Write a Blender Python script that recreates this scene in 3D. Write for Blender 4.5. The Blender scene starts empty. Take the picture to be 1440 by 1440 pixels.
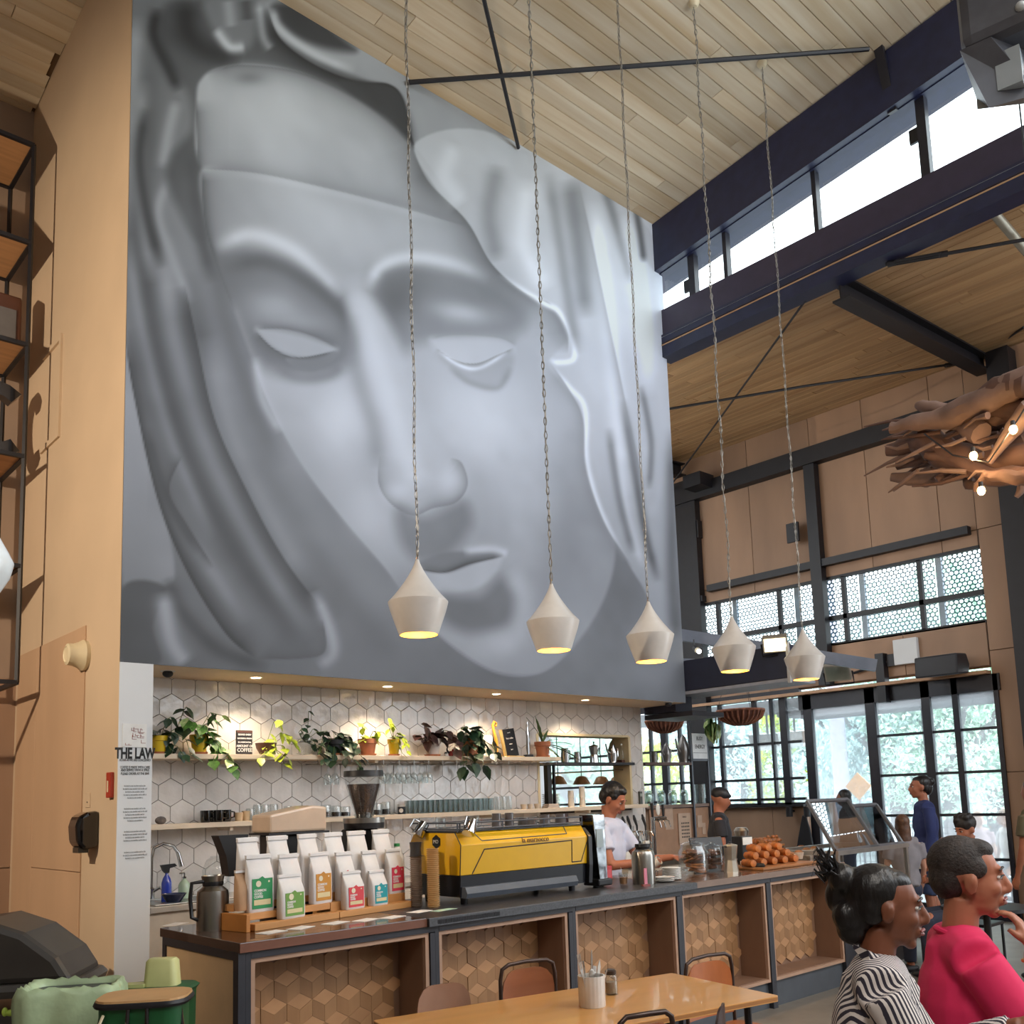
import bpy, math, random
import numpy as np
from mathutils import Vector, Matrix
random.seed(7)
RNG = np.random.default_rng(5)
scn = bpy.context.scene
COL = scn.collection
PI = math.pi

# ---------------------------------------------------------------- camera
YAW, PITCH, ROLL, FPX = 7.39332740e-01, 1.23578234e-01, -3.27124910e-02, 1327.4
CAMPOS = np.array([0.0, 0.0, 1.75])
cf = np.array([math.sin(YAW)*math.cos(PITCH), math.cos(YAW)*math.cos(PITCH), math.sin(PITCH)])
cr0 = np.array([math.cos(YAW), -math.sin(YAW), 0.0])
cu0 = np.cross(cr0, cf)
cr = cr0*math.cos(ROLL)+cu0*math.sin(ROLL)
cu = -cr0*math.sin(ROLL)+cu0*math.cos(ROLL)
cam = bpy.data.cameras.new('camera')
cam.sensor_width = 36; cam.sensor_height = 36; cam.sensor_fit = 'HORIZONTAL'
cam.lens = 36*FPX/1440
cam.shift_y = 240/1440
cam.clip_start = 0.05; cam.clip_end = 300
camo = bpy.data.objects.new('camera', cam); COL.objects.link(camo)
m = Matrix(((cr[0], cu[0], -cf[0], CAMPOS[0]), (cr[1], cu[1], -cf[1], CAMPOS[1]), (cr[2], cu[2], -cf[2], CAMPOS[2]), (0, 0, 0, 1)))
camo.matrix_world = m
scn.camera = camo

# ---------------------------------------------------------------- world, exposure, large lights
scn.view_settings.view_transform = 'Standard'
scn.view_settings.look = 'None'
scn.cycles.transparent_max_bounces = 40
scn.view_settings.exposure = 0.68
scn.view_settings.gamma = 1.0
scn.view_settings.use_curve_mapping = False
w = bpy.data.worlds.new('sky'); scn.world = w; w.use_nodes = True
bg = w.node_tree.nodes['Background']
bg.inputs[0].default_value = (0.90, 0.955, 1.0, 1)
bg.inputs[1].default_value = 2.9
sun = bpy.data.lights.new('daylight_sun', 'SUN'); sun.energy = 2.0; sun.angle = 0.3; sun.color = (1, 0.96, 0.9)
suno = bpy.data.objects.new('daylight_sun', sun); COL.objects.link(suno)
suno.rotation_euler = (math.radians(20), math.radians(-35), 0)

def lamp(name, kind, loc, energy, color, target=None, **kw):
    l = bpy.data.lights.new(name, kind); l.energy = energy; l.color = color
    for k, v in kw.items(): setattr(l, k, v)
    o = bpy.data.objects.new(name, l); COL.objects.link(o); o.location = loc
    if target is not None:
        o.rotation_euler = (Vector(target)-Vector(loc)).to_track_quat('-Z', 'Y').to_euler()
    return o
# unseen fill lights added over the seating to brighten the room
for (x, y) in ((0.0, -1.0), (4.5, -1.0)):
    lamp('seating_fill_light', 'AREA', (x, y, 6.4), 45, (1.0, 0.86, 0.7), (x, y+0.6, 0), shape='DISK', size=1.2)
lamp('aisle_spotlight', 'SPOT', (-2.4, 6.0, 4.6), 620, (1.0, 0.82, 0.62), (2.4, 8.0, 4.0), spot_size=math.radians(100), spot_blend=0.6, shadow_soft_size=0.05)

# ---------------------------------------------------------------- placing helpers: where a sight line meets a real plane
def ray(x, y): return cf + cr*(x-720)/FPX - cu*(y-960)/FPX
def oX(x, y, X): d = ray(x, y); return CAMPOS + d*(X-CAMPOS[0])/d[0]
def oY(x, y, Y): d = ray(x, y); return CAMPOS + d*(Y-CAMPOS[1])/d[1]
def oZ(x, y, Z): d = ray(x, y); return CAMPOS + d*(Z-CAMPOS[2])/d[2]

# ---------------------------------------------------------------- colours and materials
def lin(c):
    if isinstance(c, str): c = tuple(int(c[i:i+2], 16)/255 for i in (0, 2, 4))
    return tuple((v/12.92 if v <= 0.04045 else ((v+0.055)/1.055)**2.4) for v in c[:3])
MATS = {}
def mat(name, col, rough=0.55, metal=0.0, var=0.06, scale=8.0, bump=0.0, bscale=60.0, stretch=None, emis=0.0, ecol=None,
        trans=0.0, ior=1.45, col2=None, spec=0.5, coat=0.0, rand=0.0, alpha=1.0):
    if name in MATS: return MATS[name]
    mt = bpy.data.materials.new(name); mt.use_nodes = True
    nt = mt.node_tree; N = nt.nodes; L = nt.links
    b = N['Principled BSDF']
    c = lin(col); c2 = lin(col2) if col2 else tuple(v*(1-var*3) for v in c)
    tc = N.new('ShaderNodeTexCoord'); mp = N.new('ShaderNodeMapping'); L.new(tc.outputs['Object'], mp.inputs[0])
    if stretch: mp.inputs['Scale'].default_value = stretch
    nz = N.new('ShaderNodeTexNoise'); nz.inputs['Scale'].default_value = scale; nz.inputs['Detail'].default_value = 5
    L.new(mp.outputs[0], nz.inputs['Vector'])
    rp = N.new('ShaderNodeValToRGB'); rp.color_ramp.elements[0].position = 0.3; rp.color_ramp.elements[1].position = 0.72
    rp.color_ramp.elements[0].color = (*c2, 1); rp.color_ramp.elements[1].color = (*c, 1)
    L.new(nz.outputs[0], rp.inputs[0])
    out = rp.outputs[0]
    if rand > 0:
        oi = N.new('ShaderNodeObjectInfo'); hs = N.new('ShaderNodeHueSaturation')
        mr = N.new('ShaderNodeMapRange'); mr.inputs['To Min'].default_value = 1-rand; mr.inputs['To Max'].default_value = 1+rand*0.8
        L.new(oi.outputs['Random'], mr.inputs[0]); L.new(mr.outputs[0], hs.inputs['Value']); L.new(out, hs.inputs['Color'])
        out = hs.outputs[0]
        ad = N.new('ShaderNodeVectorMath'); ad.operation = 'SCALE'; ad.inputs['Scale'].default_value = 37.0
        cb = N.new('ShaderNodeCombineXYZ'); 
        for i in range(3): L.new(oi.outputs['Random'], cb.inputs[i])
        L.new(cb.outputs[0], ad.inputs[0]); L.new(ad.outputs[0], mp.inputs['Location'])
    L.new(out, b.inputs['Base Color'])
    b.inputs['Roughness'].default_value = rough; b.inputs['Metallic'].default_value = metal
    b.inputs['Specular IOR Level'].default_value = spec
    b.inputs['Coat Weight'].default_value = coat
    b.inputs['Alpha'].default_value = alpha
    if trans: b.inputs['Transmission Weight'].default_value = trans; b.inputs['IOR'].default_value = ior
    if emis:
        b.inputs['Emission Color'].default_value = (*lin(ecol or col), 1); b.inputs['Emission Strength'].default_value = emis
    if bump:
        n2 = N.new('ShaderNodeTexNoise'); n2.inputs['Scale'].default_value = bscale; n2.inputs['Detail'].default_value = 3
        L.new(mp.outputs[0], n2.inputs['Vector'])
        bp = N.new('ShaderNodeBump'); bp.inputs['Strength'].default_value = bump; bp.inputs['Distance'].default_value = 0.01
        L.new(n2.outputs[0], bp.inputs['Height']); L.new(bp.outputs[0], b.inputs['Normal'])
    MATS[name] = mt
    return mt
def clear_glass(name, tint='F4FAFA', refl=0.12, rough=0.02, glare_veil=0.0):
    if name in MATS: return MATS[name]
    mt = bpy.data.materials.new(name); mt.use_nodes = True; nt = mt.node_tree; N = nt.nodes; L = nt.links
    for n in list(N):
        if n.type != 'OUTPUT_MATERIAL': N.remove(n)
    t = N.new('ShaderNodeBsdfTransparent'); t.inputs[0].default_value = (*lin(tint), 1)
    g = N.new('ShaderNodeBsdfGlossy'); g.inputs['Roughness'].default_value = rough
    lw = N.new('ShaderNodeLayerWeight'); lw.inputs[0].default_value = 0.25
    ml = N.new('ShaderNodeMath'); ml.operation = 'MULTIPLY_ADD'; ml.inputs[1].default_value = 0.6; ml.inputs[2].default_value = refl*0.4
    ml.use_clamp = True
    L.new(lw.outputs['Facing'], ml.inputs[0]); 
    pw = N.new('ShaderNodeMath'); pw.operation = 'MULTIPLY'; pw.inputs[1].default_value = 0.5+refl
    L.new(ml.outputs[0], pw.inputs[0])
    mx = N.new('ShaderNodeMixShader'); L.new(pw.outputs[0], mx.inputs[0]); L.new(t.outputs[0], mx.inputs[1]); L.new(g.outputs[0], mx.inputs[2])
    last = mx.outputs[0]
    if glare_veil:
        tl = N.new('ShaderNodeBsdfTranslucent'); tl.inputs[0].default_value = (.9, .95, 1, 1); m3 = N.new('ShaderNodeMixShader'); m3.inputs[0].default_value = glare_veil
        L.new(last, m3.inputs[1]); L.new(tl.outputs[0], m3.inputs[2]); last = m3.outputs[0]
    L.new(last, N['Material Output'].inputs[0]); MATS[name] = mt
    return mt

# ---------------------------------------------------------------- mesh builder
class MB:
    def __init__(s): s.v = []; s.f = []
    def add(s, V, F, mx=None):
        b = len(s.v)
        if mx is not None: V = [tuple(mx @ Vector(p)) for p in V]
        s.v += [tuple(map(float, p)) for p in V]; s.f += [tuple(i+b for i in q) for q in F]; return s
    def box(s, x0, x1, y0, y1, z0, z1, mx=None):
        V = [(x0, y0, z0), (x1, y0, z0), (x1, y1, z0), (x0, y1, z0), (x0, y0, z1), (x1, y0, z1), (x1, y1, z1), (x0, y1, z1)]
        return s.add(V, [(0, 3, 2, 1), (4, 5, 6, 7), (0, 1, 5, 4), (1, 2, 6, 5), (2, 3, 7, 6), (3, 0, 4, 7)], mx)
    def cbox(s, c, d, mx=None): return s.box(c[0]-d[0]/2, c[0]+d[0]/2, c[1]-d[1]/2, c[1]+d[1]/2, c[2]-d[2]/2, c[2]+d[2]/2, mx)
    def beam(s, a, b, w, h, up=(0, 0, 1)):
        a = Vector(a); b = Vector(b); d = (b-a).normalized(); r = d.cross(Vector(up)).normalized(); u = r.cross(d)
        V = []
        for p in (a, b):
            for sx, sz in ((-1, -1), (1, -1), (1, 1), (-1, 1)): V.append(p+r*sx*w/2+u*sz*h/2)
        return s.add(V, [(0, 1, 2, 3), (7, 6, 5, 4), (0, 4, 5, 1), (1, 5, 6, 2), (2, 6, 7, 3), (3, 7, 4, 0)])
    def ibeam(s, a, b, w, h, t=0.02, up=(0, 0, 1)):
        a = Vector(a); b = Vector(b); d = (b-a).normalized(); r = d.cross(Vector(up)).normalized(); u = r.cross(d)
        s.beam(a+u*(h/2-t/2), b+u*(h/2-t/2), w, t, up); s.beam(a-u*(h/2-t/2), b-u*(h/2-t/2), w, t, up)
        return s.beam(a, b, t, h-2*t, up)
    def tube(s, P, r, n=8, cap=True, mx=None, flat=None):
        P = [Vector(p) for p in P]; k = len(P); R = r if isinstance(r, (list, tuple)) else [r]*k
        V = []; prev = None
        for i, p in enumerate(P):
            d = (P[min(i+1, k-1)]-P[max(i-1, 0)]).normalized()
            if prev is None:
                a = Vector((0, 0, 1)) if abs(d.z) < 0.9 else Vector((1, 0, 0)); x = d.cross(a).normalized()
            else: x = (prev-d*prev.dot(d)).normalized()
            prev = x; y = d.cross(x)
            for j in range(n):
                t = 2*PI*j/n; V.append(p+x*math.cos(t)*R[i]+y*math.sin(t)*R[i]*(flat or 1))
        F = [(i*n+j, i*n+(j+1) % n, (i+1)*n+(j+1) % n, (i+1)*n+j) for i in range(k-1) for j in range(n)]
        if cap: F += [tuple(range(n-1, -1, -1)), tuple((k-1)*n+j for j in range(n))]
        return s.add(V, F, mx)
    def lathe(s, prof, n=20, c=(0, 0, 0), mx=None, sx=1, sy=1, cap=False):
        V = []; F = []; k = len(prof)
        for r, z in prof:
            for j in range(n):
                t = 2*PI*j/n; V.append((c[0]+r*math.cos(t)*sx, c[1]+r*math.sin(t)*sy, c[2]+z))
        F = [(i*n+j, i*n+(j+1) % n, (i+1)*n+(j+1) % n, (i+1)*n+j) for i in range(k-1) for j in range(n)]
        if cap and prof[0][0] > 1e-5: F.append(tuple(range(n-1, -1, -1)))
        if cap and prof[-1][0] > 1e-5: F.append(tuple((k-1)*n+j for j in range(n)))
        return s.add(V, F, mx)
    def ell(s, c, r, n=14, k=9, mx=None, rot=None):
        V = []; 
        for i in range(k+1):
            ph = -PI/2+PI*i/k
            for j in range(n):
                t = 2*PI*j/n; q = Vector((r[0]*math.cos(ph)*math.cos(t), r[1]*math.cos(ph)*math.sin(t), r[2]*math.sin(ph)))
                if rot is not None: q = rot @ q
                V.append(Vector(c)+q)
        F = [(i*n+j, i*n+(j+1) % n, (i+1)*n+(j+1) % n, (i+1)*n+j) for i in range(k) for j in range(n)]
        return s.add(V, F, mx)
    def prism(s, poly, z0, z1, mx=None):
        n = len(poly); V = [(x, y, z0) for x, y in poly]+[(x, y, z1) for x, y in poly]
        F = [tuple(range(n-1, -1, -1)), tuple(range(n, 2*n))]+[(i, (i+1) % n, n+(i+1) % n, n+i) for i in range(n)]
        return s.add(V, F, mx)
    def loft(s, rings, cap=True, mx=None):
        n = len(rings[0]); k = len(rings); V = [p for r in rings for p in r]
        F = [(i*n+j, i*n+(j+1) % n, (i+1)*n+(j+1) % n, (i+1)*n+j) for i in range(k-1) for j in range(n)]
        if cap: F += [tuple(range(n-1, -1, -1)), tuple((k-1)*n+j for j in range(n))]
        return s.add(V, F, mx)
    def mesh(s, name, mt, smooth=False, fix=False):
        me = bpy.data.meshes.new(name); me.from_pydata(s.v, [], s.f)
        if fix:
            import bmesh
            b = bmesh.new(); b.from_mesh(me); bmesh.ops.remove_doubles(b, verts=b.verts, dist=1e-5); bmesh.ops.recalc_face_normals(b, faces=b.faces); b.to_mesh(me); b.free()
        me.materials.append(mt); 
        if smooth: me.polygons.foreach_set('use_smooth', [True]*len(me.polygons))
        me.update(); return me
    def build(s, name, mt, parent=None, smooth=False, bev=0, sharp=None, fix=False, label=None):
        me = s.mesh(name, mt, smooth, fix)
        if smooth and sharp is not False:
            try: me.set_sharp_from_angle(angle=math.radians(sharp or 40))
            except Exception: pass
        o = bpy.data.objects.new(name, me); COL.objects.link(o)
        if parent is not None: o.parent = parent
        if bev:
            b = o.modifiers.new('bevel', 'BEVEL'); b.width = bev; b.segments = 2; b.limit_method = 'ANGLE'; b.harden_normals = False
        if label: o['label'] = label
        return o
def T(x, y, z, rz=0, rx=0, ry=0, s=1): return Matrix.Translation((x, y, z)) @ Matrix.Rotation(rz, 4, 'Z') @ Matrix.Rotation(ry, 4, 'Y') @ Matrix.Rotation(rx, 4, 'X') @ Matrix.Scale(s, 4)
def tag(o, label=None, cat=None, group=None, kind=None):
    if label: o['label'] = label
    if cat: o['category'] = cat
    if group: o['group'] = group
    if kind: o['kind'] = kind
    return o
def thing(name, label, cat, loc=(0, 0, 0), rz=0, group=None, kind=None):
    o = bpy.data.objects.new(name, None); COL.objects.link(o); o.empty_display_size = 0.05
    o.location = loc; o.rotation_euler = (0, 0, rz)
    return tag(o, label, cat, group, kind)
def struct(o): o['kind'] = 'structure'; return o
def inst(name, me, parent, loc=(0, 0, 0), rot=(0, 0, 0), scale=(1, 1, 1)):
    o = bpy.data.objects.new(name, me); COL.objects.link(o); o.parent = parent; o.location = loc; o.rotation_euler = rot; o.scale = scale; return o
def copy_tree(o, parent=None, loc=None, rz=None, label=None):
    c = o.copy(); COL.objects.link(c)
    if parent is not None: c.parent = parent
    if loc is not None: c.location = loc
    if rz is not None: c.rotation_euler = (0, 0, rz)
    if label: c['label'] = label
    for ch in list(o.children): copy_tree(ch, c)
    return c
def text(body, size, mt, parent, mx, name='lettering', ext=0.0006, align='CENTER', sx=1.0, font_bold=0.0, space=1.0):
    cu_ = bpy.data.curves.new(name, 'FONT'); cu_.body = body; cu_.size = size; cu_.extrude = ext; cu_.align_x = align; cu_.align_y = 'CENTER'
    cu_.offset = font_bold; cu_.space_line = space; cu_.resolution_u = 3
    cu_.materials.append(mt)
    o0 = bpy.data.objects.new(name, cu_); COL.objects.link(o0)
    dg = bpy.context.evaluated_depsgraph_get(); me = bpy.data.meshes.new_from_object(o0.evaluated_get(dg)); me.name = name
    bpy.data.objects.remove(o0); bpy.data.curves.remove(cu_)
    if not me.materials: me.materials.append(mt)
    o = bpy.data.objects.new(name, me); COL.objects.link(o); o.parent = parent
    o.matrix_local = mx @ Matrix.Scale(sx, 4, (1, 0, 0)); return o
# orientation whose text reads along +X on a wall facing -Y (towards the room)
def wallY(x, y, z, tilt=0): return Matrix.Translation((x, y, z)) @ Matrix.Rotation(tilt, 4, 'Y') @ Matrix.Rotation(PI/2, 4, 'X')

YM, YT, XB, XW, CZ, CY = 6.8, 7.44, 8.955, 12.97, 1.09, 4.5
XL = float(oY(168, 931, YM)[0]); MUR_GAIN = 1.07
MURAL_B = float(oY(168, 931, YM)[2])          # underside of the mural wall
# ================================================================ THE SETTING
M_conc = mat('floor_concrete', '8C8378', 0.45, var=0.12, scale=2.5, bump=0.1)
M_cream = mat('wall_cream', 'CDB598', 0.75, var=0.03, scale=1.5, bump=0.03)
M_white = mat('wall_white', 'D8DADC', 0.7, var=0.02, scale=2)
M_soffit = mat('soffit_plaster', 'D9C0A4', 0.7, var=0.02)
M_black = mat('steel_black', '23222C', 0.45, var=0.1, bump=0.05, bscale=30)
M_navy = mat('steel_navy', '262A48', 0.4, var=0.1, bump=0.05, bscale=20)
M_dark = mat('dark_paint', '1B1A20', 0.5, var=0.1)
M_ply = mat('plywood_wall', 'A8866C', 0.6, var=0.10, scale=1.6, stretch=(1, 1, 0.25), bump=0.04, bscale=8, rand=0.07)
M_plyl = mat('plywood_pale', 'C6A484', 0.65, var=0.05, scale=2.0, stretch=(1, 1, 0.3))
M_wall = mat('wall_taupe', 'A08A78', 0.75, var=0.04, scale=2)
M_board = mat('ceiling_board_pale', 'E6DAC2', 0.6, col2='CCB48E', scale=1.4, stretch=(0.35, 5, 1), bump=0.03, rand=0.16)
M_board2 = mat('ceiling_board_golden', 'C9A67C', 0.55, col2='A58058', scale=1.4, stretch=(6, 0.3, 1), bump=0.03, rand=0.15)
M_tile = mat('hex_tile_glaze', 'D9D2CC', 0.12, var=0.05, scale=7, bump=0.9, bscale=9, rand=0.05, coat=0.3)
M_grout = mat('grout_dark', '4A4440', 0.9)
M_glass = clear_glass('window_glass', 'F2FAFA', 0.1)
M_white_lamp = mat('downlight_glow', 'FFF1DC', 0.4, emis=9, ecol='FFE3B8')

struct(MB().box(-6, XW+0.2, -4, 16, -0.12, 0).build('floor', M_conc))
# ---- kitchen box: mural wall, its left side, soffit, niche
def zceil(y): return 8.80 - 0.12*(y-YM) 
XR = float(oY(950, 700, YM)[0])-.03
wm = struct(MB().box(XL+.12, XR, YM, YM+0.12, MURAL_B, zceil(YM)+0.05).build('wall_mural', M_white))
wl = thing('wall_left', None, None, kind='structure')
MB().box(XL, XL+0.12, YM, 9.42, 0, 9.2).build('side_wall', M_cream, wl)
# plywood sheet, access panel on the left side wall
for (a, b, zt, zb) in ((oX(60, 915, XL), oX(117, 882, XL), None, None),):
    pz = float(oX(117, 882, XL)[2]); y0 = float(oX(117, 1100, XL)[1]); 
    o = MB().box(XL-0.012, XL, y0, y0+1.22, 1.32, pz).build('plywood_sheet', M_plyl, wl, bev=0.002)
    MB().box(XL-0.012, XL, y0, y0+1.22, 0, 1.312).build('plywood_sheet', M_plyl, wl, bev=0.002)
    MB().box(XL-0.012, XL, y0+1.226, 9.3, 0, pz).build('plywood_sheet', M_plyl, wl, bev=0.002)
pa = oX(88, 470, XL); pb = oX(84, 615, XL)
MB().box(XL-0.02, XL, float(pa[1])-0.02, float(pa[1])+0.03, float(pb[2]), float(pa[2])).build('panel_frame', M_cream, wl)
MB().box(XL-0.02, XL, float(pa[1])+0.03, float(pa[1])+0.5, float(pb[2])-0.0, float(pb[2])+0.05).build('panel_frame', M_cream, wl)
MB().box(XL-0.02, XL, float(pa[1])+0.03, float(pa[1])+0.5, float(pa[2])-0.05, float(pa[2])).build('panel_frame', M_cream, wl)
# white pillar face below the mural
XC = float(oY(215, 934, YM)[0])
pil = struct(MB().box(XL-.0, XC, YM-0.012, YM-.001, 0, MURAL_B).build('wall_pillar', M_white))
struct(MB().box(XL+0.12, XC, YM, YT, 0, MURAL_B-.003).build('wall_niche', M_white))
struct(MB().box(XL+0.12, XR, YM+0.0, YT+0.02, MURAL_B-0.002, MURAL_B+0.06).build('trim_1', M_soffit))
# far left wall behind the shelving rack, ceiling
wf = thing('wall_far', None, None, kind='structure')
MB().box(-6, XL+0.1, 9.42, 9.55, 0, 9.2).build('plaster_wall', M_wall, wf)
for i in range(4):
    MB().box(-6+i*2.13, -6+i*2.13+2.12, 9.4, 9.42, 1.3 if i < 9 else 0, 3.0).build('plywood_sheet', M_ply, wf)
    MB().box(-6+i*2.13, -6+i*2.13+2.12, 9.4, 9.42, 0.0, 1.29).build('plywood_sheet', M_ply, wf)

# ---- upper timber ceiling, board by board (boards run along X)
cl = thing('ceiling', None, None, kind='structure')
bw = 0.15; sl = -math.atan(0.12)
def board_mesh(Ln, mt, w=bw):
    return MB().prism([(0, 0.003), (0, w-0.003), (0.0, w-0.003), (Ln, w-0.003), (Ln, 0.003)][1:], 0, 0.02).mesh('board', mt)
BM = {}
def bm_get(Ln, mt, alongx):
    k = (round(Ln, 1), mt.name)
    if k not in BM:
        Ln = k[0]-0.004
        c = 0.006
        if alongx: V = [(0, .001, .012), (Ln, .001, .012), (Ln, bw-.001, .012), (0, bw-.001, .012), (0.002, c, 0), (Ln-.002, c, 0), (Ln-.002, bw-c, 0), (.002, bw-c, 0)]
        else: V = [(.001, 0, .012), (.001, Ln, .012), (bw-.001, Ln, .012), (bw-.001, 0, .012), (c, .002, 0), (c, Ln-.002, 0), (bw-c, Ln-.002, 0), (bw-c, .002, 0)]
        F = [(4, 5, 6, 7), (0, 1, 5, 4), (1, 2, 6, 5), (2, 3, 7, 6), (3, 0, 4, 7)]
        if alongx: F = [q[::-1] for q in F]
        BM[k] = MB().add(V, F).mesh('board', mt)
    return BM[k]
y = 1.6; k = 0
while y < 9.4:
    x = (0.3 if y < YM else -2.0) + random.uniform(-1.0, 0); xe = XB-0.02 if y < YM+0.15 else XL
    while x < xe-0.2:
        Ln = round(random.choice([1.8, 2.4, 2.4, 3.0, 3.6]), 1)
        if x+Ln > xe: Ln = math.floor((xe-x)*10)/10+0.0
        if xe-(x+Ln) < 0.3: Ln = round(xe-x, 1)
        o = inst('board', bm_get(Ln, M_board, True), cl, (x, y, zceil(y)+(0.17 if y > YM+.15 else 0)), (sl, 0, 0)); k += 1
        x += Ln
    y += bw*math.cos(sl)
MB().add([(-6, -3, zceil(-3)+.014), (XB+.15, -3, zceil(-3)+.014), (XB+.15, 9.5, zceil(9.5)+.2), (-6, 9.5, zceil(9.5)+.2)], [(0, 3, 2, 1)]).add(
    [(-6, -3, zceil(-3)+.4), (XB, -3, zceil(-3)+.4), (XB, 9.5, zceil(9.5)+.4), (-6, 9.5, zceil(9.5)+.4)], [(0, 1, 2, 3)]).build('sheathing', mat('ceiling_backing', '6B5238', 0.8), cl)
print('boards up', k)

# ---- clerestory steel: top chord, bottom beam, mullions, glass
BZ0, BZ1 = 7.07, 7.69
def ztop(y): return 8.19+0.115*(6.6-y)      # underside of the top chord
tc_ = thing('roof_beam', 'long navy steel roof beam climbing above the clerestory glazing', 'beam', (XB, 6.8, 8.3), kind='structure')
MB().prism([(YM+.3-6.8, ztop(YM+.3)-8.3), (-0.5-6.8, ztop(-.5)-8.3), (-.5-6.8, ztop(-.5)-8.3+.62), (YM+.3-6.8, ztop(YM+.3)-8.3+.62)], -0.155, 0.12, Matrix(((0, 0, 1, 0), (1, 0, 0, 0), (0, 1, 0, 0), (0, 0, 0, 1)))).build('web', M_navy, tc_, fix=True)
MB().beam((0.12, YM+.3-6.8, ztop(YM+.3)-8.3), (0.12, -.5-6.8, ztop(-.5)-8.3), 0.36, 0.02).build('flange', M_navy, tc_)
for yy in (3.75, 2.55): MB().beam((-0.09, yy-6.8, ztop(yy)-8.3-.02), (-0.25, yy-6.75, ztop(yy)-8.3+.95), 0.05, 0.09, (0, 1, 0)).build('strut', M_black, tc_)
bb = thing('wall_beam', 'deep dark steel beam under the clerestory windows', 'beam', (XB, 6.8, BZ0), kind='structure')
MB().box(-0.06, 0.10, -7.3, 0.05, 0.288, BZ1-BZ0).build('sill_face', mat('steel_purple', '3A3348', 0.4, bump=0.05), bb)
MB().box(-.09, .14, -7.3, .05, 0, .287).build('flange_beam', M_navy, bb)
win = thing('window_1', None, None, (XB, 6.8, BZ1), kind='structure')
yms = [float(oX(*p, XB)[1]) for p in ((972, 350), (1018, 310), (1142, 215), (1290, 100))]+[1.6, 0.2, -1.2]
for i, yy in enumerate(yms):
    wd = 0.09 if i in (0, 3) else 0.05
    MB().box(-0.03, 0.06, yy-6.8-wd/2, yy-6.8+wd/2, -0.3 if i in (0, 3) else 0, ztop(yy)-BZ1).build('mullion', M_black, win)
    if i in (0, 3): MB().box(0.0, 0.03, yy-6.8+.05, yy-6.8+.14, (ztop(yy)-BZ1)-.42, (ztop(yy)-BZ1)-.27).build('bracket', M_dark, win)
ye = [YM]+yms
for i in range(len(ye)-1):
    a, b = ye[i], ye[i+1]
    MB().add([(.05, a-6.8, 0), (.05, b-6.8, 0), (.05, b-6.8, ztop(b)-BZ1), (.05, a-6.8, ztop(a)-BZ1)], [(0, 1, 2, 3)]).build('pane', M_glass, win)

# ---- lower timber roof between the clerestory and the street wall (boards run along Y)
def zlow(x): return 7.22+(x-XB)*0.065
lr = thing('ceiling', None, None, kind='structure'); k = 0
x = XB-0.1
while x < XW:
    y = -0.5+random.uniform(-1, 0)
    while y < 11.5:
        Ln = round(random.choice([2.4, 3.0, 3.6, 4.2]), 1)
        inst('board', bm_get(Ln, M_board2, False), lr, (x, y, zlow(x)), (0, -math.atan(.065), 0)); k += 1; y += Ln
    x += bw
MB().add([(XB-.1, -2, zlow(XB)+.02), (XW+.2, -2, zlow(XW)+.02), (XW+.2, 13.5, zlow(XW)+.02), (XB-.1, 13.5, zlow(XB)+.02)], [(0, 3, 2, 1)]).build('sheathing', MATS['ceiling_backing'], lr)
MB().add([(XB-.1, -2, zlow(XB)+.1), (XW+.9, -2, zlow(XW)+.15), (XW+.9, 13.5, zlow(XW)+.15), (XB-.1, 13.5, zlow(XB)+.1)], [(0, 1, 2, 3)]).build('roof_bounce_sheet', mat('roof_bounce_pale', 'CDD2D6', .6), lr)  # unseen pale roof top added to bounce skylight up at the clerestory
print('boards low', k)
for yr in (4.55, 9.6, -0.4):
    r_ = thing('rafter', 'dark steel I rafter crossing the golden timber roof', 'beam', (XB, yr, 7.0), kind='structure')
    MB().ibeam((0.1, 0, 0.02), (XW-XB-0.1, 0, 0.30), 0.2, 0.22, 0.022).build('flange_beam', M_dark, r_)
# tie rods
def rod(pts, r=0.014, tb=None):
    o = MB(); o.tube(pts, r, 6)
    if tb is not None:
        a = Vector(pts[0]); b = Vector(pts[-1]); d = (b-a).normalized(); c = a+(b-a)*tb
        for s_ in (-1, 1):
            n = d.cross(Vector((0, 0, 1))).normalized()*0.035*s_
            o.tube([c-d*.22+n, c+d*.22+n], 0.012, 6)
        o.tube([c-d*.28, c-d*.2], 0.03, 6); o.tube([c+d*.2, c+d*.28], 0.03, 6)
    o = o.build('tie_rod', M_dark, smooth=True); return struct(o)
rod([oX(1245, 372, XB+.05), oX(1480, 330, XB+.75)], 0.018, 0.2)
rod([oX(1133, 422, XB+.1), oX(1036, 556, XB+1.7), oX(938, 690, XW-.2)], 0.014)
rod([oX(1380, 506, XW-.05), oX(1132, 543, XB+1.5), oX(935, 576, XB+.2)], 0.016, 0.06)
rod([oX(1440, 460, XW-.6), oX(1400, 487, XW-.05)], 0.016)
a = oY(572, 116, YM-.03)
def on_ceil(px_, py_, g=.05):
    d = ray(px_, py_); t_ = (8.80+.12*YM-g-CAMPOS[2]-.12*CAMPOS[1])/(d[2]+.12*d[1]); return CAMPOS+d*t_
rod([a, on_ceil(1222, 69)], 0.022)
a = oY(729, 208, YM-.03); dd = on_ceil(676, -20); rod([a, dd], 0.02)
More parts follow.
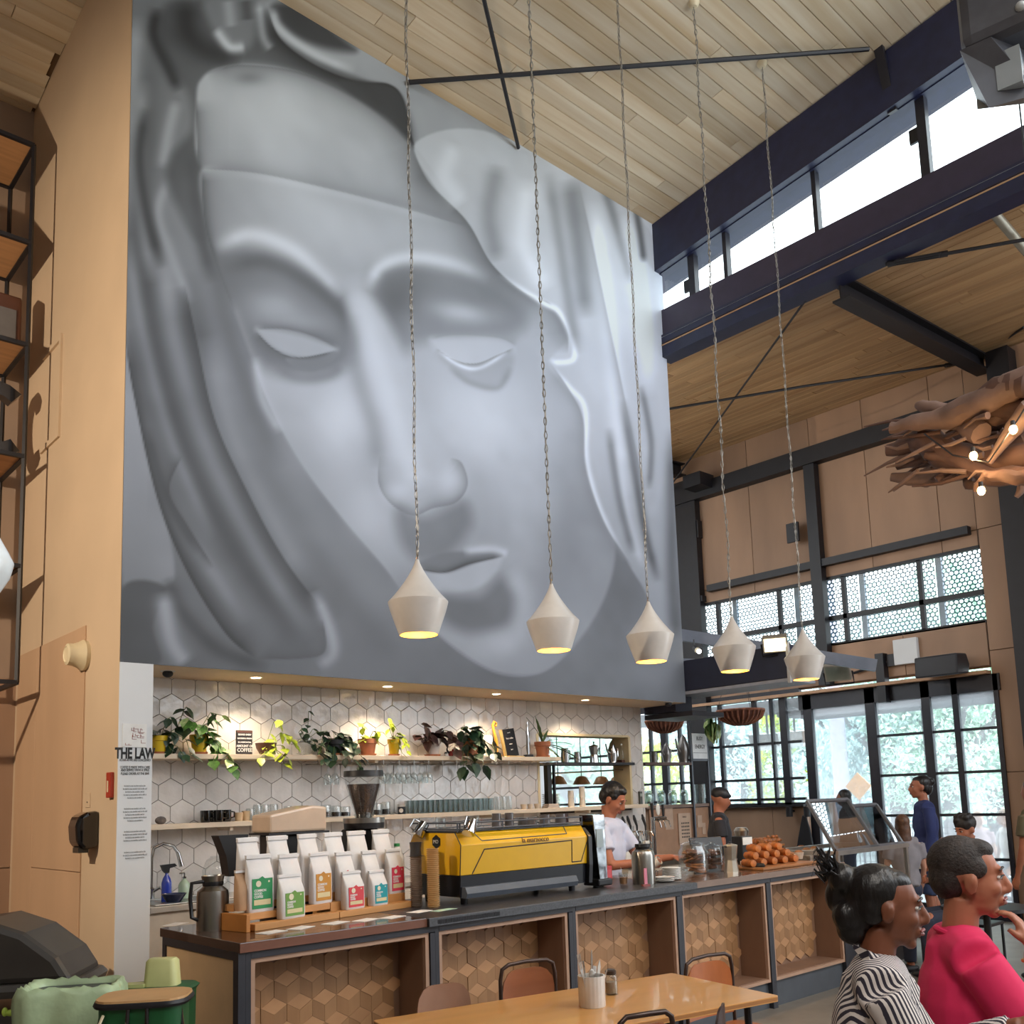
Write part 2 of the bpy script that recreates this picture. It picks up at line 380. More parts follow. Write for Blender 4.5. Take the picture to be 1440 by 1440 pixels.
# ================================================================ STREET WALL (plane X = XW, facing the room)
M_glare_glass = clear_glass('street_glass', 'EAF6F8', 0.1, glare_veil=0.26)  # milky layer stands in for window glare and outdoor haze, besides dusty streaks
def wy(x, y): p = oX(x, y, XW); return float(p[1]), float(p[2])
ws = thing('wall_right', None, None, (XW, 0, 0), kind='structure')
PT = mat('ply_edge', '8C6A4E', 0.7)
yd0, ydend = wy(1132, 1100)[0], wy(1412, 1132)[0]     # door opening runs yd0 (far) .. ydend (near)
SILL = wy(1010, 1136)[1]; HEAD = wy(1140, 977)[1]
pt0, pt1 = wy(1155, 908)[1], wy(985, 852)[1]           # perforated strip bottom and top
pyn, pyf = wy(1379, 800)[0], wy(948, 862)[0]+0.35      # near and far ends
def sheet(y0, y1, z0, z1, t=0.06): MB().box(-0.0, t, y0+.004, y1-.004, z0+.004, z1-.004).build('plywood_sheet', M_ply, ws, bev=0.003)
MB().box(0.04, 0.10, -0.5, ydend, -.0, 8).build('backing', PT, ws)
# near end post of wall, upper sheets
ycuts = [13.2, 11.9, 10.7, wy(965, 750)[0], 8.35, wy(1143, 700)[0], 6.35, 5.35, pyn, 3.4, 2.2, 1.0, -0.5]
for a, b in zip(ycuts[1:], ycuts[:-1]):
    sheet(a, b, 6.95, 7.9); sheet(a, b, pt1+.24, 6.95)
    if a >= pyn-0.01: sheet(a, b, pt1+.02, pt1+.24)
MB().box(0.062, 0.10, pyn, 13.2, pt1, 8).build('backing', PT, ws)
for z0, z1 in ((0, 1.6), (1.6, 3.4), (3.4, pt1+.24)):
    sheet(ydend-0.0, pyn, z0, z1) if ydend < pyn-0.05 else None
for a, b in ((3.4, min(ydend, pyn)), (2.2, 3.4), (1.0, 2.2)):
    for z0, z1 in ((0, 1.9), (1.9, 3.5), (3.5, pt1+.24)): sheet(a, b, z0, z1)
for a, b in zip([pyn, 6.0, 7.1, 8.2, 9.4, 10.7], [6.0, 7.1, 8.2, 9.4, 10.7, 13.2]): sheet(a, b, HEAD+.12, pt0)
MB().box(0.062, 0.10, pyn, 13.2, HEAD+.1, pt0).build('backing', PT, ws)
for a, b in zip([yd0, 8.3, 9.5, 10.7, 12], [8.3, 9.5, 10.7, 12, 13.2]): sheet(a, b, 0, SILL)
MB().box(0.062, 0.12, yd0, 13.2, 0, SILL).build('backing', PT, ws)
MB().box(-0.10, 0.0, yd0, 13.2, SILL-.0, SILL+.03).build('window_sill', M_dark, ws)
lt = mat('ledge_timber', 'C49A78', 0.6)
za = wy(1140, 977)[1]
MB().box(-0.16, 0.0, ydend, 9.6, za+.0, za+.045).build('ledge', lt, ws)
# street-side framing on the wall
fr = thing('wall_frame', 'black steel posts and rails framing the plywood street wall', 'frame', (XW, 0, 0), kind='structure')
def post(y0, y1, z0, z1, d=0.16, nm='post', m_=M_dark): MB().box(-d, 0.0, y0, y1, z0, z1).build(nm, m_, fr)
post(wy(983, 700)[0], wy(955, 700)[0], 0, 7.1, 0.14)
post(wy(1150, 650)[0], wy(1135, 650)[0], 3.3, 6.9, 0.14)
post(4.18, 4.46, 0, 7.4, 0.28)
zb = 6.70
post(0, 10.2, zb, zb+.26, 0.18, 'rail')
post(4.95, 9.2, wy(1150, 800)[1], wy(1150, 800)[1]+.11, 0.12, 'rail')
post(0, 4.3, 4.75, 4.9, 0.1, 'rail')
post(9.3, 13, 6.05, 6.35, 0.12, 'rail'); post(9.3, 13, 4.95, 5.05, 0.12, 'rail')
MB().box(-.18, -.14, wy(1131, 750)[0], wy(1131, 750)[0]+.2, 5.55, 5.85).build('bracket', M_dark, fr)
a = wy(1000, 690); MB().box(-.5, -.12, a[0]-.15, a[0]+.2, a[1]-.02, a[1]+.2).build('bracket', M_dark, fr)
# perforated strip windows
MP = bpy.data.materials.new('perforated_metal'); MP.use_nodes = True; nt = MP.node_tree; N = nt.nodes; L = nt.links
b = N['Principled BSDF']; b.inputs['Base Color'].default_value = (*lin('3E6B7A'), 1); b.inputs['Metallic'].default_value = 0.3; b.inputs['Roughness'].default_value = .5
tc = N.new('ShaderNodeTexCoord'); sp = N.new('ShaderNodeSeparateXYZ'); L.new(tc.outputs['Object'], sp.inputs[0])
def mth(op, a_, b_=None, c_=None):
    n = N.new('ShaderNodeMath'); n.operation = op
    for i, q in enumerate((a_, b_, c_)):
        if q is None: continue
        if isinstance(q, (int, float)): n.inputs[i].default_value = q
        else: L.new(q, n.inputs[i])
    return n.outputs[0]
pu = 0.068
u = mth('DIVIDE', sp.outputs['Y'], pu); v = mth('DIVIDE', sp.outputs['Z'], pu*0.866)
row = mth('FLOOR', v); odd = mth('MULTIPLY', mth('MODULO', row, 2.0), 0.5)
fu = mth('SUBTRACT', mth('FRACT', mth('ADD', u, odd)), 0.5); fv = mth('MULTIPLY', mth('SUBTRACT', mth('FRACT', v), 0.5), 0.866)
d = mth('SQRT', mth('ADD', mth('MULTIPLY', fu, fu), mth('MULTIPLY', fv, fv)))
hole = mth('LESS_THAN', d, 0.38)
tr = N.new('ShaderNodeBsdfTransparent'); mx = N.new('ShaderNodeMixShader'); L.new(hole, mx.inputs[0]); L.new(b.outputs[0], mx.inputs[1]); L.new(tr.outputs[0], mx.inputs[2]); L.new(mx.outputs[0], N['Material Output'].inputs[0])
MATS['perforated_metal'] = MP
w2 = thing('window_2', None, None, (XW, 0, 0), kind='structure')
zm = wy(1155, 872)[1]
MB().box(0.0, .07, pyn, pyf, zm-.035, zm+.035).build('window_frame', M_dark, w2)
MB().box(0.0, .07, pyn, pyf, pt0-.03, pt0+.015).build('window_frame', M_dark, w2)
MB().box(0.0, .07, pyn, pyf, pt1-.015, pt1+.03).build('window_frame', M_dark, w2)
npn = 6
ms = [wy(px_, 850)[0] for px_ in (1296, 1187, 1095, 1008)]+[wy(948, 850)[0]]
prev = pyn
for i, mm in enumerate(ms):
    MB().box(0.0, .07, mm-.03, mm+.03, pt0, pt1).build('mullion', M_dark, w2)
    MB().add([(.03, prev, pt0), (.03, mm, pt0), (.03, mm, pt1), (.03, prev, pt1)], [(0, 1, 2, 3)]).build('pane', M_glass, w2)
    # screens stand 0.25 outside, in fins
    MB().add([(.28, prev-.1, pt0-.5), (.28, mm-.2, pt0-.5), (.28, mm-.2, pt1+.5), (.28, prev-.1, pt1+.5)], [(0, 1, 2, 3)]).build('perforated_screen', MP, w2)
    MB().box(.27, .33, mm-.20, mm-.12, pt0-.5, pt1+.5).build('screen_post', mat('screen_post', '7C8FA3', 0.5), w2)
    prev = mm
# strip window to the left of the doors (above counter sill) and the folding doors
w3 = thing('window_3', None, None, (XW, 0, 0), kind='structure')
def bar(t, y0, y1, z0, z1, x0=-.03, x1=.05, nm='mullion', m_=M_black): MB().box(x0, x1, min(y0, y1), max(y0, y1), z0, z1).build(nm, m_, t)
bar(w3, yd0-.02, 13.2, HEAD-.0, HEAD+.12, nm='window_frame'); bar(w3, yd0, 13.2, SILL, SILL+.06, nm='window_frame')
for px_, wpx in ((1107, 8), (1066, 5), (985, 8), (1017, 4), (1090, 3), (958, 3), (936, 8), (917, 3)):
    yy = wy(px_, 1080)[0]; hw = {8: .06, 5: .035, 4: .03, 3: .02}[wpx]; bar(w3, yy-hw, yy+hw, SILL, HEAD)
for yz in (1051, 1099, 1126):
    z_ = wy(1011, yz)[1]; bar(w3, yd0, 13.2, z_-.02, z_+.02, -.01, .03, 'glazing_bar')
MB().add([(.02, yd0, SILL), (.02, 13.2, SILL), (.02, 13.2, HEAD), (.02, yd0, HEAD)], [(0, 1, 2, 3)]).build('pane', M_glare_glass, w3)
dr = thing('door_1', None, None, (XW, 0, 0), kind='structure')
bar(dr, ydend-.1, yd0, HEAD-.22, HEAD, nm='door_frame')
ys = [wy(px_, 1050)[0] for px_ in (1140, 1229, 1308, 1350, 1409)]
hw = [.07, .075, .06, .04, .03]
for y_, h_ in zip(ys, hw): bar(dr, y_-h_, y_+h_, 0, HEAD, nm='stile')
yy = wy(1293, 1050)[0]; bar(dr, yy-.03, yy+.03, 0, HEAD-.2, .2, .26, 'stile')
for yz in (1035, 1091, 1147, 1205):
    z_ = wy(1240, yz)[1]
    for a_, b_ in ((ys[2], ys[1]), (ys[3], ys[2]), (ys[4], ys[3])): bar(dr, a_, b_, z_-.018, z_+.018, -.01, .03, 'glazing_bar')
bar(dr, ydend-.1, yd0, 0, .18, nm='bottom_rail')
for a_, b_ in zip(ys[1:], ys[:-1]):
    MB().add([(.02, a_, .1), (.02, b_, .1), (.02, b_, HEAD), (.02, a_, HEAD)], [(0, 1, 2, 3)]).build('pane', M_glare_glass, dr)
# roller blind housing seen through the doors
struct(MB().box(.15, 1.4, 3.0, 8.2, HEAD-.28, HEAD-.2).build('awning_slab', mat('awning_grey', '6A6A70', 0.7)))
struct(MB().box(.15+XW, 1.6+XW, 7.6, 13.5, HEAD-.1, HEAD+.0).build('awning_slab', MATS['awning_grey']))
bpy.data.objects['awning_slab'].location.x = XW
# ---------------- outdoors
gr = mat('asphalt_pale', 'B9BDC0', 0.9); struct(MB().box(XW+.2, 70, -30, 60, -0.25, -0.05).build('street_ground', gr))
LEAF = [mat('foliage_cool_hazed', 'DDECEC', 0.8, col2='B4D0D0', scale=3), mat('foliage_green_hazed', 'D8ECDC', 0.8, col2='B0D2BC', scale=3), mat('foliage_yellow', 'D8E236', 0.8, col2='A8B820', scale=3)]  # cool and green leaves paled in colour to carry outdoor haze and glare
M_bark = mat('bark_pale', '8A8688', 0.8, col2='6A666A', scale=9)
def blob_tree(x, y, h, r, lm, label, n=26, seed=1):
    rr = random.Random(seed); t = thing('tree', label, 'tree', (x, y, -.05), group=None)
    o = MB(); o.tube([(0, 0, 0), (.1, 0, h*.35), (0, .1, h*.6)], [r*.09, r*.07, r*.04], 8)
    for i in range(5):
        a_ = rr.uniform(0, 6.28); o.tube([(0, 0, h*.35), (math.cos(a_)*r*.4, math.sin(a_)*r*.4, h*.6), (math.cos(a_)*r*.7, math.sin(a_)*r*.7, h*.8)], [r*.05, r*.03, r*.015], 6)
    o.build('trunk', M_bark, t, smooth=True)
    V = []; F = []
    for i in range(n):
        a_ = rr.uniform(0, 6.28); q = rr.uniform(0, 1)**.5*r*.75; zc = h*rr.uniform(.3, .95); cc = np.array([math.cos(a_)*q, math.sin(a_)*q, zc]); R_ = r*rr.uniform(.25, .42)
        k_ = 420
        P = RNG.normal(size=(k_, 3)); P /= np.linalg.norm(P, axis=1)[:, None]; P = cc+P*R_*RNG.uniform(.75, 1.05, (k_, 1))
        A = RNG.normal(size=(k_, 3)); B = RNG.normal(size=(k_, 3)); s_ = r*.030
        for p_, a2, b2 in zip(P, A, B):
            a2 = a2/np.linalg.norm(a2)*s_; b2 = b2/np.linalg.norm(b2)*s_; bi = len(V)
            V += [tuple(p_-a2), tuple(p_+b2*.6), tuple(p_+a2), tuple(p_-b2*.6)]; F.append((bi, bi+1, bi+2, bi+3))
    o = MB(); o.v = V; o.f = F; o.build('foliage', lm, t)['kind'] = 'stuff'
    return t
def at(px_, py_, X): return oX(px_, py_, X)
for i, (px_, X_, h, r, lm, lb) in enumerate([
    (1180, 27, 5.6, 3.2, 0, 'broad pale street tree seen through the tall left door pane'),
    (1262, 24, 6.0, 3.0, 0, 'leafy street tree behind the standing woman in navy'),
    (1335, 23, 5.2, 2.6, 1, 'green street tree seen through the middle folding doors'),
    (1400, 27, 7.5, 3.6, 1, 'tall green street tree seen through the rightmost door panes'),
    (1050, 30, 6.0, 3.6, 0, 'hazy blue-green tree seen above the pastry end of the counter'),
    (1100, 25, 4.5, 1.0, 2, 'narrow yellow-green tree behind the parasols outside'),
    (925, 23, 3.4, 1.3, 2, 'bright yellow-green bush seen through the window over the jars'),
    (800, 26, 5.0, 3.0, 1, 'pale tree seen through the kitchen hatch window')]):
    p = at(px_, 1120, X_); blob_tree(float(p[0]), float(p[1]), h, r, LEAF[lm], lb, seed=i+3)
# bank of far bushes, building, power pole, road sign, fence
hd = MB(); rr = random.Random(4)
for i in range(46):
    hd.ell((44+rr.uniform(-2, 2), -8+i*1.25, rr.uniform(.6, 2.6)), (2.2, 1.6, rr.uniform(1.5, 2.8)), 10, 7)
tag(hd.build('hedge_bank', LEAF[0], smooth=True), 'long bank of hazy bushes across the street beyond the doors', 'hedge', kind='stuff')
bl = thing('building', 'low white building with red roof across the street, right of the doors', 'building', (36, 9.5, -.05))
MB().box(-1, 1.5, -3, 3, 0, 2.2).build('walls', M_white, bl)
MB().prism([(-1.4, 2.2), (2, 2.2), (.3, 3.0)], -3.3, 3.3, Matrix(((1, 0, 0, 0), (0, 0, 1, 0), (0, 1, 0, 0), (0, 0, 0, 1)))).build('roof', mat('roof_red', 'C0837A', 0.7), bl)
for yy in (-1.6, .2, 1.7): MB().box(-1.03, -.98, yy-.4, yy+.4, .7, 1.6).build('window', mat('far_window', '6F7F8A', 0.3), bl)
p = at(1185, 1120, 21); pp = thing('power_pole', 'pale wooden utility pole seen through the tall left door pane', 'pole', (float(p[0]), float(p[1]), -.05))
MB().tube([(0, 0, 0), (0, 0, 8)], [.2, .15], 10).build('pole', mat('pole_wood', 'A8A6B8', 0.8), pp, smooth=True)
MB().box(-.9, .9, -.06, .06, 7.2, 7.35).build('crossarm', MATS['pole_wood'], pp)
p = at(1208, 1102, 17); sg = thing('road_sign', 'orange diamond road sign on a post across the street', 'sign', (float(p[0]), float(p[1]), -.05))
MB().tube([(0, 0, 0), (0, 0, float(p[2]))], .03, 6).build('post', mat('sign_post', '99A0A8', 0.5), sg)
MB().prism([(0, -.26), (.26, 0), (0, .26), (-.26, 0)], 0, .02, Matrix(((0, 0, 1, -.05), (1, 0, 0, 0), (0, 1, 0, float(p[2])), (0, 0, 0, 1)))).build('sign_plate', mat('sign_orange', 'F2A640', 0.5), sg, fix=True)
fc = thing('mesh_fence', 'low wire mesh fence outside the folding doors', 'fence', (XW+3.2, 3, -.05))
o = MB()
for i in range(9): o.box(-.01, .01, -1, 6, .3+i*.1, .31+i*.1)
for i in range(70): o.box(-.01, .01, -1+i*.1, -.992+i*.1, .2, 1.15)
o.build('wire_mesh', M_dark, fc)['kind'] = 'stuff'
for i in range(5): MB().box(-.03, .03, -1+i*1.75, -.95+i*1.75, 0, 1.2).build('post', M_dark, fc)

# unseen walls added behind and beside the camera, shaped to steer the skylight
struct(MB().box(-6, 3.5, -4.1, -4, 0, 10.2).box(3.5, XW, -4.1, -4, 0, 4.2).build('wall_light_block_back', M_white)); struct(MB().box(-6.1, -6, -4, 9.5, 0, 9.5).build('wall_light_block_side', M_wall))
# ================================================================ THE MURAL: a painted veiled head in soft greys, laid on as brush strokes
XL_ = XL
GW, GH = 470, 430
gx = np.linspace(XL_+0.002, XR, GW); gzt = zceil(YM)-0.001
gz = np.linspace(MURAL_B, gzt, GH)
GX, GZ = np.meshgrid(gx, gz)
D_ = np.stack([GX, np.full_like(GX, YM), GZ], -1)-CAMPOS
dep = D_@cf; QX = 720+FPX*(D_@cr)/dep; QY = 960-FPX*(D_@cu)/dep      # drawing coordinates of the sketch the strokes are given in
TN = np.full(GX.shape, 0.55); 
def spline(P, n=10, closed=False):
    P = np.array(P, float); k = len(P); out = []
    for i in range(k if closed else k-1):
        if closed: p0, p1, p2, p3 = P[i-1], P[i], P[(i+1) % k], P[(i+2) % k]
        else: p0, p1, p2, p3 = P[max(i-1, 0)], P[i], P[i+1], P[min(i+2, k-1)]
        for j in range(n):
            t = j/n; out.append(.5*((2*p1)+(-p0+p2)*t+(2*p0-5*p1+4*p2-p3)*t*t+(-p0+3*p1-3*p2+p3)*t**3))
    if not closed: out.append(P[-1])
    return np.array(out)
def dist(C, closed=False, pad=150):
    x0, y0 = C.min(0)-pad; x1, y1 = C.max(0)+pad
    msk = (QX > x0) & (QX < x1) & (QY > y0) & (QY < y1); X = QX[msk]; Y = QY[msk]
    best = np.full(X.shape, 1e9); side = np.zeros(X.shape); tt = np.zeros(X.shape)
    n = len(C); segs = n if closed else n-1
    for i in range(segs):
        a = C[i]; b = C[(i+1) % n]; d = b-a; L2 = d@d+1e-9
        t = np.clip(((X-a[0])*d[0]+(Y-a[1])*d[1])/L2, 0, 1)
        ex = X-a[0]-t*d[0]; ey = Y-a[1]-t*d[1]; q = ex*ex+ey*ey
        c = q < best; best = np.where(c, q, best); side = np.where(c, d[0]*ey-d[1]*ex, side); tt = np.where(c, (i+t)/segs, tt)
    return msk, np.sqrt(best), np.sign(side), tt, X, Y
def inside(C, X, Y):
    r = np.zeros(X.shape, bool); n = len(C)
    for i in range(n):
        (x1, y1), (x2, y2) = C[i], C[(i+1) % n]
        if y1 == y2: continue
        r ^= ((y1 > Y) != (y2 > Y)) & (X < (x2-x1)*(Y-y1)/(y2-y1)+x1)
    return r
def sm(x): x = np.clip(x, 0, 1); return x*x*(3-2*x)
def region(P, tone, soft=6, a=1.0):
    C = spline(P, 8, True); msk, d, s_, t, X, Y = dist(C, True, soft+4); sd = np.where(inside(C, X, Y), d, -d)
    k = sm((sd+soft)/(2*soft))*a; TN[msk] = TN[msk]*(1-k)+tone*k
def ridge(P, tone, wd, a=0.8, taper=True):
    C = spline(P, 8); msk, d, s_, t, X, Y = dist(C, pad=wd*2.6)
    k = np.exp(-(d/wd)**2)*a
    if taper: k = k*np.minimum(1, np.minimum(t, 1-t)*6+.0)
    TN[msk] = TN[msk]*(1-k)+tone*k
def edge(P, tone, wd, a=0.8, side=1, crisp=1.8, taper=True):
    C = spline(P, 8); msk, d, s_, t, X, Y = dist(C, pad=wd*3)
    sd = d*s_*side; k = np.where(sd > 0, np.exp(-sd/wd), np.exp(-(sd/crisp)**2))*a
    if taper: k = k*np.minimum(1, np.minimum(t, 1-t)*8)
    TN[msk] = TN[msk]*(1-k)+tone*k
def blob(x, y, rx, ry, ang, tone, a=0.8):
    c, s_ = math.cos(math.radians(ang)), math.sin(math.radians(ang)); u_ = ((QX-x)*c+(QY-y)*s_)/rx; v_ = (-(QX-x)*s_+(QY-y)*c)/ry
    k = np.exp(-(u_*u_+v_*v_))*a; TN[:] = TN*(1-k)+tone*k
# ground tones
TN[:] = 0.56 + 0.08*np.clip((QX-560)/350, -1, 1)
blob(880, 430, 160, 260, 10, .80, .8); blob(250, 60, 110, 140, 0, .42, .7); blob(600, 990, 420, 110, 0, .42, .75)
blob(320, 860, 150, 180, 0, .46, .8); blob(860, 780, 90, 190, 0, .44, .7)
# left outer strip and long falling folds of the veil
region([(172, 470), (200, 600), (235, 740), (245, 800), (235, 822), (172, 822)], .60, 4)
region([(172, 826), (232, 826), (215, 880), (225, 932), (172, 932)], .38, 4)
for P, tn, wd, a_ in [([(190, 20), (185, 160), (178, 330)], .66, 14, .8), ([(215, 60), (200, 200), (200, 380), (235, 560), (290, 700), (370, 830), (450, 925)], .30, 20, .85),
    ([(200, 110), (195, 240), (215, 400)], .62, 12, .7), ([(226, 330), (250, 480), (300, 640), (370, 780), (440, 900)], .66, 15, .85),
    ([(178, 330), (200, 470), (240, 620), (300, 760)], .60, 10, .7), ([(262, 380), (290, 520), (340, 660), (400, 780), (470, 880)], .34, 20, .8),
    ([(292, 470), (325, 600), (380, 720), (440, 830)], .58, 20, .8), ([(330, 560), (370, 660), (430, 760), (500, 860), (560, 930)], .42, 20, .5), ([(238, 250), (222, 300), (240, 360), (268, 430)], .62, 8, .85), ([(205, 150), (196, 220), (206, 300), (228, 380)], .2, 9, .8), ([(248, 140), (236, 190), (228, 240)], .64, 9, .8), ([(300, 330), (318, 450), (352, 560), (400, 660)], .34, 16, .55),
    ([(190, 560), (215, 660), (250, 740), (300, 810), (345, 880)], .62, 12, .9), ([(205, 600), (235, 700), (280, 780)], .36, 8, .7),
    ([(235, 810), (255, 860), (310, 915), (380, 940)], .30, 12, .8), ([(228, 830), (240, 900), (262, 935)], .74, 13, .9)]: ridge(P, tn, wd, a_)
edge([(174, 460), (190, 560), (222, 700), (262, 800), (318, 890), (360, 925)], .20, 16, .85, -1)
edge([(258, 400), (275, 480), (300, 590), (345, 690), (400, 790), (470, 880)], .24, 26, .8, 1)
edge([(255, 640), (236, 690), (262, 740), (300, 800)], .26, 10, .6, 1)
ridge([(440, 830), (462, 880), (468, 920), (445, 938)], .70, 9, .9); edge([(360, 925), (420, 925), (455, 915), (452, 870)], .34, 14, .7, -1)
# wrapped crown folds
region([(245, 0), (222, 40), (232, 90), (262, 130), (270, 180), (240, 220), (236, 260), (270, 330), (292, 330), (288, 240), (280, 150), (300, 100), (360, 90), (450, 112), (540, 160), (580, 200), (560, 140), (470, 80), (380, 20), (340, 0)], .30, 10, .9)
ridge([(222, 10), (216, 50), (236, 95), (252, 130)], .16, 9, .9); ridge([(262, 0), (262, 40), (285, 70), (340, 88)], .14, 16, .85)
region([(288, 0), (300, 45), (322, 72), (350, 68), (360, 40), (355, 0)], .46, 9, .95); ridge([(302, 40), (322, 66), (345, 66)], .74, 7, .9); ridge([(320, 0), (325, 40)], .66, 8, .6); ridge([(345, 0), (348, 30)], .25, 9, .7)
ridge([(364, 0), (370, 50), (382, 70)], .70, 7, .9)
region([(378, 0), (380, 25), (400, 55), (450, 85), (510, 112), (548, 118), (575, 130), (590, 170), (620, 230), (700, 200), (560, 100), (470, 0)], .58, 6, .95)
region([(388, 6), (385, 22), (410, 50), (455, 68), (500, 72), (470, 44), (430, 10)], .20, 9, .9); ridge([(384, 10), (392, 40), (440, 76), (500, 100)], .72, 7, .8)
edge([(374, 10), (392, 55), (440, 92), (500, 116), (545, 120), (565, 140), (575, 185), (590, 235)], .10, 16, .85, 1)
region([(478, 114), (530, 118), (560, 130), (572, 160), (574, 190), (540, 165), (500, 140)], .22, 5, .9)
# head wrap over the brow
region([(276, 140), (284, 110), (310, 96), (360, 92), (430, 106), (510, 146), (570, 196), (600, 240), (650, 312), (560, 290), (450, 262), (360, 243), (282, 236)], .65, 4)
blob(400, 170, 90, 50, 15, .72, .6); blob(350, 110, 22, 10, 0, .45, .8); edge([(290, 105), (340, 93), (430, 106), (520, 150), (580, 205), (640, 290)], .30, 14, .6, 1)
edge([(276, 140), (280, 240), (286, 300)], .34, 12, .7, -1)
# face mass
region([(283, 238), (290, 320), (330, 440), (352, 500), (372, 560), (420, 650), (480, 730), (540, 800), (585, 862), (640, 912), (700, 946), (760, 946), (810, 905), (850, 840), (865, 770), (850, 690), (826, 600), (790, 540), (776, 505), (800, 470), (770, 420), (700, 380), (655, 320), (560, 290), (450, 262), (360, 243)], .66, 4)
edge([(283, 237), (360, 243), (450, 262), (560, 290), (655, 318)], .42, 9, .75, -1, 1.2)
ridge([(300, 243), (380, 252), (470, 272), (560, 294), (640, 316)], .76, 6, .5)
blob(480, 310, 150, 40, 12, .74, .6); blob(330, 290, 60, 60, 0, .58, .6); edge([(284, 240), (292, 330), (330, 440)], .34, 16, .8, -1)
edge([(352, 490), (372, 560), (420, 650), (480, 730), (540, 800), (585, 862), (640, 912), (700, 946), (760, 948)], .36, 22, .35, 1, 1.5)
# cheeks, brows, sockets
blob(480, 590, 40, 60, 0, .80, .8); blob(700, 600, 90, 70, 0, .82, .75); blob(520, 730, 30, 50, -30, .76, .7); blob(420, 640, 30, 60, -30, .6, .5)
region([(300, 360), (350, 350), (430, 380), (490, 430), (500, 490), (480, 520), (420, 530), (360, 510), (330, 450)], .42, 18, .85)
ridge([(300, 352), (350, 330), (410, 350), (450, 385), (480, 420)], .80, 11, .85); ridge([(310, 380), (370, 368), (430, 395), (480, 440), (497, 500)], .34, 12, .7)
blob(385, 430, 40, 20, 10, .62, .8); blob(412, 452, 55, 16, 8, .62, .7); ridge([(268, 210), (272, 260), (282, 330), (300, 400)], .32, 11, .9)
region([(360, 462), (400, 466), (440, 476), (474, 492), (440, 504), (410, 502), (380, 488)], .66, 7, .9)
edge([(358, 466), (385, 492), (420, 504), (474, 494)], .30, 6, .75, 1, 1.2); region([(402, 504), (440, 506), (474, 496), (466, 510), (440, 522), (415, 518)], .47, 3, .9)
edge([(360, 462), (400, 462), (440, 472), (476, 490)], .36, 7, .6, -1); ridge([(385, 515), (420, 532), (462, 528), (480, 512)], .46, 8, .6); ridge([(358, 500), (368, 560), (395, 610)], .74, 7, .6)
region([(516, 400), (530, 375), (580, 372), (650, 382), (700, 402), (740, 440), (720, 470), (600, 480), (560, 500), (535, 470)], .50, 16, .85)
blob(560, 420, 36, 40, 0, .38, .8); ridge([(516, 410), (535, 375), (580, 362), (640, 372), (690, 392)], .84, 10, .85); blob(650, 440, 40, 14, 8, .76, .8)
region([(604, 478), (640, 474), (700, 476), (722, 492), (700, 510), (660, 516), (625, 504)], .72, 8, .9)
edge([(612, 490), (640, 508), (670, 512), (700, 500), (722, 490)], .42, 5, .6, 1, 1.0); ridge([(615, 494), (645, 514), (675, 518), (715, 494)], .9, 3, .8)
edge([(606, 476), (640, 470), (700, 474), (726, 486)], .52, 8, .5, -1); region([(618, 500), (660, 522), (718, 500), (715, 530), (690, 545), (655, 536)], .60, 6, .7); ridge([(630, 515), (660, 538), (700, 545), (718, 515)], .52, 5, .6)
# nose
region([(490, 420), (520, 420), (560, 480), (600, 600), (640, 640), (655, 680), (640, 705), (610, 705), (585, 728), (560, 712), (535, 700), (532, 640), (520, 560), (500, 480)], .72, 12, .8)
ridge([(500, 380), (520, 470), (550, 570), (575, 650), (585, 690)], .82, 18, .6); ridge([(490, 440), (500, 520), (525, 600), (532, 660)], .52, 13, .55)
edge([(534, 640), (533, 680), (550, 708), (580, 724), (608, 714), (640, 706), (656, 682), (648, 652), (632, 645)], .42, 12, .55, -1, 1.3)
blob(560, 690, 18, 14, 0, .80, .7); blob(632, 676, 16, 18, 0, .80, .8)
# below the nose, lips, chin
region([(560, 716), (600, 726), (650, 706), (662, 740), (630, 780), (590, 790), (562, 760)], .48, 14, .85)
region([(585, 795), (620, 778), (660, 776), (706, 780), (680, 790), (650, 800), (620, 803)], .48, 4, .85)
region([(592, 803), (630, 806), (670, 790), (705, 783), (690, 815), (655, 832), (615, 832)], .74, 5, .9); edge([(588, 800), (625, 804), (660, 792), (708, 781)], .26, 4, .8, -1, 2)
ridge([(650, 776), (690, 772), (715, 780)], .84, 6, .7)
region([(620, 838), (670, 838), (705, 812), (725, 840), (712, 880), (660, 890), (620, 870)], .42, 14, .85)
ridge([(712, 800), (738, 840), (730, 890), (690, 915)], .74, 15, .8); blob(700, 905, 36, 18, -10, .76, .7); blob(570, 830, 30, 30, 0, .54, .7)
edge([(600, 878), (650, 920), (705, 948), (760, 945), (800, 915)], .66, 5, .5, -1)
blob(800, 760, 45, 120, 8, .52, .75)
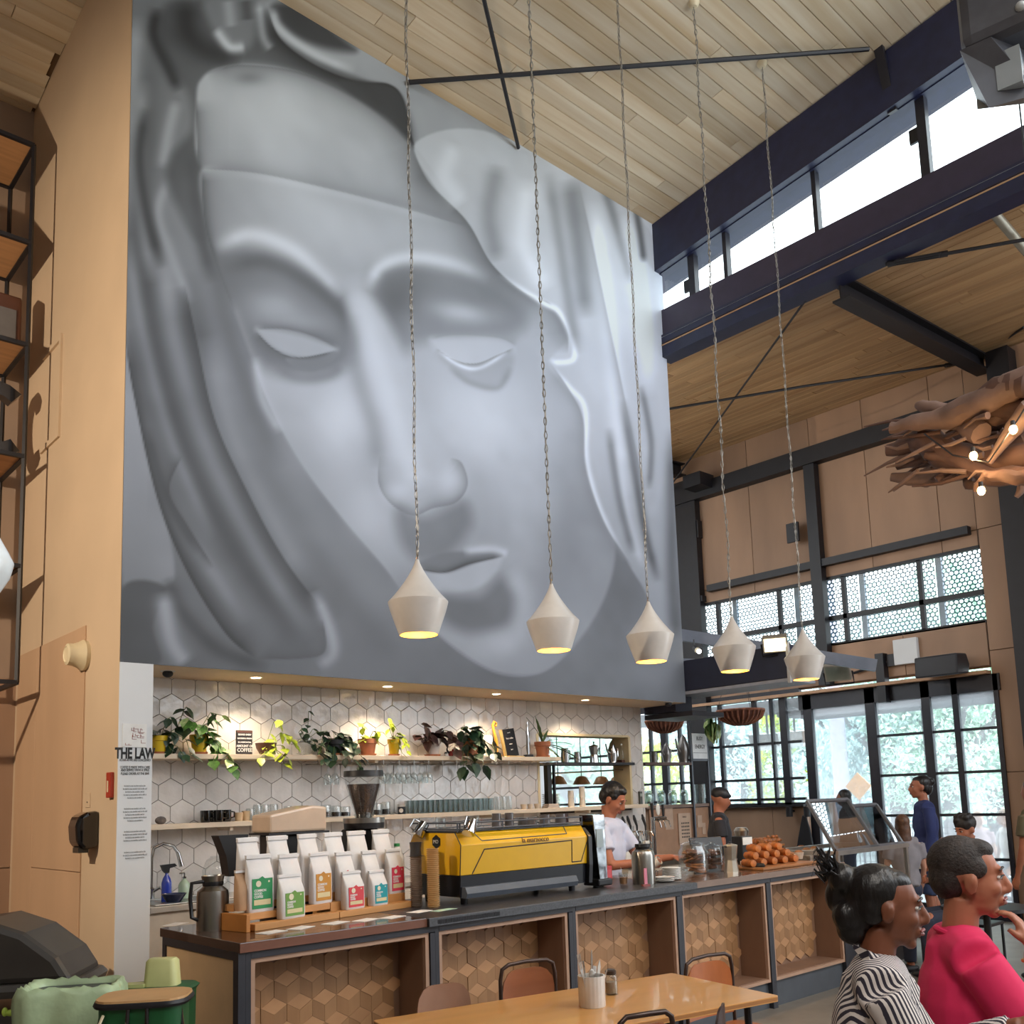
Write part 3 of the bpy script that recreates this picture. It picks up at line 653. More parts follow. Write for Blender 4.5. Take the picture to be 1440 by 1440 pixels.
# right-hand veil: edge running beside the face, hanging folds
region([(585, 200), (612, 265), (655, 312), (690, 372), (735, 412), (775, 432), (800, 470), (798, 502), (775, 502), (772, 515), (810, 545), (824, 600), (830, 680), (860, 750), (900, 820), (948, 880), (948, 500), (910, 320), (700, 190)], .70, 2.5, .9)
edge([(576, 200), (600, 255), (655, 312), (690, 372), (735, 412), (772, 428), (795, 460), (797, 498)], .36, 22, .8, 1, 1.5)
ridge([(700, 385), (760, 424), (786, 440), (804, 478), (806, 505), (784, 510), (772, 505)], .92, 4, .9); ridge([(770, 512), (800, 545), (822, 575), (825, 650), (845, 720), (880, 790)], .90, 4, .85)
edge([(770, 508), (798, 548), (818, 590), (822, 660), (850, 740), (890, 800)], .46, 12, .6, 1)
for P, tn, wd, a_ in [([(640, 200), (625, 250), (650, 290)], .82, 14, .6), ([(700, 230), (688, 300), (700, 370)], .46, 14, .65), ([(745, 250), (735, 340), (770, 410)], .84, 16, .7),
    ([(770, 240), (785, 330), (800, 430), (812, 500)], .48, 9, .7), ([(800, 250), (812, 340), (825, 450)], .40, 14, .7), ([(835, 280), (850, 420), (865, 560), (880, 700)], .88, 12, .7),
    ([(845, 250), (870, 330), (890, 400)], .45, 7, .8), ([(880, 300), (900, 420), (915, 560)], .86, 14, .6), ([(865, 620), (880, 720), (905, 800)], .84, 6, .7),
    ([(875, 560), (892, 660), (905, 740), (925, 820)], .30, 6, .7), ([(900, 540), (915, 620), (912, 690)], .36, 5, .6), ([(925, 520), (935, 650), (915, 730)], .72, 7, .7), ([(855, 600), (870, 700), (890, 780)], .36, 6, .6),
    ([(945, 600), (945, 800), (950, 900)], .40, 10, .8), ([(800, 600), (815, 700), (830, 800)], .62, 14, .5), ([(893, 290), (900, 330), (905, 370)], .30, 5, .8)]: ridge(P, tn, wd, a_)
edge([(812, 255), (835, 360), (860, 480), (885, 600), (905, 690)], .50, 14, .6, 1)
blob(930, 950, 40, 25, -20, .66, .6); blob(500, 950, 70, 30, 0, .50, .5)
grain = np.zeros_like(TN)
for f_, a_ in ((6, .020), (15, .012), (40, .006)):
    gg = RNG.normal(size=(f_+3, f_+3)); xi = (GX-XL_)/(XR-XL_)*f_; zi = (GZ-MURAL_B)/(gzt-MURAL_B)*f_
    x0 = xi.astype(int); z0 = zi.astype(int); fx = sm(xi-x0); fz = sm(zi-z0)
    grain += a_*((gg[z0, x0]*(1-fx)+gg[z0, x0+1]*fx)*(1-fz)+(gg[z0+1, x0]*(1-fx)+gg[z0+1, x0+1]*fx)*fz)
shade_ = 1.0-.16*sm((QY-520)/420)-.10*sm((420-QX)/300)+.20*np.exp(-((QX-880)/100)**2-((QY-430)/190)**2)  # side light falloff put into the paint tone, plus lower fade, brighter right veil
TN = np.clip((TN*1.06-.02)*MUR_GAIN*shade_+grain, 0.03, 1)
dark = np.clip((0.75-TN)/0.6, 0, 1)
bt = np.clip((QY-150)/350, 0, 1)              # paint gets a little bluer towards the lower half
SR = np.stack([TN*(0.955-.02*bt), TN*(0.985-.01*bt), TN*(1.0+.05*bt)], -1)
LN = np.where(SR <= 0.04045, SR/12.92, ((np.clip(SR, 0, 1)+0.055)/1.055)**2.4)
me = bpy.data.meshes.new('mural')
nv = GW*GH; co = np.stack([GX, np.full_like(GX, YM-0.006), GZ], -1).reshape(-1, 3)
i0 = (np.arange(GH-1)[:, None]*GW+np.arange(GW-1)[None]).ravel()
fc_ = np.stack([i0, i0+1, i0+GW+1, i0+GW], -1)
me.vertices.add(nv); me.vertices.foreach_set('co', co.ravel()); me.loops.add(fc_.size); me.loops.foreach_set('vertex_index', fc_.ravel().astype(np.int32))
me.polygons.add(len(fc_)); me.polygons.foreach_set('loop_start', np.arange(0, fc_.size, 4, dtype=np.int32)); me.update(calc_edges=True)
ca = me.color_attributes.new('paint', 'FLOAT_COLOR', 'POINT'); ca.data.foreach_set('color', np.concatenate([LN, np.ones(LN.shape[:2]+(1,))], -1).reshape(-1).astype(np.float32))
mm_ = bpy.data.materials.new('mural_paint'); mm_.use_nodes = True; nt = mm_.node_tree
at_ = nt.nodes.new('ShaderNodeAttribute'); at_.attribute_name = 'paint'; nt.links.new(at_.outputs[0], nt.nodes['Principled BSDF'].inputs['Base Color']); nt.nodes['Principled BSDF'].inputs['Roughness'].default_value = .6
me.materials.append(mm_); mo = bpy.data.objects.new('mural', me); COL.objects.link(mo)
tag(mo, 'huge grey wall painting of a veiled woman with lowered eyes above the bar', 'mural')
# ================================================================ TILED BACK WALL, SHELVES, SOFFIT LIGHTS
tw = thing('wall_tiled', None, None, (0, YT, 0), kind='structure')
XT1 = float(oY(905, 1100, YT)[0])
ox0, ox1 = float(oY(757, 1090, YT)[0]), float(oY(886, 1090, YT)[0]); oz0, oz1 = float(oY(880, 1136, YT)[2]), float(oY(882, 1036, YT)[2])
MB().box(XC, ox0, .004, .12, 0, MURAL_B).box(ox1, XT1, .004, .12, 0, MURAL_B).box(ox0, ox1, .004, .12, 0, oz0).box(ox0, ox1, .004, .12, oz1, MURAL_B).build('grout_bed', M_grout, tw)
HX = 0.196; HR = HX/math.sqrt(3)
g0 = oY(241, 975.5, YT); gX, gZ = float(g0[0]), float(g0[2])      # lower end of a vertical joint in the top row
def clip(poly, a, b, c):
    out = []; n = len(poly)
    for i in range(n):
        p, q = poly[i], poly[(i+1) % n]; dp = a*p[0]+b*p[1]-c; dq = a*q[0]+b*q[1]-c
        if dp >= 0: out.append(p)
        if (dp >= 0) != (dq >= 0): t = dp/(dp-dq); out.append((p[0]+(q[0]-p[0])*t, p[1]+(q[1]-p[1])*t))
    return out
def rclip(poly, x0, x1, z0, z1):
    for a, b, c in ((1, 0, x0), (-1, 0, -x1), (0, 1, z0), (0, -1, -z1)):
        poly = clip(poly, a, b, c)
        if len(poly) < 3: return []
    return poly
regs = [(XC, ox0-.0, 1.0, MURAL_B-.003), (ox0, ox1, oz1+.0, MURAL_B-.003), (ox1, XT1, 1.0, MURAL_B-.003), (ox0, ox1, 1.0, oz0-.03)]
PYW = Matrix(((1, 0, 0, 0), (0, 0, 1, 0), (0, 1, 0, 0), (0, 0, 0, 1)))
def tile_mesh(poly):
    n = len(poly); cx = sum(p[0] for p in poly)/n; cz = sum(p[1] for p in poly)/n
    inn = [(cx+(p[0]-cx)*.975, cz+(p[1]-cz)*.975) for p in poly]
    V = [(x, .004, z) for x, z in poly]+[(x, -.004, z) for x, z in poly]+[(x, -.007, z) for x, z in inn]
    F = [tuple(range(2*n, 3*n))]+[(i, (i+1) % n, n+(i+1) % n, n+i) for i in range(n)]+[(n+i, n+(i+1) % n, 2*n+(i+1) % n, 2*n+i) for i in range(n)]
    return V, F
hexp = [((HR-.0018)*math.cos(math.radians(30+60*i)), (HR-.0018)*math.sin(math.radians(30+60*i))) for i in range(6)]
V, F = tile_mesh(hexp); HEXM = MB().add(V, F).mesh('tile', M_tile)
nt_ = 0
for r in range(-11, 3):
    zc = gZ+HR/2+r*1.5*HR
    for c in range(-4, 36):
        xc = gX+HX/2+c*HX+(HX/2 if r % 2 else 0)
        full = [(xc+x, zc+z) for x, z in hexp]
        pcs = [q for q in (rclip(full, *g) for g in regs) if q]
        if not pcs or zc < .98: continue
        if len(pcs) == 1 and len(pcs[0]) == 6 and abs(sum(p[0] for p in pcs[0])/6-xc) < 1e-6 and abs(sum(p[1] for p in pcs[0])/6-zc) < 1e-6:
            inst('tile', HEXM, tw, (xc, 0, zc), (random.uniform(-.012, .012), 0, random.uniform(-.012, .012)))
        else:
            mb = MB()
            for q in pcs: V, F = tile_mesh(q); mb.add(V, F)
            mb.build('tile', M_tile, tw)
        nt_ += 1
print('tiles', nt_)
M_cbd = mat('hatch_lining', 'D9C49A', 0.6)
fb = MB().box(ox0-.02, ox0+.015, -.012, .25, oz0, oz1).box(ox1-.015, ox1+.02, -.012, .25, oz0, oz1).box(ox0, ox1, -.01, .25, oz1-.01, oz1+.015)
fb.build('hatch_lining', M_cbd, tw)
# kitchen behind
struct(MB().box(XL+.2, XT1+.1, YT+.2, 13.4, 3.15, 3.2).build('ceiling_kitchen', M_cbd)); struct(MB().box(XL+.2, XW+.2, 13.4, 13.5, 0, 9).build('wall_kitchen', M_white))
struct(MB().box(XL+.12, XL+.25, YT+.1, 13.4, 0, 3.2).build('wall_kitchen_side', M_white))
struct(MB().box(XT1, XT1+.0, YT, YT+.1, 0, 0.01).build('trim_2', M_dark)) if False else None
# timber soffit plane over the niche already trim_1; downlights
for px_, py_ in ((360, 953), (545, 965.5), (698, 976), (823, 984.5)):
    p = oZ(px_, py_, MURAL_B-.003)
    t = thing('downlight', 'recessed round downlight in the bar soffit, %s' % {360: 'first from the left', 545: 'second from the left', 698: 'third from the left', 823: 'rightmost'}[px_], 'light', (float(p[0]), float(p[1]), MURAL_B-.002), group='downlights in the bar soffit')
    MB().lathe([(.038, -.0), (.052, -.003), (.055, 0)], 20).build('trim_ring', M_white, t, smooth=True)
    MB().lathe([(0, -.004), (.038, -.004), (.038, -.002)], 20).build('lens', M_white_lamp, t)
    lamp('downlight_beam', 'SPOT', (float(p[0]), float(p[1]), MURAL_B-.03), 30, (1, .80, .56), (float(p[0]), float(p[1])+.12, 0), spot_size=math.radians(120), spot_blend=.7, shadow_soft_size=.04)
for px_, py_ in ((236, 944), (940, 988)):
    p = oZ(px_, py_, MURAL_B-.003); t = thing('gimbal_spotlight', 'unlit dark gimbal spotlight set in the soffit at its %s end' % ('left' if px_ < 500 else 'right'), 'light', (float(p[0]), float(p[1]), MURAL_B-.002))
    MB().ell((0, 0, -.02), (.04, .04, .03), 14, 8).build('gimbal', M_dark, t, smooth=True); MB().lathe([(.04, -.003), (.055, -.003), (.056, 0)], 20).build('trim_ring', M_white, t, smooth=True)
M_shelf = mat('shelf_pine', 'DCC8B0', 0.6, var=.05, stretch=(.3, 4, 4), scale=6)
YS = YT-.26
SZ1 = float(oY(500, 1062, YS)[2]); SX1 = float(oY(789, 1066, YS)[0])
SZ2 = float(oY(500, 1148, YS)[2]); SX2 = float(oY(912, 1130, YS)[0])
t = thing('wall_shelf', 'upper pale timber shelf of potted plants on the tiled wall', 'shelf', (XC, YS, SZ1-.04))
MB().box(0.003, SX1-XC, 0, .25, 0, .04).build('board', M_shelf, t, bev=.003)
for xx in (.8, 2.2, 3.6): MB().box(xx, xx+.03, .03, .25, -.03, 0).build('bracket', M_shelf, t)
t = thing('wall_shelf', 'lower pale timber shelf of mugs and tumblers on the tiled wall', 'shelf', (XC, YS, SZ2-.04))
MB().box(0.003, SX2-XC, 0, .25, 0, .04).build('board', M_shelf, t, bev=.003)
for xx in (.8, 2.2, 3.6, 5): MB().box(xx, xx+.03, .03, .25, -.03, 0).build('bracket', M_shelf, t)
# ---------------------------------------------------------------- back bench with sink
BZ = float(oY(210, 1277, YM)[2])
M_bench = mat('bench_stone', 'A8A19A', 0.35); M_cab = mat('cabinet_paint', 'CDBFAE', 0.6)
t = thing('back_bench', 'long pale back bench with stone edge under the tiled wall', 'bench', (XC, YM, 0))
MB().box(0.004, 6.0, 0.02, YT-YM-.01, .1, BZ-.04).build('cabinet', M_cab, t); MB().box(0.004, 6.0, -.01, YT-YM-.008, BZ-.04, BZ).build('worktop', M_bench, t, bev=.003)
for xx in (.9, 1.8, 2.7, 3.6, 4.5): MB().box(xx, xx+.86, .005, .02, .14, BZ-.07).build('door', M_cab, t, bev=.003)
# ================================================================ BAR COUNTER
M_ct = mat('counter_timber', '3E2C26', 0.22, var=.1, stretch=(.4, 4, 4), scale=5, coat=.5); M_cte = mat('counter_timber_edge', '7A4E3C', 0.45)
M_ct2 = mat('counter_timber_light', '6B5346', 0.2, var=.1, stretch=(.4, 4, 4), scale=5, coat=.5)
M_stone = mat('counter_stone', '3B3A3F', 0.35, var=.12, scale=60, bump=.05)
M_edge = mat('bay_ply_edge', 'B8937A', 0.55); M_bay = mat('bay_ply', '8E6B54', 0.6, var=.06, stretch=(1, 1, .3)); M_steel = mat('frame_steel', '34353C', 0.45, var=.08)
bx = [float(oY(px_, 1350, CY)[0]) for px_ in (346, 611, 806, 959, 1086)]+[float(oY(1190, 1330, CY)[0])]
bx[0] = 2.24; CD = .93
ZB0, ZB1 = .22, CZ-.095
RH = HRw = .078/math.sqrt(3)*2*1.0
def rhomb(kind):
    h = .0775; R = h/math.cos(math.radians(30)); g = .985
    c = {'top': [(0, 0), (h, R/2), (0, R), (-h, R/2)], 'left': [(0, 0), (-h, R/2), (-h, -R/2), (0, -R)], 'right': [(0, 0), (0, -R), (h, -R/2), (h, R/2)]}[kind]
    cx = sum(p[0] for p in c)/4; cz = sum(p[1] for p in c)/4
    return [(cx+(p[0]-cx)*g, cz+(p[1]-cz)*g) for p in c]
RB = {}
wcols = {'top': mat('block_pale', 'BE9066', .5, col2='AE8058', scale=5, rand=.12), 'left': mat('block_mid', '9E744E', .5, col2='8E6642', scale=5, rand=.1, stretch=(3, 1, .6)), 'right': mat('block_warm', 'A67C54', .5, col2='966E4A', scale=5, rand=.1, stretch=(3, 1, .6))}
for k in wcols:
    pl = rhomb(k); n = 4
    V = [(x, .0, z) for x, z in pl]+[(x, -.010, z) for x, z in pl]; F = [(4, 5, 6, 7), (7, 6, 5, 4)][:1]+[(i, (i+1) % 4, 4+(i+1) % 4, 4+i) for i in range(4)]
    RB[k] = MB().add(V, F).mesh('wood_block', wcols[k])
names = ['leftmost bay of the bar counter, in deep shade, faced with dark-looking wooden cube blocks', 'second counter bay from the left, below the yellow coffee machine', 'third counter bay from the left, behind the cutlery cup', 'fourth counter bay from the left, behind the orange-backed chair', 'rightmost counter bay with bright diamond blocks, beside the striped shirt woman']
for i in range(5):
    x0, x1 = bx[i], bx[i+1]; W = x1-x0; t = thing('counter_bay', names[i], 'cabinet', (x0, CY, 0), group='wood block counter bays')
    MB().box(.05, W-.05, .26, .28, ZB0, ZB1).build('back_panel', M_bay, t)
    MB().box(.04, .06, .02, .28, ZB0, ZB1).build('side_panel', M_bay, t); MB().box(W-.07, W-.05, .02, .28, ZB0, ZB1).build('side_panel', M_bay, t)
    MB().box(.04, W-.05, .02, .28, ZB0, ZB0+.02).build('bottom_panel', M_bay, t); MB().box(.04, W-.05, .02, .28, ZB1-.02, ZB1).build('top_panel', M_bay, t)
    f = MB().box(.03, .055, -.002, .02, ZB0-.01, ZB1+.01).box(W-.065, W-.04, -.002, .02, ZB0-.01, ZB1+.01).box(.055, W-.065, -.002, .02, ZB1-.015, ZB1+.01).box(.055, W-.065, -.002, .02, ZB0-.01, ZB0+.015)
    f.build('face_frame', M_edge, t)
    MB().box(0, .028, -.012, .04, .0, CZ-.052).build('steel_post', M_steel, t); MB().box(.028, W-.002, -.014, .02, CZ-.085, CZ-.052).build('steel_rail', M_steel, t)
    if i < 4: MB().box(W-.036, W-.001, -.012, .04, 0, CZ-.09).build('steel_post', M_steel, t)
    MB().box(.03, W-.03, .03, .06, 0, ZB0-.012).build('kick_plate', mat('kick_steel', '4E5258', .5), t)
    h = .0775; R = h/math.cos(math.radians(30)); nb = 0
    for r in range(7):
        zc = ZB0+.03+r*1.5*R
        for c in range(-1, 9):
            xc = .06+c*2*h+(h if r % 2 else 0)
            for k, (ax, az) in (('top', (0, R/2)), ('left', (-h/2, -R/4)), ('right', (h/2, -R/4))):
                if not (.06+h*.45 < xc+ax < W-.07-h*.45 and ZB0+.04 < zc+az < ZB1-.04): continue
                inst('wood_block', RB[k], t, (xc, .26-random.choice((0, 0, .002, .004)), zc)); nb += 1
    if i == 4: MB().box(W-.04, W-.01, -.012, .04, 0, CZ-.09).build('steel_post', M_steel, t)
t = thing('counter_end', 'cream end panel in a black steel frame at the left end of the bar', 'counter', (bx[0], CY, 0))
MB().box(-.03, -.01, .05, CD-.04, .05, CZ-.09).build('end_panel', mat('end_panel', 'E0BE92', .6, var=.03), t)
MB().box(-.04, -.001, -.012, .045, 0, CZ-.047).build('steel_post', M_steel, t); MB().box(-.04, -.001, CD-.04, CD, 0, CZ-.047).build('steel_post', M_steel, t)
MB().box(-.04, -.001, .045, CD-.04, CZ-.09, CZ-.047).build('steel_rail', M_steel, t)
t = thing('under_counter_cupboard', 'plain staff-side cupboards behind the wood block bays of the bar', 'cabinet', (bx[0], CY+.3, 0))
MB().box(.02, bx[5]-bx[0]-.02, 0, CD-.35, .1, CZ-.052).build('carcass', M_cab, t); MB().box(.06, bx[5]-bx[0]-.06, .03, CD-.4, 0, .1).build('plinth', M_steel, t)
for k in range(6): MB().box(.05+k*.92, .92+k*.92, CD-.35, CD-.335, .14, CZ-.1).build('door', M_cab, t)
xs1, xs2 = float(oZ(590, 1290, CZ)[0]), float(oZ(968, 1240, CZ)[0])
def wtop(name, x0, x1, m1, m2, label, front=-.03, th=.05):
    t = thing(name, label, 'counter', ((x0+x1)/2, CY+CD/2, CZ-th)); W = x1-x0
    MB().box(-W/2, W/2, front-CD/2+.006, CD/2+.04, 0, th).build('slab', m1, t, bev=.004)
    MB().box(-W/2-.0, W/2, front-CD/2-.001, front-CD/2+.005, .002, th-.004).build('edge_strip', m2, t)
    return t
wtop('timber_worktop', bx[0]-.04, xs1-.001, M_ct, M_cte, 'dark timber worktop at the left end of the bar, under the coffee bags')
tt_ = wtop('stone_worktop', xs1+.001, xs2-.001, M_stone, mat('stone_edge', '55575C', .5, scale=90, var=.15), 'speckled dark stone worktop under the yellow coffee machine', -.05, .05)
o = MB(); 
for i in range(40): o.box(-1.2+i*.012, -1.2+i*.012+.007, -CD/2-.054, -CD/2-.05, .012, .036)
o.build('vent_grille', M_dark, tt_)['kind'] = 'stuff'
wtop('timber_worktop', xs2+.001, bx[5]+.03, M_ct2, mat('counter_edge_grey', '8A7467', .5), 'glossy brown worktop at the right end of the bar, under the cookie jars')
# ================================================================ HANGING AND HIGH THINGS
M_shade = mat('pendant_lacquer', 'D9D3CD', 0.3, var=.05, scale=6, coat=.4); M_brass = mat('brass_leaf', 'E0A040', 0.3, metal=.3)
M_bulb = mat('bulb_glow', 'FFE0A8', 0.3, emis=18, ecol='FFC870'); M_chain = mat('chain_metal', 'A9A49C', 0.35, metal=.8); M_cream_plastic = mat('cream_plastic', 'E2D3B0', .5)
def chain_mesh(Ln, wob):
    o = MB(); n = int(Ln/0.052)
    for i in range(n):
        z = i*0.052; cx = wob*math.sin(i*.35)*.5; a = (PI/2 if i % 2 else 0)
        P = [(cx+math.cos(t)*0.0 , 0, 0) for t in (0,)]
        pts = []
        for k in range(7):
            t = 2*PI*k/6; pts.append((cx+math.cos(a)*.011*math.cos(t), math.sin(a)*.011*math.cos(t), z+.034*math.sin(t)))
        o.tube(pts, .0032, 4, cap=False)
    o.tube([(wob*math.sin(i*.35)*.5+.006*math.sin(i*.9), .006*math.cos(i*.9), i*.052) for i in range(n+1)], .0035, 4)
    return o
pl = [(589, 897, 'leftmost'), (779, 915, 'second from the left'), (916, 932, 'middle'), (1034, 948, 'fourth from the left'), (1134, 962, 'rightmost')]
PX = [float(oY(a, b, 4.6)[0]) for a, b, _ in pl]; PZ = float(oY(779, 915, 4.6)[2])
sprof = [(.118, 0), (.124, .012), (.148, .08), (.172, .15), (.184, .195), (.186, .205), (.178, .215), (.150, .245), (.118, .285), (.085, .33), (.056, .375), (.034, .415), (.018, .45), (.010, .475)]
p0 = None
for i, (a, b, nm) in enumerate(pl):
    Ln = zceil(4.6)-PZ-.49
    if p0 is None:
        p0 = thing('pendant_lamp', 'leftmost white beaten pendant lamp with a brass inside hanging on a chain', 'pendant lamp', (PX[0], 4.6, PZ), group='white pendant lamps over the counter')
        s = MB().lathe(sprof, 40).build('shade', M_shade, p0, smooth=True, sharp=30)
        MB().lathe([(r-.004, z+.001) for r, z in sprof[:12]], 40).build('lining', M_brass, p0, smooth=True)
        MB().ell((0, 0, .115), (.03, .03, .04), 14, 9).build('bulb', M_bulb, p0, smooth=True)
        MB().lathe([(.02, .15), (.02, .2), (.008, .4)], 12).build('lamp_holder', M_dark, p0, smooth=True)
        ch = chain_mesh(Ln, .012).build('chain', M_chain, p0, smooth=True, sharp=False); ch.location.z = .475
        MB().lathe([(.0, -.05), (.03, -.045), (.05, -.02), (.055, 0)], 20, (0, 0, Ln+.49)).build('ceiling_rose', M_cream_plastic, p0, smooth=True)
    else: copy_tree(p0, loc=(PX[i], 4.6, PZ), rz=i*.7, label='%s white beaten pendant lamp of the five over the counter' % nm)
    lamp('pendant_light', 'POINT', (PX[i], 4.6, PZ+.06), 11, (1, .74, .42), shadow_soft_size=.025)
p0['label'] = 'leftmost white beaten pendant lamp of the five over the counter'
# navy canopy fascia at the right end of the mural
t = thing('canopy_fascia', 'navy steel canopy fascia at the right end of the mural, over the bar', 'canopy', (XR+.01, 6.8, MURAL_B))
cy_ = float(oX(1113, 980, XR)[1]); M_fas = mat('fascia_navy', '1D2138', .45, var=.08)
MB().box(0, .5, cy_-6.8, 0.62, .14, .50).build('fascia_board', M_fas, t, bev=.005)
MB().box(-.0, .5, cy_-6.8, .62, .10, .135).build('light_strip', mat('strip_grey', '9A9CA6', .5), t)
MB().box(-.02, .3, .14, .62, -.09, .10).build('lower_beam', M_fas, t); 
MB().box(-.03, .0, cy_-6.8-.012, cy_-6.8+.02, .08, .52).build('conduit', mat('conduit_white', 'B8B4B0', .5), t)
MB().box(-.02, .6, -.1, .62, -.155, -.10).build('track', mat('track_dark', '2B2A33', .4), t)
# slanting navy/grey arm with floodlights above the fascia
p = oX(925, 888, 9.1); q = oX(1232, 936, 10.6)
t = thing('lighting_arm', 'grey slanting steel arm above the navy canopy with small spotlights', 'arm', tuple(p))
MB().beam((0, 0, 0), tuple(q-p), .08, .14).build('arm', mat('arm_grey', '6C7280', .5), t)
q2 = oX(1072, 938, 9.6); MB().beam(tuple(oX(960, 932, 9.1)-p), tuple(q2-p), .06, .10).build('lower_arm', MATS['arm_grey'], t)
M_spotg = mat('spot_glow', 'FFF6DC', .4, emis=14, ecol='FFF2D0')
for (a, b, lb) in ((983, 916, 'small lit spotlight on the upper grey arm beside the mural edge'), (979, 946, 'small lit spotlight on the lower grey arm beside the mural edge'), (1068, 931, 'small lit spotlight beside the floodlight above the canopy')):
    p = oX(a, b, 9.15); t = thing('spotlight', lb, 'spotlight', tuple(p))
    MB().ell((0, 0, 0), (.028, .028, .028), 12, 8).build('lamp', M_spotg, t, smooth=True); MB().tube([(.0, .02, .02), (.03, .09, .06)], [.04, .03], 12).build('housing', M_dark, t, smooth=True)
    MB().tube([(.03, .09, .06), (.03, .09, .16)], .008, 6).build('stem', M_dark, t)
def floodlight(a, b, X, lb, lit, tilt, s=1.0):
    p = oX(a, b, X); t = thing('floodlight', lb, 'floodlight', tuple(p), rz=tilt)
    o = MB().box(-.04, .04, -.16*s, .16*s, -.11*s, .11*s)
    for i in range(7): o.box(.04, .09, -.14*s+i*.045*s, -.13*s+i*.045*s, -.1*s, .1*s)
    o = o.build('housing', mat('flood_body', '8E8578' if lit else 'B9B4B0', .5), t); MB().box(-.046, -.04, -.14*s, .14*s, -.09*s, .09*s).build('lens', mat('flood_lens', 'FFF3C8', .3, emis=3) if lit else M_glass, t)
    MB().tube([(0, -.18*s, 0), (0, -.18*s, -.17*s), (0, .18*s, -.17*s), (0, .18*s, 0)], .012, 6).build('bracket', M_dark, t)
    for c in t.children: c.rotation_euler = (0, -.5, 0)
    return t
floodlight(1090, 905, 8.9, 'floodlight tilted up on top of the navy canopy between two pendants', True, .5, .8)
floodlight(1178, 945, 11.3, 'small pale floodlight on a bracket behind the rightmost pendant', False, .3, 1.0)
p = oX(1325, 938, XW-.35); t = thing('wall_speaker', 'black wedge loudspeaker on the plywood wall above the doors', 'speaker', tuple(p), rz=0)
MB().prism([(-.22, -.14), (.16, -.1), (.2, .02), (.12, .16), (-.2, .14)], -.28, .28, Matrix(((1, 0, 0, 0), (0, 0, 1, 0), (0, 1, 0, 0), (0, 0, 0, 1)))).build('cabinet', M_dark, t, bev=.02, fix=True)
MB().box(.1, .36, -.04, .04, -.04, .1).build('bracket', M_dark, t)
p = oX(1274, 917, XW-.05); t = thing('junction_box', 'white square junction box on the plywood wall left of the speaker', 'box', tuple(p))
MB().box(-.03, .05, -.17, .17, -.17, .19).build('cover', M_white, t, bev=.01); MB().box(-.02, .04, .17, .28, -.17, .0).build('socket', M_dark, t); MB().tube([(0, .25, -.1), (0, .8, -.2)], .02, 6).build('cable', M_dark, t)
pp_ = oX(1235, 905, XW-.12); struct(MB().box(XW-.14, XW, float(pp_[1])-.06, float(pp_[1])+.06, 2.95, 3.65).build('wall_stub_post', M_dark))
# projector-like heater at top right corner
p = oX(1400, 62, 5.6*.62); t = thing('stage_light', 'big grey stage light with barn doors hanging at the top right corner', 'stage light', tuple(p), rz=.2)
M_sl = mat('stage_light_grey', '666A74', .4, var=.12, bump=.05)
MB().box(-.13, .17, -.18, .10, -.06, .22).build('housing', M_sl, t, bev=.04)
MB().add([(-.13, .1, -.06), (-.13, -.0, -.06), (-.10, .03, -.30), (-.02, -.12, -.27), (.17, -.18, -.06), (.1, -.16, -.24), (.17, .1, -.06), (0, .08, -.22)], [(0, 1, 3, 2), (1, 4, 5, 3), (4, 6, 7, 5), (6, 0, 2, 7), (2, 3, 5, 7)]).build('barn_door', M_sl, t, fix=True)
MB().box(-.085, -.02, -.08, -.0, -.24, -.1).build('lens', mat('lens_pale', 'B8C4CC', .2), t)
o = MB()
for i in range(4): o.tube([(.02+.11*math.cos(k*PI/5), -.2-.012*i, .0+.05*i+.06*math.sin(k*PI/5)) for k in range(6)], .012, 6)
o.build('cable_loop', M_dark, t, smooth=True)
for a_ in ((.05, -.2, .1), (.09, -.2, .16), (-.13, -.1, .0)): MB().ell(a_, (.018, .018, .018), 10, 6).build('bolt', mat('bolt_bright', 'D8E0E4', .3), t, smooth=True)
MB().tube([(0, 0, .2), (0, 0, 2.6)], .02, 8).build('hanger', M_dark, t)
# grey conduit pipe at the right
a = oX(1388, 288, XB+.15); b = oX(1470, 385, XB+1.3); o = thing('roof_pipe', 'pale grey pipe crossing under the golden roof at the right edge', 'pipe', tuple(a))
MB().tube([(0, 0, 0), tuple(b-a)], .045, 12).build('pipe', mat('pipe_grey', 'A8A394', .4, metal=.5), o, smooth=True)
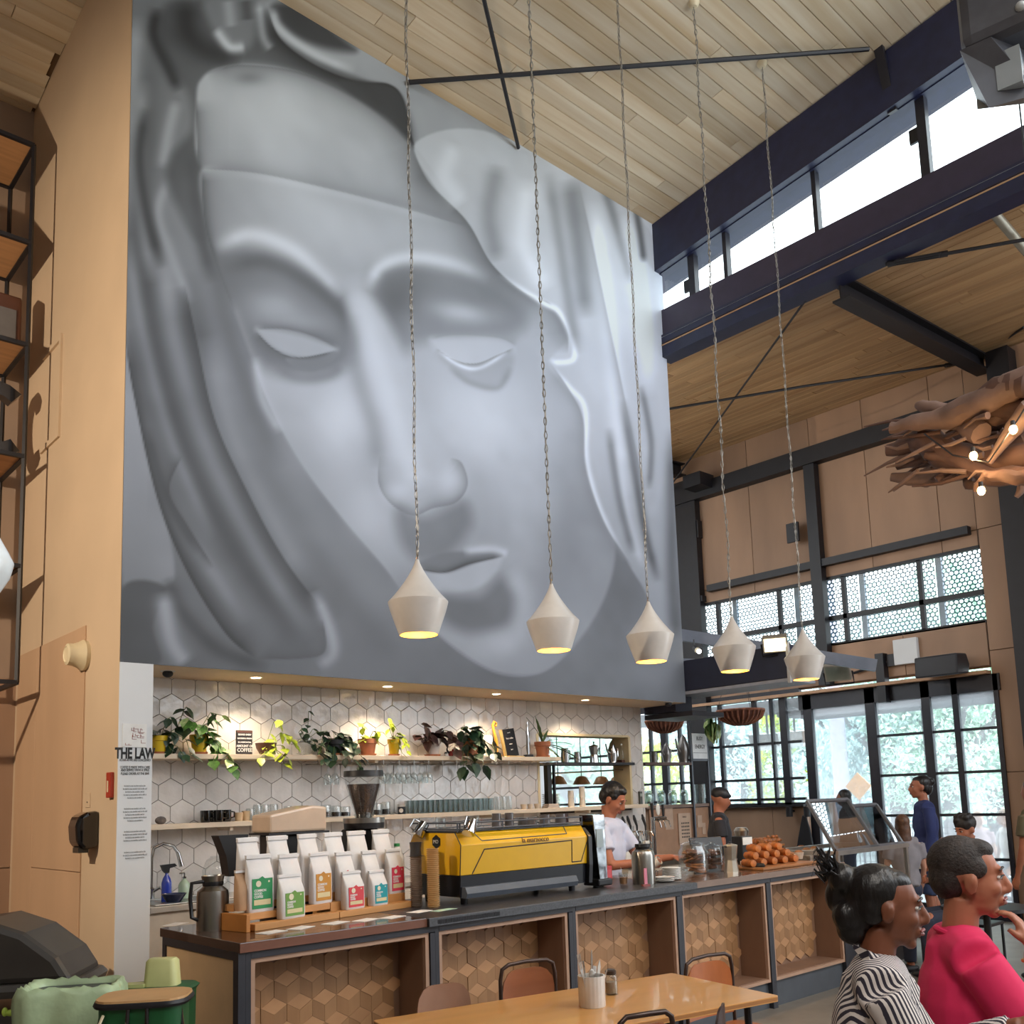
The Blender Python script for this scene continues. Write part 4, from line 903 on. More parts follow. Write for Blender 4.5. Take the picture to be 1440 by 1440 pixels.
# ---- driftwood chandelier
p = oX(1400, 612, 7.0); t = thing('driftwood_chandelier', 'big hanging chandelier of tangled grey driftwood branches with bulbs', 'chandelier', tuple(p))
M_drift = mat('driftwood', '6B4E44', .75, var=.15, scale=6, stretch=(1, 1, 1), bump=.3, bscale=25); M_drift2 = mat('driftwood_pale', '8A6E62', .75, var=.12, scale=6, bump=.3, bscale=25)
rr = random.Random(11)
def P7(a, b, dx=0): q = oX(a, b, 7.0+dx); return tuple(q-p)
br = [[(1252, 602), (1290, 594), (1330, 588), (1390, 560), (1450, 532)], [(1283, 600), (1330, 586), (1380, 572), (1460, 575)], [(1247, 634), (1275, 625), (1300, 617), (1330, 640), (1380, 655)],
    [(1254, 672), (1300, 673), (1345, 660), (1400, 640), (1460, 600)], [(1262, 655), (1300, 648), (1340, 620), (1380, 600), (1440, 590)], [(1343, 580), (1370, 565), (1400, 545), (1440, 540), (1470, 535)],
    [(1290, 568), (1320, 576), (1350, 590), (1380, 610)], [(1318, 675), (1360, 655), (1400, 648), (1460, 640)], [(1365, 690), (1370, 665), (1390, 640), (1440, 620)], [(1325, 620), (1370, 625), (1420, 632), (1470, 630)],
    [(1370, 690), (1385, 668), (1430, 672), (1470, 660)], [(1300, 640), (1340, 645), (1390, 670), (1450, 668)], [(1430, 700), (1440, 680), (1455, 650)], [(1318, 600), (1325, 630), (1345, 655), (1380, 660)],
    [(1360, 600), (1400, 615), (1450, 600)], [(1390, 650), (1420, 610), (1450, 570)], [(1340, 572), (1400, 590), (1460, 560)], [(1310, 660), (1370, 640), (1440, 650)]]
for i, b_ in enumerate(br):
    dz = (i % 5-2)*.14; P_ = [P7(a, b, dz+rr.uniform(-.06, .06)) for a, b in b_]
    C3 = [];  n = len(P_)
    for k in range(n-1):
        for j in range(4):
            f = j/4; C3.append(tuple(P_[k][m_]*(1-f)+P_[k+1][m_]*f+(rr.uniform(-.008, .008)) for m_ in range(3)))
    C3.append(P_[-1]); r0 = rr.uniform(.055, .085) if i < 9 else rr.uniform(.03, .05)
    R_ = [r0*(.55+.9*min(1, k/len(C3)*1.6)+rr.uniform(-.12, .12)) for k in range(len(C3))]
    MB().tube(C3, R_, 9).build('branch', M_drift if i % 3 else M_drift2, t, smooth=True)
for i in range(46):
    a, b = rr.uniform(1275, 1470), rr.uniform(580, 672); dx = rr.uniform(-.35, .35); s0 = Vector(P7(a, b, dx)); d_ = Vector((rr.uniform(-.1, .1), rr.uniform(.1, .42), rr.uniform(-.10, .08)))
    MB().tube([s0, s0+d_*.5+Vector((0, 0, rr.uniform(-.03, .03))), s0+d_], [rr.uniform(.012, .028), .014, .006], 7).build('twig', M_drift2 if i % 2 else M_drift, t, smooth=True)
for j, (a, b) in enumerate(((1425, 604), (1369, 641), (1380, 690))):
    q = P7(a, b, -.45); bb_ = MB().ell(q, (.026, .026, .032), 12, 8).build('bulb', mat('festoon_bulb', 'FFE8B0', .3, emis=10, ecol='FFD890'), t, smooth=True)
    MB().tube([(q[0], q[1], q[2]+.02), (q[0], q[1], q[2]+.06)], .015, 8).build('socket', M_dark, bb_)
    lamp('festoon_light', 'POINT', tuple(Vector(q)+Vector(p)+Vector((-.02, 0, -.05))), 4, (1, .65, .3), shadow_soft_size=.03)
MB().tube([P7(1300, 610, -.4), P7(1340, 640, -.45), P7(1390, 650, -.45), P7(1425, 600, -.45), P7(1450, 560, -.4)], .006, 5).build('cable', M_dark, t)
for (a, b) in ((1478, 560),): q = P7(a, b); MB().tube([q, (q[0], q[1], q[2]+2.5)], .006, 5).build('hanging_wire', M_dark, t)
# ================================================================ LEFT SIDE: shelving rack, wall fittings
RX, RY = XL-.02, 8.9
bx0 = float(oY(15, 258, 9.28)[0]); yf = float(oX(48, 205, bx0)[1])
t = thing('shelving_rack', 'tall black steel rack with timber shelves on the far left wall', 'shelving', (bx0, 9.3, 0))
o = MB()
ZT = float(oY(48, 205, 9.3)[2])
def lp(x, y, z): return (x-bx0, y-9.3, z)
bl_ = [float(oY(xx_, yy, yf)[2]) for xx_, yy in ((48, 205), (43, 342), (41, 486), (38, 643), (35, 797), (33, 960))]; print('rack', bx0, yf, bl_)
xx0 = bx0-3.0
for xx in (bx0, bx0-1.5, bx0-3.0):
    for yy in (9.28, yf): 
        if yy == yf and xx == bx0 and False: continue
        MB().tube([lp(xx, yy, bl_[-1]), lp(xx, yy, bl_[0])], .02, 4).build('upright', M_dark, t)
for k, zz in enumerate(bl_):
    for a_, b_ in ((lp(bx0, 9.28, zz), lp(xx0, 9.28, zz)), (lp(bx0, yf, zz), lp(xx0, yf, zz)), (lp(bx0, 9.28, zz), lp(bx0, yf, zz)), (lp(xx0, 9.28, zz), lp(xx0, yf, zz)), (lp(bx0-1.5, 9.28, zz), lp(bx0-1.5, yf, zz))):
        MB().beam(a_, b_, .035, .035, (0, 0, 1)).build('rail', M_dark, t)
    if k < 5: MB().box(-3, 0, yf-9.3+.02, -.04, zz-.0, zz+.02).build('shelf_board', mat('rack_board', 'B98A5E', .55, var=.08, stretch=(.4, 4, 4), scale=5), t)
p = oX(121, 922, XL); t = thing('wall_siren', 'round cream alarm siren on the cream side wall', 'alarm', tuple(p)); MXW = Matrix.Rotation(-PI/2, 4, 'Y')
MB().lathe([(.115, 0), (.12, .03), (.10, .06), (.085, .10), (.082, .14), (.06, .15), (.055, .145), (0, .145)], 32, mx=MXW).build('siren', M_cream_plastic, t, smooth=True)
p = oX(133, 1165, XL); t = thing('hand_dryer', 'glossy black hand dryer on the cream side wall', 'hand dryer', tuple(p)); M_gblack = mat('gloss_black', '0E0E10', .08, coat=.8)
MB().prism([(0, -.13), (-.10, -.15), (-.15, -.10), (-.16, .02), (-.14, .09), (-.08, .12), (0, .13)], -.10, .10, Matrix(((1, 0, 0, 0), (0, 0, 1, 0), (0, 1, 0, 0), (0, 0, 0, 1)))).build('cover', M_gblack, t, bev=.025, fix=True)
MB().box(-.13, -.06, -.06, .06, -.17, -.13).build('nozzle', mat('dryer_base', '2E2C28', .3), t)
p = oX(124, 1126, XL); t = thing('wall_plate', 'small beige blank plate above the hand dryer', 'plate', tuple(p)); MB().box(-.006, 0, -.05, .05, -.05, .06).build('plate', M_cream, t, bev=.003); MB().ell((-.008, 0, -.01), (.004, .005, .005), 8, 5).build('screw', M_dark, t)
p = oX(157, 1104, XL); t = thing('call_point', 'narrow red call point near the corner of the cream wall', 'switch', tuple(p)); MB().box(-.03, 0, -.05, .03, -.09, .09).build('housing', mat('red_plastic', 'A8331E', .4), t, bev=.005); MB().box(-.034, -.03, -.02, .0, -.05, .03).build('label_plate', M_cream_plastic, t)
p = oY(31, 998, 9.38); t = thing('wall_sensor', 'small beige box on the taupe wall under the black rack', 'sensor', tuple(p)); MB().box(-.05, .05, -.06, 0, -.09, .09).build('case', M_cream_plastic, t, bev=.006); MB().box(-.04, .04, -.066, -.06, -.0, .005).build('slot', M_dark, t)
# curved black letters and an arched box on the rack shelves
M_letter = mat('black_marquee', '17161A', .25, coat=.4)
zz = bl_[3]+.02; t = thing('marquee_letter', 'black curved letter C leaning on a rack shelf', 'letter', (float(oY(4, 600, 8.8)[0])+.02, 8.8, zz))
arc = [(.32*math.cos(math.radians(a_)), .36+.34*math.sin(math.radians(a_))) for a_ in range(50, 311, 20)]
arc2 = [(.2*math.cos(math.radians(a_)), .36+.22*math.sin(math.radians(a_))) for a_ in range(310, 49, -20)]
MB().prism(arc+arc2, -.06, .06, Matrix(((1, 0, 0, -.1), (0, 0, 1, 0), (0, 1, 0, .0), (0, 0, 0, 1)))).build('letter', M_letter, t, fix=True)
zz = bl_[2]+.02; t = thing('mantel_clock', 'dark brown carved wooden clock case on the rack shelf above the black letter', 'clock', (float(oY(2, 480, 8.8)[0]), 8.8, zz))
MB().box(-.2, .14, -.08, .08, 0, .5).build('case', mat('carved_wood', '5A3422', .5), t, bev=.02); MB().box(-.14, .09, -.09, -.08, .06, .36).build('face', mat('clock_face', '6E6A68', .4), t)
# cut-off white lamp at left edge
p = oX(-6, 792, 1.2*.9); d_ = ray(-34, 790); p = CAMPOS+d_*2.6
t = thing('white_pendant', 'white glossy lampshade cut off by the left edge', 'pendant lamp', tuple(p)); MB().lathe([(.012, .18), (.03, .12), (.08, .03), (.094, .0), (.085, -.04), (.06, -.085)], 32).build('shade', mat('white_gloss', 'E8EEF0', .15), t, smooth=True)
MB().tube([(0, 0, .1), (0, 0, 5.0)], .004, 6).build('cord', M_dark, t)
# notice lettering on the white pillar
inkm = mat('ink_black', '202022', .7); inkg = mat('ink_grey', '8A8C90', .7); 
def pil_pt(a, b): q = oY(a, b, YM-.013); return float(q[0]), float(q[2])
t = thing('pillar_notice', 'tall notice headed THE LAW printed on the white pillar', 'notice', (pil_pt(190, 1060)[0], YM-.013, pil_pt(190, 1060)[1]))
def pt(body, a, b, size, m_, sx=1, nm='lettering', bold=0.0):
    x_, z_ = pil_pt(a, b); return text(body, size, m_, t, Matrix.Translation((x_-t.location.x, -.001, z_-t.location.z)) @ Matrix.Rotation(PI/2, 4, 'X'), nm, sx=sx, font_bold=bold)
pt('THE LAW', 190, 1060, .105, inkm, .62, bold=.004)
pt('AS FAR AS WE ARE CONCERNED', 190, 1069, .024, inkm, .62)
for i, (yy, s_) in enumerate(((1079, 'COFFEE IS MADE WITH CARE'), (1083, 'AND SERVED WITH A SMILE'), (1088, 'PLEASE ORDER AT THE BAR'))): pt(s_, 190, yy, .026, inkm, .62)
for k, (y0, n_) in enumerate(((1105, 5), (1137, 5), (1169, 4), (1198, 3))):
    for i in range(n_): pt('be kind to one another and to the staff'[:(34, 38, 30, 36, 24)[i]], 190, y0+i*4.2, .018, inkg, .6, 'small_print')
x_, z_ = pil_pt(189, 1035); zt = pil_pt(189, 1018)[1]
pb_ = MB().box(x_-t.location.x-.085, x_-t.location.x+.085, -.006, 0, pil_pt(189, 1051)[1]-t.location.z, zt-t.location.z).build('picture', mat('picture_paper', 'E6E6E4', .7), t)
o = MB(); rr = random.Random(2); w0 = x_-t.location.x
for i in range(16):
    xa = w0+rr.uniform(-.07, .05); za_ = pil_pt(189, 1051)[1]-t.location.z+.01+rr.uniform(0, .12); o.box(xa, xa+rr.uniform(.01, .04), -.0075, -.006, za_, za_+.003); o.box(xa, xa+.003, -.0075, -.006, za_, za_+rr.uniform(.01, .03))
o.build('sketch_lines', mat('sketch_red', '9A5A54', .7), pb_)['kind'] = 'stuff'
# ================================================================ ON THE BAR COUNTER
G_clear = clear_glass('clear_glassware', 'FAFCFC', .2); M_steelb = mat('brushed_steel', 'A9A6A0', .28, metal=1.0, var=.08, scale=4, stretch=(6, 6, .3)); M_chrome = mat('chrome', 'C8C8C8', .08, metal=1.0)
M_wht = mat('white_ceramic', 'E6E2DC', .25, coat=.3); M_blk = mat('black_plastic', '17171A', .4); M_paper = mat('paper_white', 'E9E4E0', .75)
def on(px_, py_, z=CZ): q = oZ(px_, py_, z); return (float(q[0]), float(q[1]), z)
# ---- espresso machine
MY = 4.78
mx0, mx1 = float(oY(649, 1230, MY)[0]), float(oY(828, 1230, MY)[0]); ML = mx1-mx0
def zh(a, b): return float(oY(a, b, MY)[2])-CZ
z1, z2, z3, z4 = zh(646, 1171), zh(647, 1189), zh(648, 1232), zh(648, 1256); print('machine', mx0, mx1, z1, z2, z3, z4)
t = thing('espresso_machine', 'big yellow and black espresso machine on the stone worktop', 'coffee machine', (mx0, MY, CZ))
M_yel = mat('machine_yellow', 'D9A70F', .28, var=.02, coat=.4); M_mblk = mat('machine_black', '15171E', .35); M_mgrey = mat('machine_grey', '4A505A', .4)
PX_ = Matrix(((0, 0, 1, 0), (1, 0, 0, 0), (0, 1, 0, 0), (0, 0, 0, 1)))      # (a,b,c) -> x=c, y=a, z=b
MD = .56
prof = [(0.015, z3), (0, z2), (.06, z1), (MD-.06, z1), (MD, z2), (MD-.03, z3)]
MB().prism(prof, .0, ML, PX_).build('body_panel', M_yel, t, bev=.004, fix=True)
MB().prism([(.03, .05), (.02, z3-.002), (MD-.04, z3-.002), (MD-.05, .05)], .01, ML-.01, PX_).build('base', M_mblk, t, fix=True)
MB().prism([(-.03, .075), (-.01, .115), (.05, .115), (.05, .045), (-.02, .045)], .02, ML-.14, PX_).build('drip_tray', M_mgrey, t, fix=True)
MB().prism([(-.012, z3-.01), (-.012, z2+.0), (.05, z1-.02), (MD*.5, z1-.02), (MD*.5, .05), (.0, .05)], ML-.0, ML+.035, PX_).build('end_cheek', M_mblk, t, fix=True)
for fx in (.08, ML-.1):
    for fy in (.08, MD-.1): MB().lathe([(.022, 0), (.026, .05)], 12, (fx, fy, 0)).build('foot', M_dark, t, smooth=True)
# proud outline strips on the front
def strip(pts, w=.007, m_=M_dark):
    o = MB()
    for (xa, ya, za), (xb, yb, zb_) in zip(pts[:-1], pts[1:]): o.beam((xa, ya, za), (xb, yb, zb_), .006, w, (0, 1, 0)) if False else o.tube([(xa, ya, za), (xb, yb, zb_)], w*.6, 6)
    return o.build('trim_line', m_, t)
def fy_(z): return .015*(z2-z)/(z2-z3) if z < z2 else .06*(z-z2)/(z1-z2)
strip([(x, fy_(z), z) for x, z in ((.10, z3+.005), (.20, z2-.035), (ML-.16, z2-.02), (ML-.155, z3+.02), (ML-.06, z3+.02), (ML-.0, z2-.03))])
strip([(x, fy_(z), z) for x, z in ((.15, z1-.004), (.19, z2+.02), (ML-.19, z2+.028), (ML-.185, z1-.004))], m_=M_mgrey)
strip([(0, .06, z1), (0, 0, z2), (0, .015, z3)], .006)
strip([(0, .06, z1), (0, MD-.06, z1)], .006)
text('la marzocco', .052, mat('badge_bronze', '6A4A1C', .35, metal=.6), t, Matrix.Translation((ML*.56, -.002, z2+.004)) @ Matrix.Rotation(PI/2-.25, 4, 'X'), 'wordmark', ext=.002)
b_ = MB().prism([(0, -.045), (.04, -.022), (.04, .022), (0, .045), (-.04, .022), (-.04, -.022)], 0, .006, Matrix(((0, 0, -1, 0), (1, 0, 0, MD*.45), (0, 1, 0, (z1+z2)/2-.02), (0, 0, 0, 1)))).build('badge', M_mblk, t, fix=True)
text('MO', .035, M_wht, b_, Matrix.Translation((-.008, MD*.45, (z1+z2)/2-.02)) @ Matrix.Rotation(-PI/2, 4, 'Z') @ Matrix.Rotation(PI/2, 4, 'X'), 'badge_letters')
MB().box(.0, ML, .05, MD-.05, z1, z1+.008).build('cup_tray', M_mblk, t)
o = MB()
for zz in (z1+.02, z1+.06):
    o.tube([(.0, .03, zz), (ML-.02, .03, zz), (ML+.0, MD-.04, zz), (-.0, MD-.04, zz), (.0, .03, zz)], .006, 6)
for xx in (0, .02, ML*.33, ML*.66, ML-.02): o.tube([(xx, .03, z1), (xx, .03, z1+.06)], .006, 6)
o.build('cup_rail', M_mgrey, t)
for k in range(5): MB().box(.12+k*.19, .2+k*.19, -.012, -.002, 0.05, .055).build('vent', M_mgrey, t)
# small tumblers and cups on top of the machine
M_cupg = mat('smoked_cup', '5A5658', .15, var=.1, coat=.6); M_cupb = mat('brown_cup', '4A2A26', .3, coat=.4)
def tumbler(loc, r, h, m_, name, label, cat, group, taper=1.15, lab=None, inv=False):
    t_ = thing(name, label, cat, loc, group=group)
    pr = [(r*.0, .002), (r, .002), (r*taper, h), (r*taper-.003, h), (r-.002, .01), (0, .01)]
    if inv: pr = [(x, h-z) for x, z in pr]
    MB().lathe(pr, 18).build('cup_body' if 'cup' in name or 'mug' in name else 'glass_body', m_, t_, smooth=True); return t_
zt_ = CZ+z1+.009
tops = [(700, 1155, .034, .10, 'S'), (718, 1155, .034, .10, 'S'), (738, 1155, .042, .06, 's'), (750, 1160, .036, .05, 's'), (768, 1155, .042, .075, 's'), (790, 1155, .042, .075, 's'), (806, 1155, .035, .075, 'B'), (820, 1155, .035, .075, 'B'), (833, 1155, .035, .075, 'B')]
nmz = ['first', 'second', 'third', 'fourth', 'fifth', 'sixth', 'seventh', 'eighth', 'ninth']
for i, (a, b, r, h, k) in enumerate(tops):
    xx = float(oY(a*.995, b, MY+.12)[0])
    if i == 3: yy = MY+.10
    else: yy = MY+.2
    xx = float(oY(a-2, 1150, yy)[0]); xx = min(xx, mx1-.03)
    tumbler((xx, yy, zt_), r, h, M_cupb if k == 'B' else M_cupg, 'espresso_cup', '%s cup from the left on top of the yellow machine, %s' % (nmz[i], {'S': 'tall smoky grey', 's': 'low upturned smoky grey', 'B': 'brown glazed'}[k]), 'cup', 'cups on the coffee machine', .9, inv=False)
for (a, b, sc) in ((697, 1160, 1), (635, 1158, .9)):
    yy = MY+.22; xx = float(oY(a-25, 1150, yy)[0])
    tumbler((max(xx, mx0+.05), yy+.05, zt_), .036*sc, .09*sc, G_clear, 'glass_tumbler', 'clear glass on the coffee machine, %s' % ('beside the smoky cups' if sc == 1 else 'near its left end'), 'glass', 'clear glasses on the coffee machine')
# two steel milk jugs hooked on the machine's top corner
def milk_jug(loc, rz, label, tilt=.6):
    t_ = thing('milk_jug', label, 'jug', loc, rz=rz)
    R_ = Matrix.Rotation(tilt, 4, 'Y')
    MB().lathe([(0, -.05), (.042, -.05), (.044, -.04), (.036, .03), (.034, .05), (.032, .05), (.034, .03), (.04, -.04), (0, -.042)], 22, mx=R_).build('jug_body', M_chrome, t_, smooth=True)
    MB().tube([(-.036, 0, .035), (-.075, 0, .03), (-.075, 0, -.03), (-.043, 0, -.035)], .006, 6, mx=R_).build('handle', M_chrome, t_, smooth=True)
q = oY(661, 1163, MY-.02); milk_jug((float(q[0]), float(q[1]), float(q[2])), .4, 'steel milk jug hung on the front corner of the yellow machine')
q = oX(592, 1166, mx0-.03); milk_jug((float(q[0]), float(q[1]), float(q[2])), -.3, 'steel milk jug hung at the back left corner of the yellow machine')
# ---- paper cup towers
M_kraft = mat('kraft_cup', 'C9A06A', .65, var=.04); M_kraft2 = mat('grey_cup', '9C8A7C', .65, var=.04)
def cup_tower(a, b, top, n, m_, label, w=.038):
    x, y, z = on(a, b); t_ = thing('paper_cup_stack', label, 'cup stack', (x, y, z)); H_ = float(oY(a, top, y)[2])-z; st = H_/n
    for i in range(n):
        MB().lathe([(w*.82, i*st), (w, i*st+st*.72), (w*1.09, i*st+st*.8), (w*1.09, i*st+st*.98), (w*.9, i*st+st)], 18).build('paper_cup', m_, t_, smooth=True, sharp=25)
    return t_, H_
cup_tower(610, 1276, 1193, 30, M_kraft, 'tall stack of kraft paper cups in front of the yellow machine')
tt2, H2 = cup_tower(586, 1275, 1204, 26, M_kraft2, 'greyish stack of paper cups left of the kraft stack')
MB().box(-.045, .045, -.045, .045, H2+.001, H2+.002).lathe([(.038, H2), (.034, H2+.05), (.04, H2+.09)], 18).build('printed_cup', mat('printed_cup', '2C2624', .5), tt2, smooth=True)
# ---- bean grinder hopper
x, y, z = on(512, 1290); y = 5.36; x = float(oY(512, 1160, y)[0])
t = thing('coffee_grinder', 'coffee grinder with a clear hopper of beans behind the coffee bags', 'grinder', (x, y, CZ))
def gz_(py_): return float(oY(512, py_, y)[2])-CZ
gzz = {k: gz_(k) for k in (1084, 1092, 1104, 1145, 1150, 1157, 1165)}
pxm = 1327.4/float((np.array((x, y, 1.6))-CAMPOS)@cf)
R1 = 27/pxm; 
MB().lathe([(R1*.55, gzz[1145]), (R1*.45, gzz[1150]), (R1*.5, gzz[1145]+.01), (R1*.93, gzz[1104]), (R1, gzz[1092]), (R1*.98, gzz[1092])], 28).build('hopper', G_clear, t, smooth=True)
MB().lathe([(0, gzz[1145]-.01), (R1*.42, gzz[1145]), (R1*.85, gzz[1104]), (R1*.84, gzz[1104]+.006), (0, gzz[1104]+.008)], 28).build('coffee_beans', mat('roast_beans', '3A241C', .5, var=.3, scale=60, bump=.6, bscale=90), t, smooth=True)
MB().lathe([(0, gzz[1084]), (R1*1.03, gzz[1084]), (R1*1.05, gzz[1092]), (R1, gzz[1092]), (0, gzz[1092])], 28).build('lid', M_blk, t, smooth=True, sharp=30)
MB().lathe([(R1*.4, gzz[1150]+.0), (R1*.4, gzz[1145]+.01)], 20).build('collar', M_blk, t, smooth=True)
MB().lathe([(0, gzz[1157]), (R1*1.08, gzz[1157]), (R1*1.08, gzz[1150]), (0, gzz[1150])], 30).build('top_plate', M_steelb, t, smooth=True, sharp=30)
MB().lathe([(0, gzz[1165]), (R1*1.03, gzz[1165]), (R1*1.05, gzz[1157]), (0, gzz[1157])], 30).build('burr_housing', M_blk, t, smooth=True, sharp=30)
MB().box(-.10, .10, -.04, .14, .0, gzz[1165]-.0).build('body', M_blk, t, bev=.02)
# ---- second grinder (low bean box) at left
yb = 5.36; xA, xB = float(oY(366, 1150, yb)[0]), float(oY(446, 1150, yb)[0]); zA, zB = float(oY(400, 1170, yb)[2]), float(oY(400, 1136, yb)[2])
t = thing('coffee_grinder', 'low grinder with a wide clear tub of pale beans behind the left coffee bags', 'grinder', ((xA+xB)/2, yb, CZ)); hw_ = (xB-xA)/2
MB().box(-hw_*.75, hw_*.75, -.07, .12, 0, zA-CZ-.005).build('body', M_blk, t, bev=.02)
MB().prism([(-hw_, 0), (hw_, 0), (hw_+.0, zB-zA), (hw_-.1, zB-zA+.01), (-hw_, zB-zA-.04)], -.12, .12, Matrix(((1, 0, 0, 0), (0, 0, 1, 0), (0, 1, 0, zA-CZ), (0, 0, 0, 1)))).build('tub', mat('frosted_tub', 'C8B09A', .3, var=.05, trans=.0, coat=.5), t, bev=.015, fix=True)
MB().box(-hw_-.01, hw_+.01, -.13, .13, zA-CZ-.012, zA-CZ).build('tub_rim', M_dark, t)
q = oY(322, 1203, 5.36); MB().prism([(-.09, .12), (.1, .12), (.07, -.02), (.03, -.12), (-.02, -.12), (-.04, 0)], -.05, .05, Matrix(((1, 0, 0, float(q[0])-t.location.x), (0, 0, 1, 0), (0, 1, 0, float(q[2])-CZ), (0, 0, 0, 1)))).build('dosing_funnel', M_blk, t, fix=True)
# ---- stepped wooden display with coffee bags
c0 = np.array(on(352, 1311)[:2]); c1 = np.array(on(583, 1275)[:2]); dv = (c1-c0); BL = float(np.hypot(*dv)); dv = dv/BL; ang = math.atan2(dv[1], dv[0]); print('stand', c0, c1, BL)
t = thing('bag_display_stand', 'stepped pine display stand holding the coffee bags', 'stand', (float(c0[0]), float(c0[1]), CZ), rz=ang)
M_pine = mat('stand_pine', 'C88F54', .5, var=.08, stretch=(.5, 3, 3), scale=5)
sd = .082; sh = .05
for k in range(3):
    MB().box(0 if k else .03, BL*.5-.002, k*sd, (k+1)*sd, k*sh*(1 if k else 0), sh*(k+.75)).build('step', M_pine, t, bev=.003)
    MB().box(BL*.5+.002, BL, k*sd, (k+1)*sd, 0, sh*(k+.75)).build('step', M_pine, t, bev=.003)
MB().box(-.025, .0, .0, 3*sd, 0, sh*1.9).build('side_board', mat('side_board', 'B87838', .5), t, bev=.003)
M_bag = mat('bag_white', 'DEDBDA', .5, var=.04, scale=10, bump=.25, bscale=18)
LAB = {'green': '2E9158', 'olive': '6E9C48', 'amber': 'C98B34', 'red': 'D8444C', 'teal': '1F97A0', 'crimson': 'E0405A', 'none': None}
def coffee_bag(s, k, w, h, lab, label, d=.062, group='white coffee bags on the stepped stand', front=0.01):
    # s = position along the stand, k = step
    yb_ = k*sd+front+d/2; zb_ = sh*(k+.75)
    ca, sa = math.cos(ang), math.sin(ang); X0 = float(c0[0])+s*ca-yb_*sa; Y0 = float(c0[1])+s*sa+yb_*ca
    t_ = thing('coffee_bag', label, 'coffee bag', (X0, Y0, CZ+zb_), rz=ang+random.uniform(-.06, .06), group=group)
    rings = []
    for f, wf_, df in ((0, .96, .9), (.03, 1, 1), (.35, 1, 1.02), (.6, .99, .9), (.75, .95, .6), (.86, .92, .25), (.93, .94, .10), (1, .97, .06)):
        a_, b_ = w/2*wf_, d/2*df; z_ = h*f; cyy = (0 if f < .6 else (f-.6)*.05); rr_ = min(a_, b_)*.35
        P_ = []
        for sx_, sy_ in ((1, -1), (1, 1), (-1, 1), (-1, -1)):
            P_.append((sx_*(a_-rr_ if sx_*sy_ < 0 else a_), cyy+sy_*(b_ if sx_*sy_ < 0 else b_-rr_), z_)); P_.append((sx_*(a_ if sx_*sy_ < 0 else a_-rr_), cyy+sy_*(b_-rr_ if sx_*sy_ < 0 else b_), z_))
        rings.append(P_)
    MB().loft(rings).build('bag', M_bag, t_, smooth=True, sharp=60)
    MB().box(-w*.48, w*.48, d*.0+.004, d*.0+.02, h*.93, h*.99).build('fold', M_bag, t_)
    if lab:
        m_ = mat('label_'+lab, LAB[lab], .6); lw, lh = w*.78, h*.52; zc = h*.32
        L_ = MB().box(-lw/2, lw/2, -d/2-.003, -d/2-.0005, zc-lh/2, zc+lh/2).prism([(-lw*.18, zc+lh/2), (lw*.12, zc+lh/2), (-.0, zc+lh/2+.012)], -d/2-.003, -d/2-.0006, PYW).build('label_panel', m_, t_)
        yq = -d/2-.0035
        for j, tx in enumerate(('COMMON', 'GOOD', 'COFFEE')): text(tx, lh*.115, M_paper, L_, Matrix.Translation((-lw*.42, yq, zc+lh*(.10-.105*j))) @ Matrix.Rotation(PI/2, 4, 'X'), 'lettering', align='LEFT', font_bold=.0006, sx=.9)
        MB().box(-lw*.42, lw*.40, yq-.0005, yq+.0003, zc-lh*.38, zc-lh*.2).build('label_band', mat('band_cream', 'E0CFA0', .6), L_)
        MB().lathe([(0, .0008), (lw*.13, .0008), (lw*.13, 0)], 12, mx=Matrix.Translation((-lw*.2, yq, zc+lh*.33)) @ Matrix.Rotation(PI/2, 4, 'X')).build('emblem', mat('emblem_pale', 'E8DEC4', .6), L_)
        MB().box(lw*.28, lw*.36, yq-.0004, yq+.0002, zc+lh*.36, zc+lh*.42).build('emblem', MATS['emblem_pale'], L_)
def s_at(px_, k): # parameter along the stand seen at this column for step k
    yb_ = k*sd+.045
    best = min(np.linspace(-.05, BL+.1, 300), key=lambda s_: abs(720+FPX*(((lambda D: D@cr/(D@cf))(np.array([c0[0]+s_*dv[0]-yb_*dv[1], c0[1]+s_*dv[1]+yb_*dv[0], CZ+.15])-CAMPOS)))-px_)); return float(best)
for (px_, lab, w, h, nm) in ((410, 'olive', .175, .245, 'olive-green label, front row left'), (497, 'red', .155, .225, 'small bag with a red label, front row'), (532, 'teal', .135, .215, 'small bag with a teal label, front row')): coffee_bag(s_at(px_, 0), 0, w, h, lab, 'white coffee bag with '+nm if 'small' not in nm else 'white '+nm, front=.02)
for (px_, lab, w, h, nm) in ((364, 'green', .17, .315, 'bag with a dark green label at the left end of the stand'), (406, None, .15, .305, 'unlabelled bag between the two green labelled ones'), (449, 'amber', .155, .30, 'bag with an amber label in the middle row'), (484, 'red', .13, .29, 'tall bag with red side print behind the small red one'), (520, None, .125, .285, 'plain silvery bag behind the teal one'), (554, 'crimson', .145, .285, 'bag with a crimson label at the right end of the stand')): coffee_bag(s_at(px_, 1), 1, w, h, lab, 'white coffee '+nm, d=.055)
for i, (px_, nm) in enumerate(((349, 'leftmost'), (391, 'second'), (433, 'third'), (470, 'fourth'), (503, 'fifth'), (537, 'rightmost'))): coffee_bag(s_at(px_, 2), 2, .15, .36, None, '%s tall plain white bag in the back row of the stand' % nm, d=.06)
coffee_bag(s_at(341, 1.3), 1.3, .09, .22, None, 'crumpled kraft paper bag at the left end of the stand', group=None); bpy.data.objects['coffee_bag.%03d' % (len([o for o in bpy.data.objects if o.name.startswith('coffee_bag')])-1)].children[0].data.materials[0] = mat('kraft_bag', 'C9A07A', .7, var=.1, bump=.4, bscale=15)
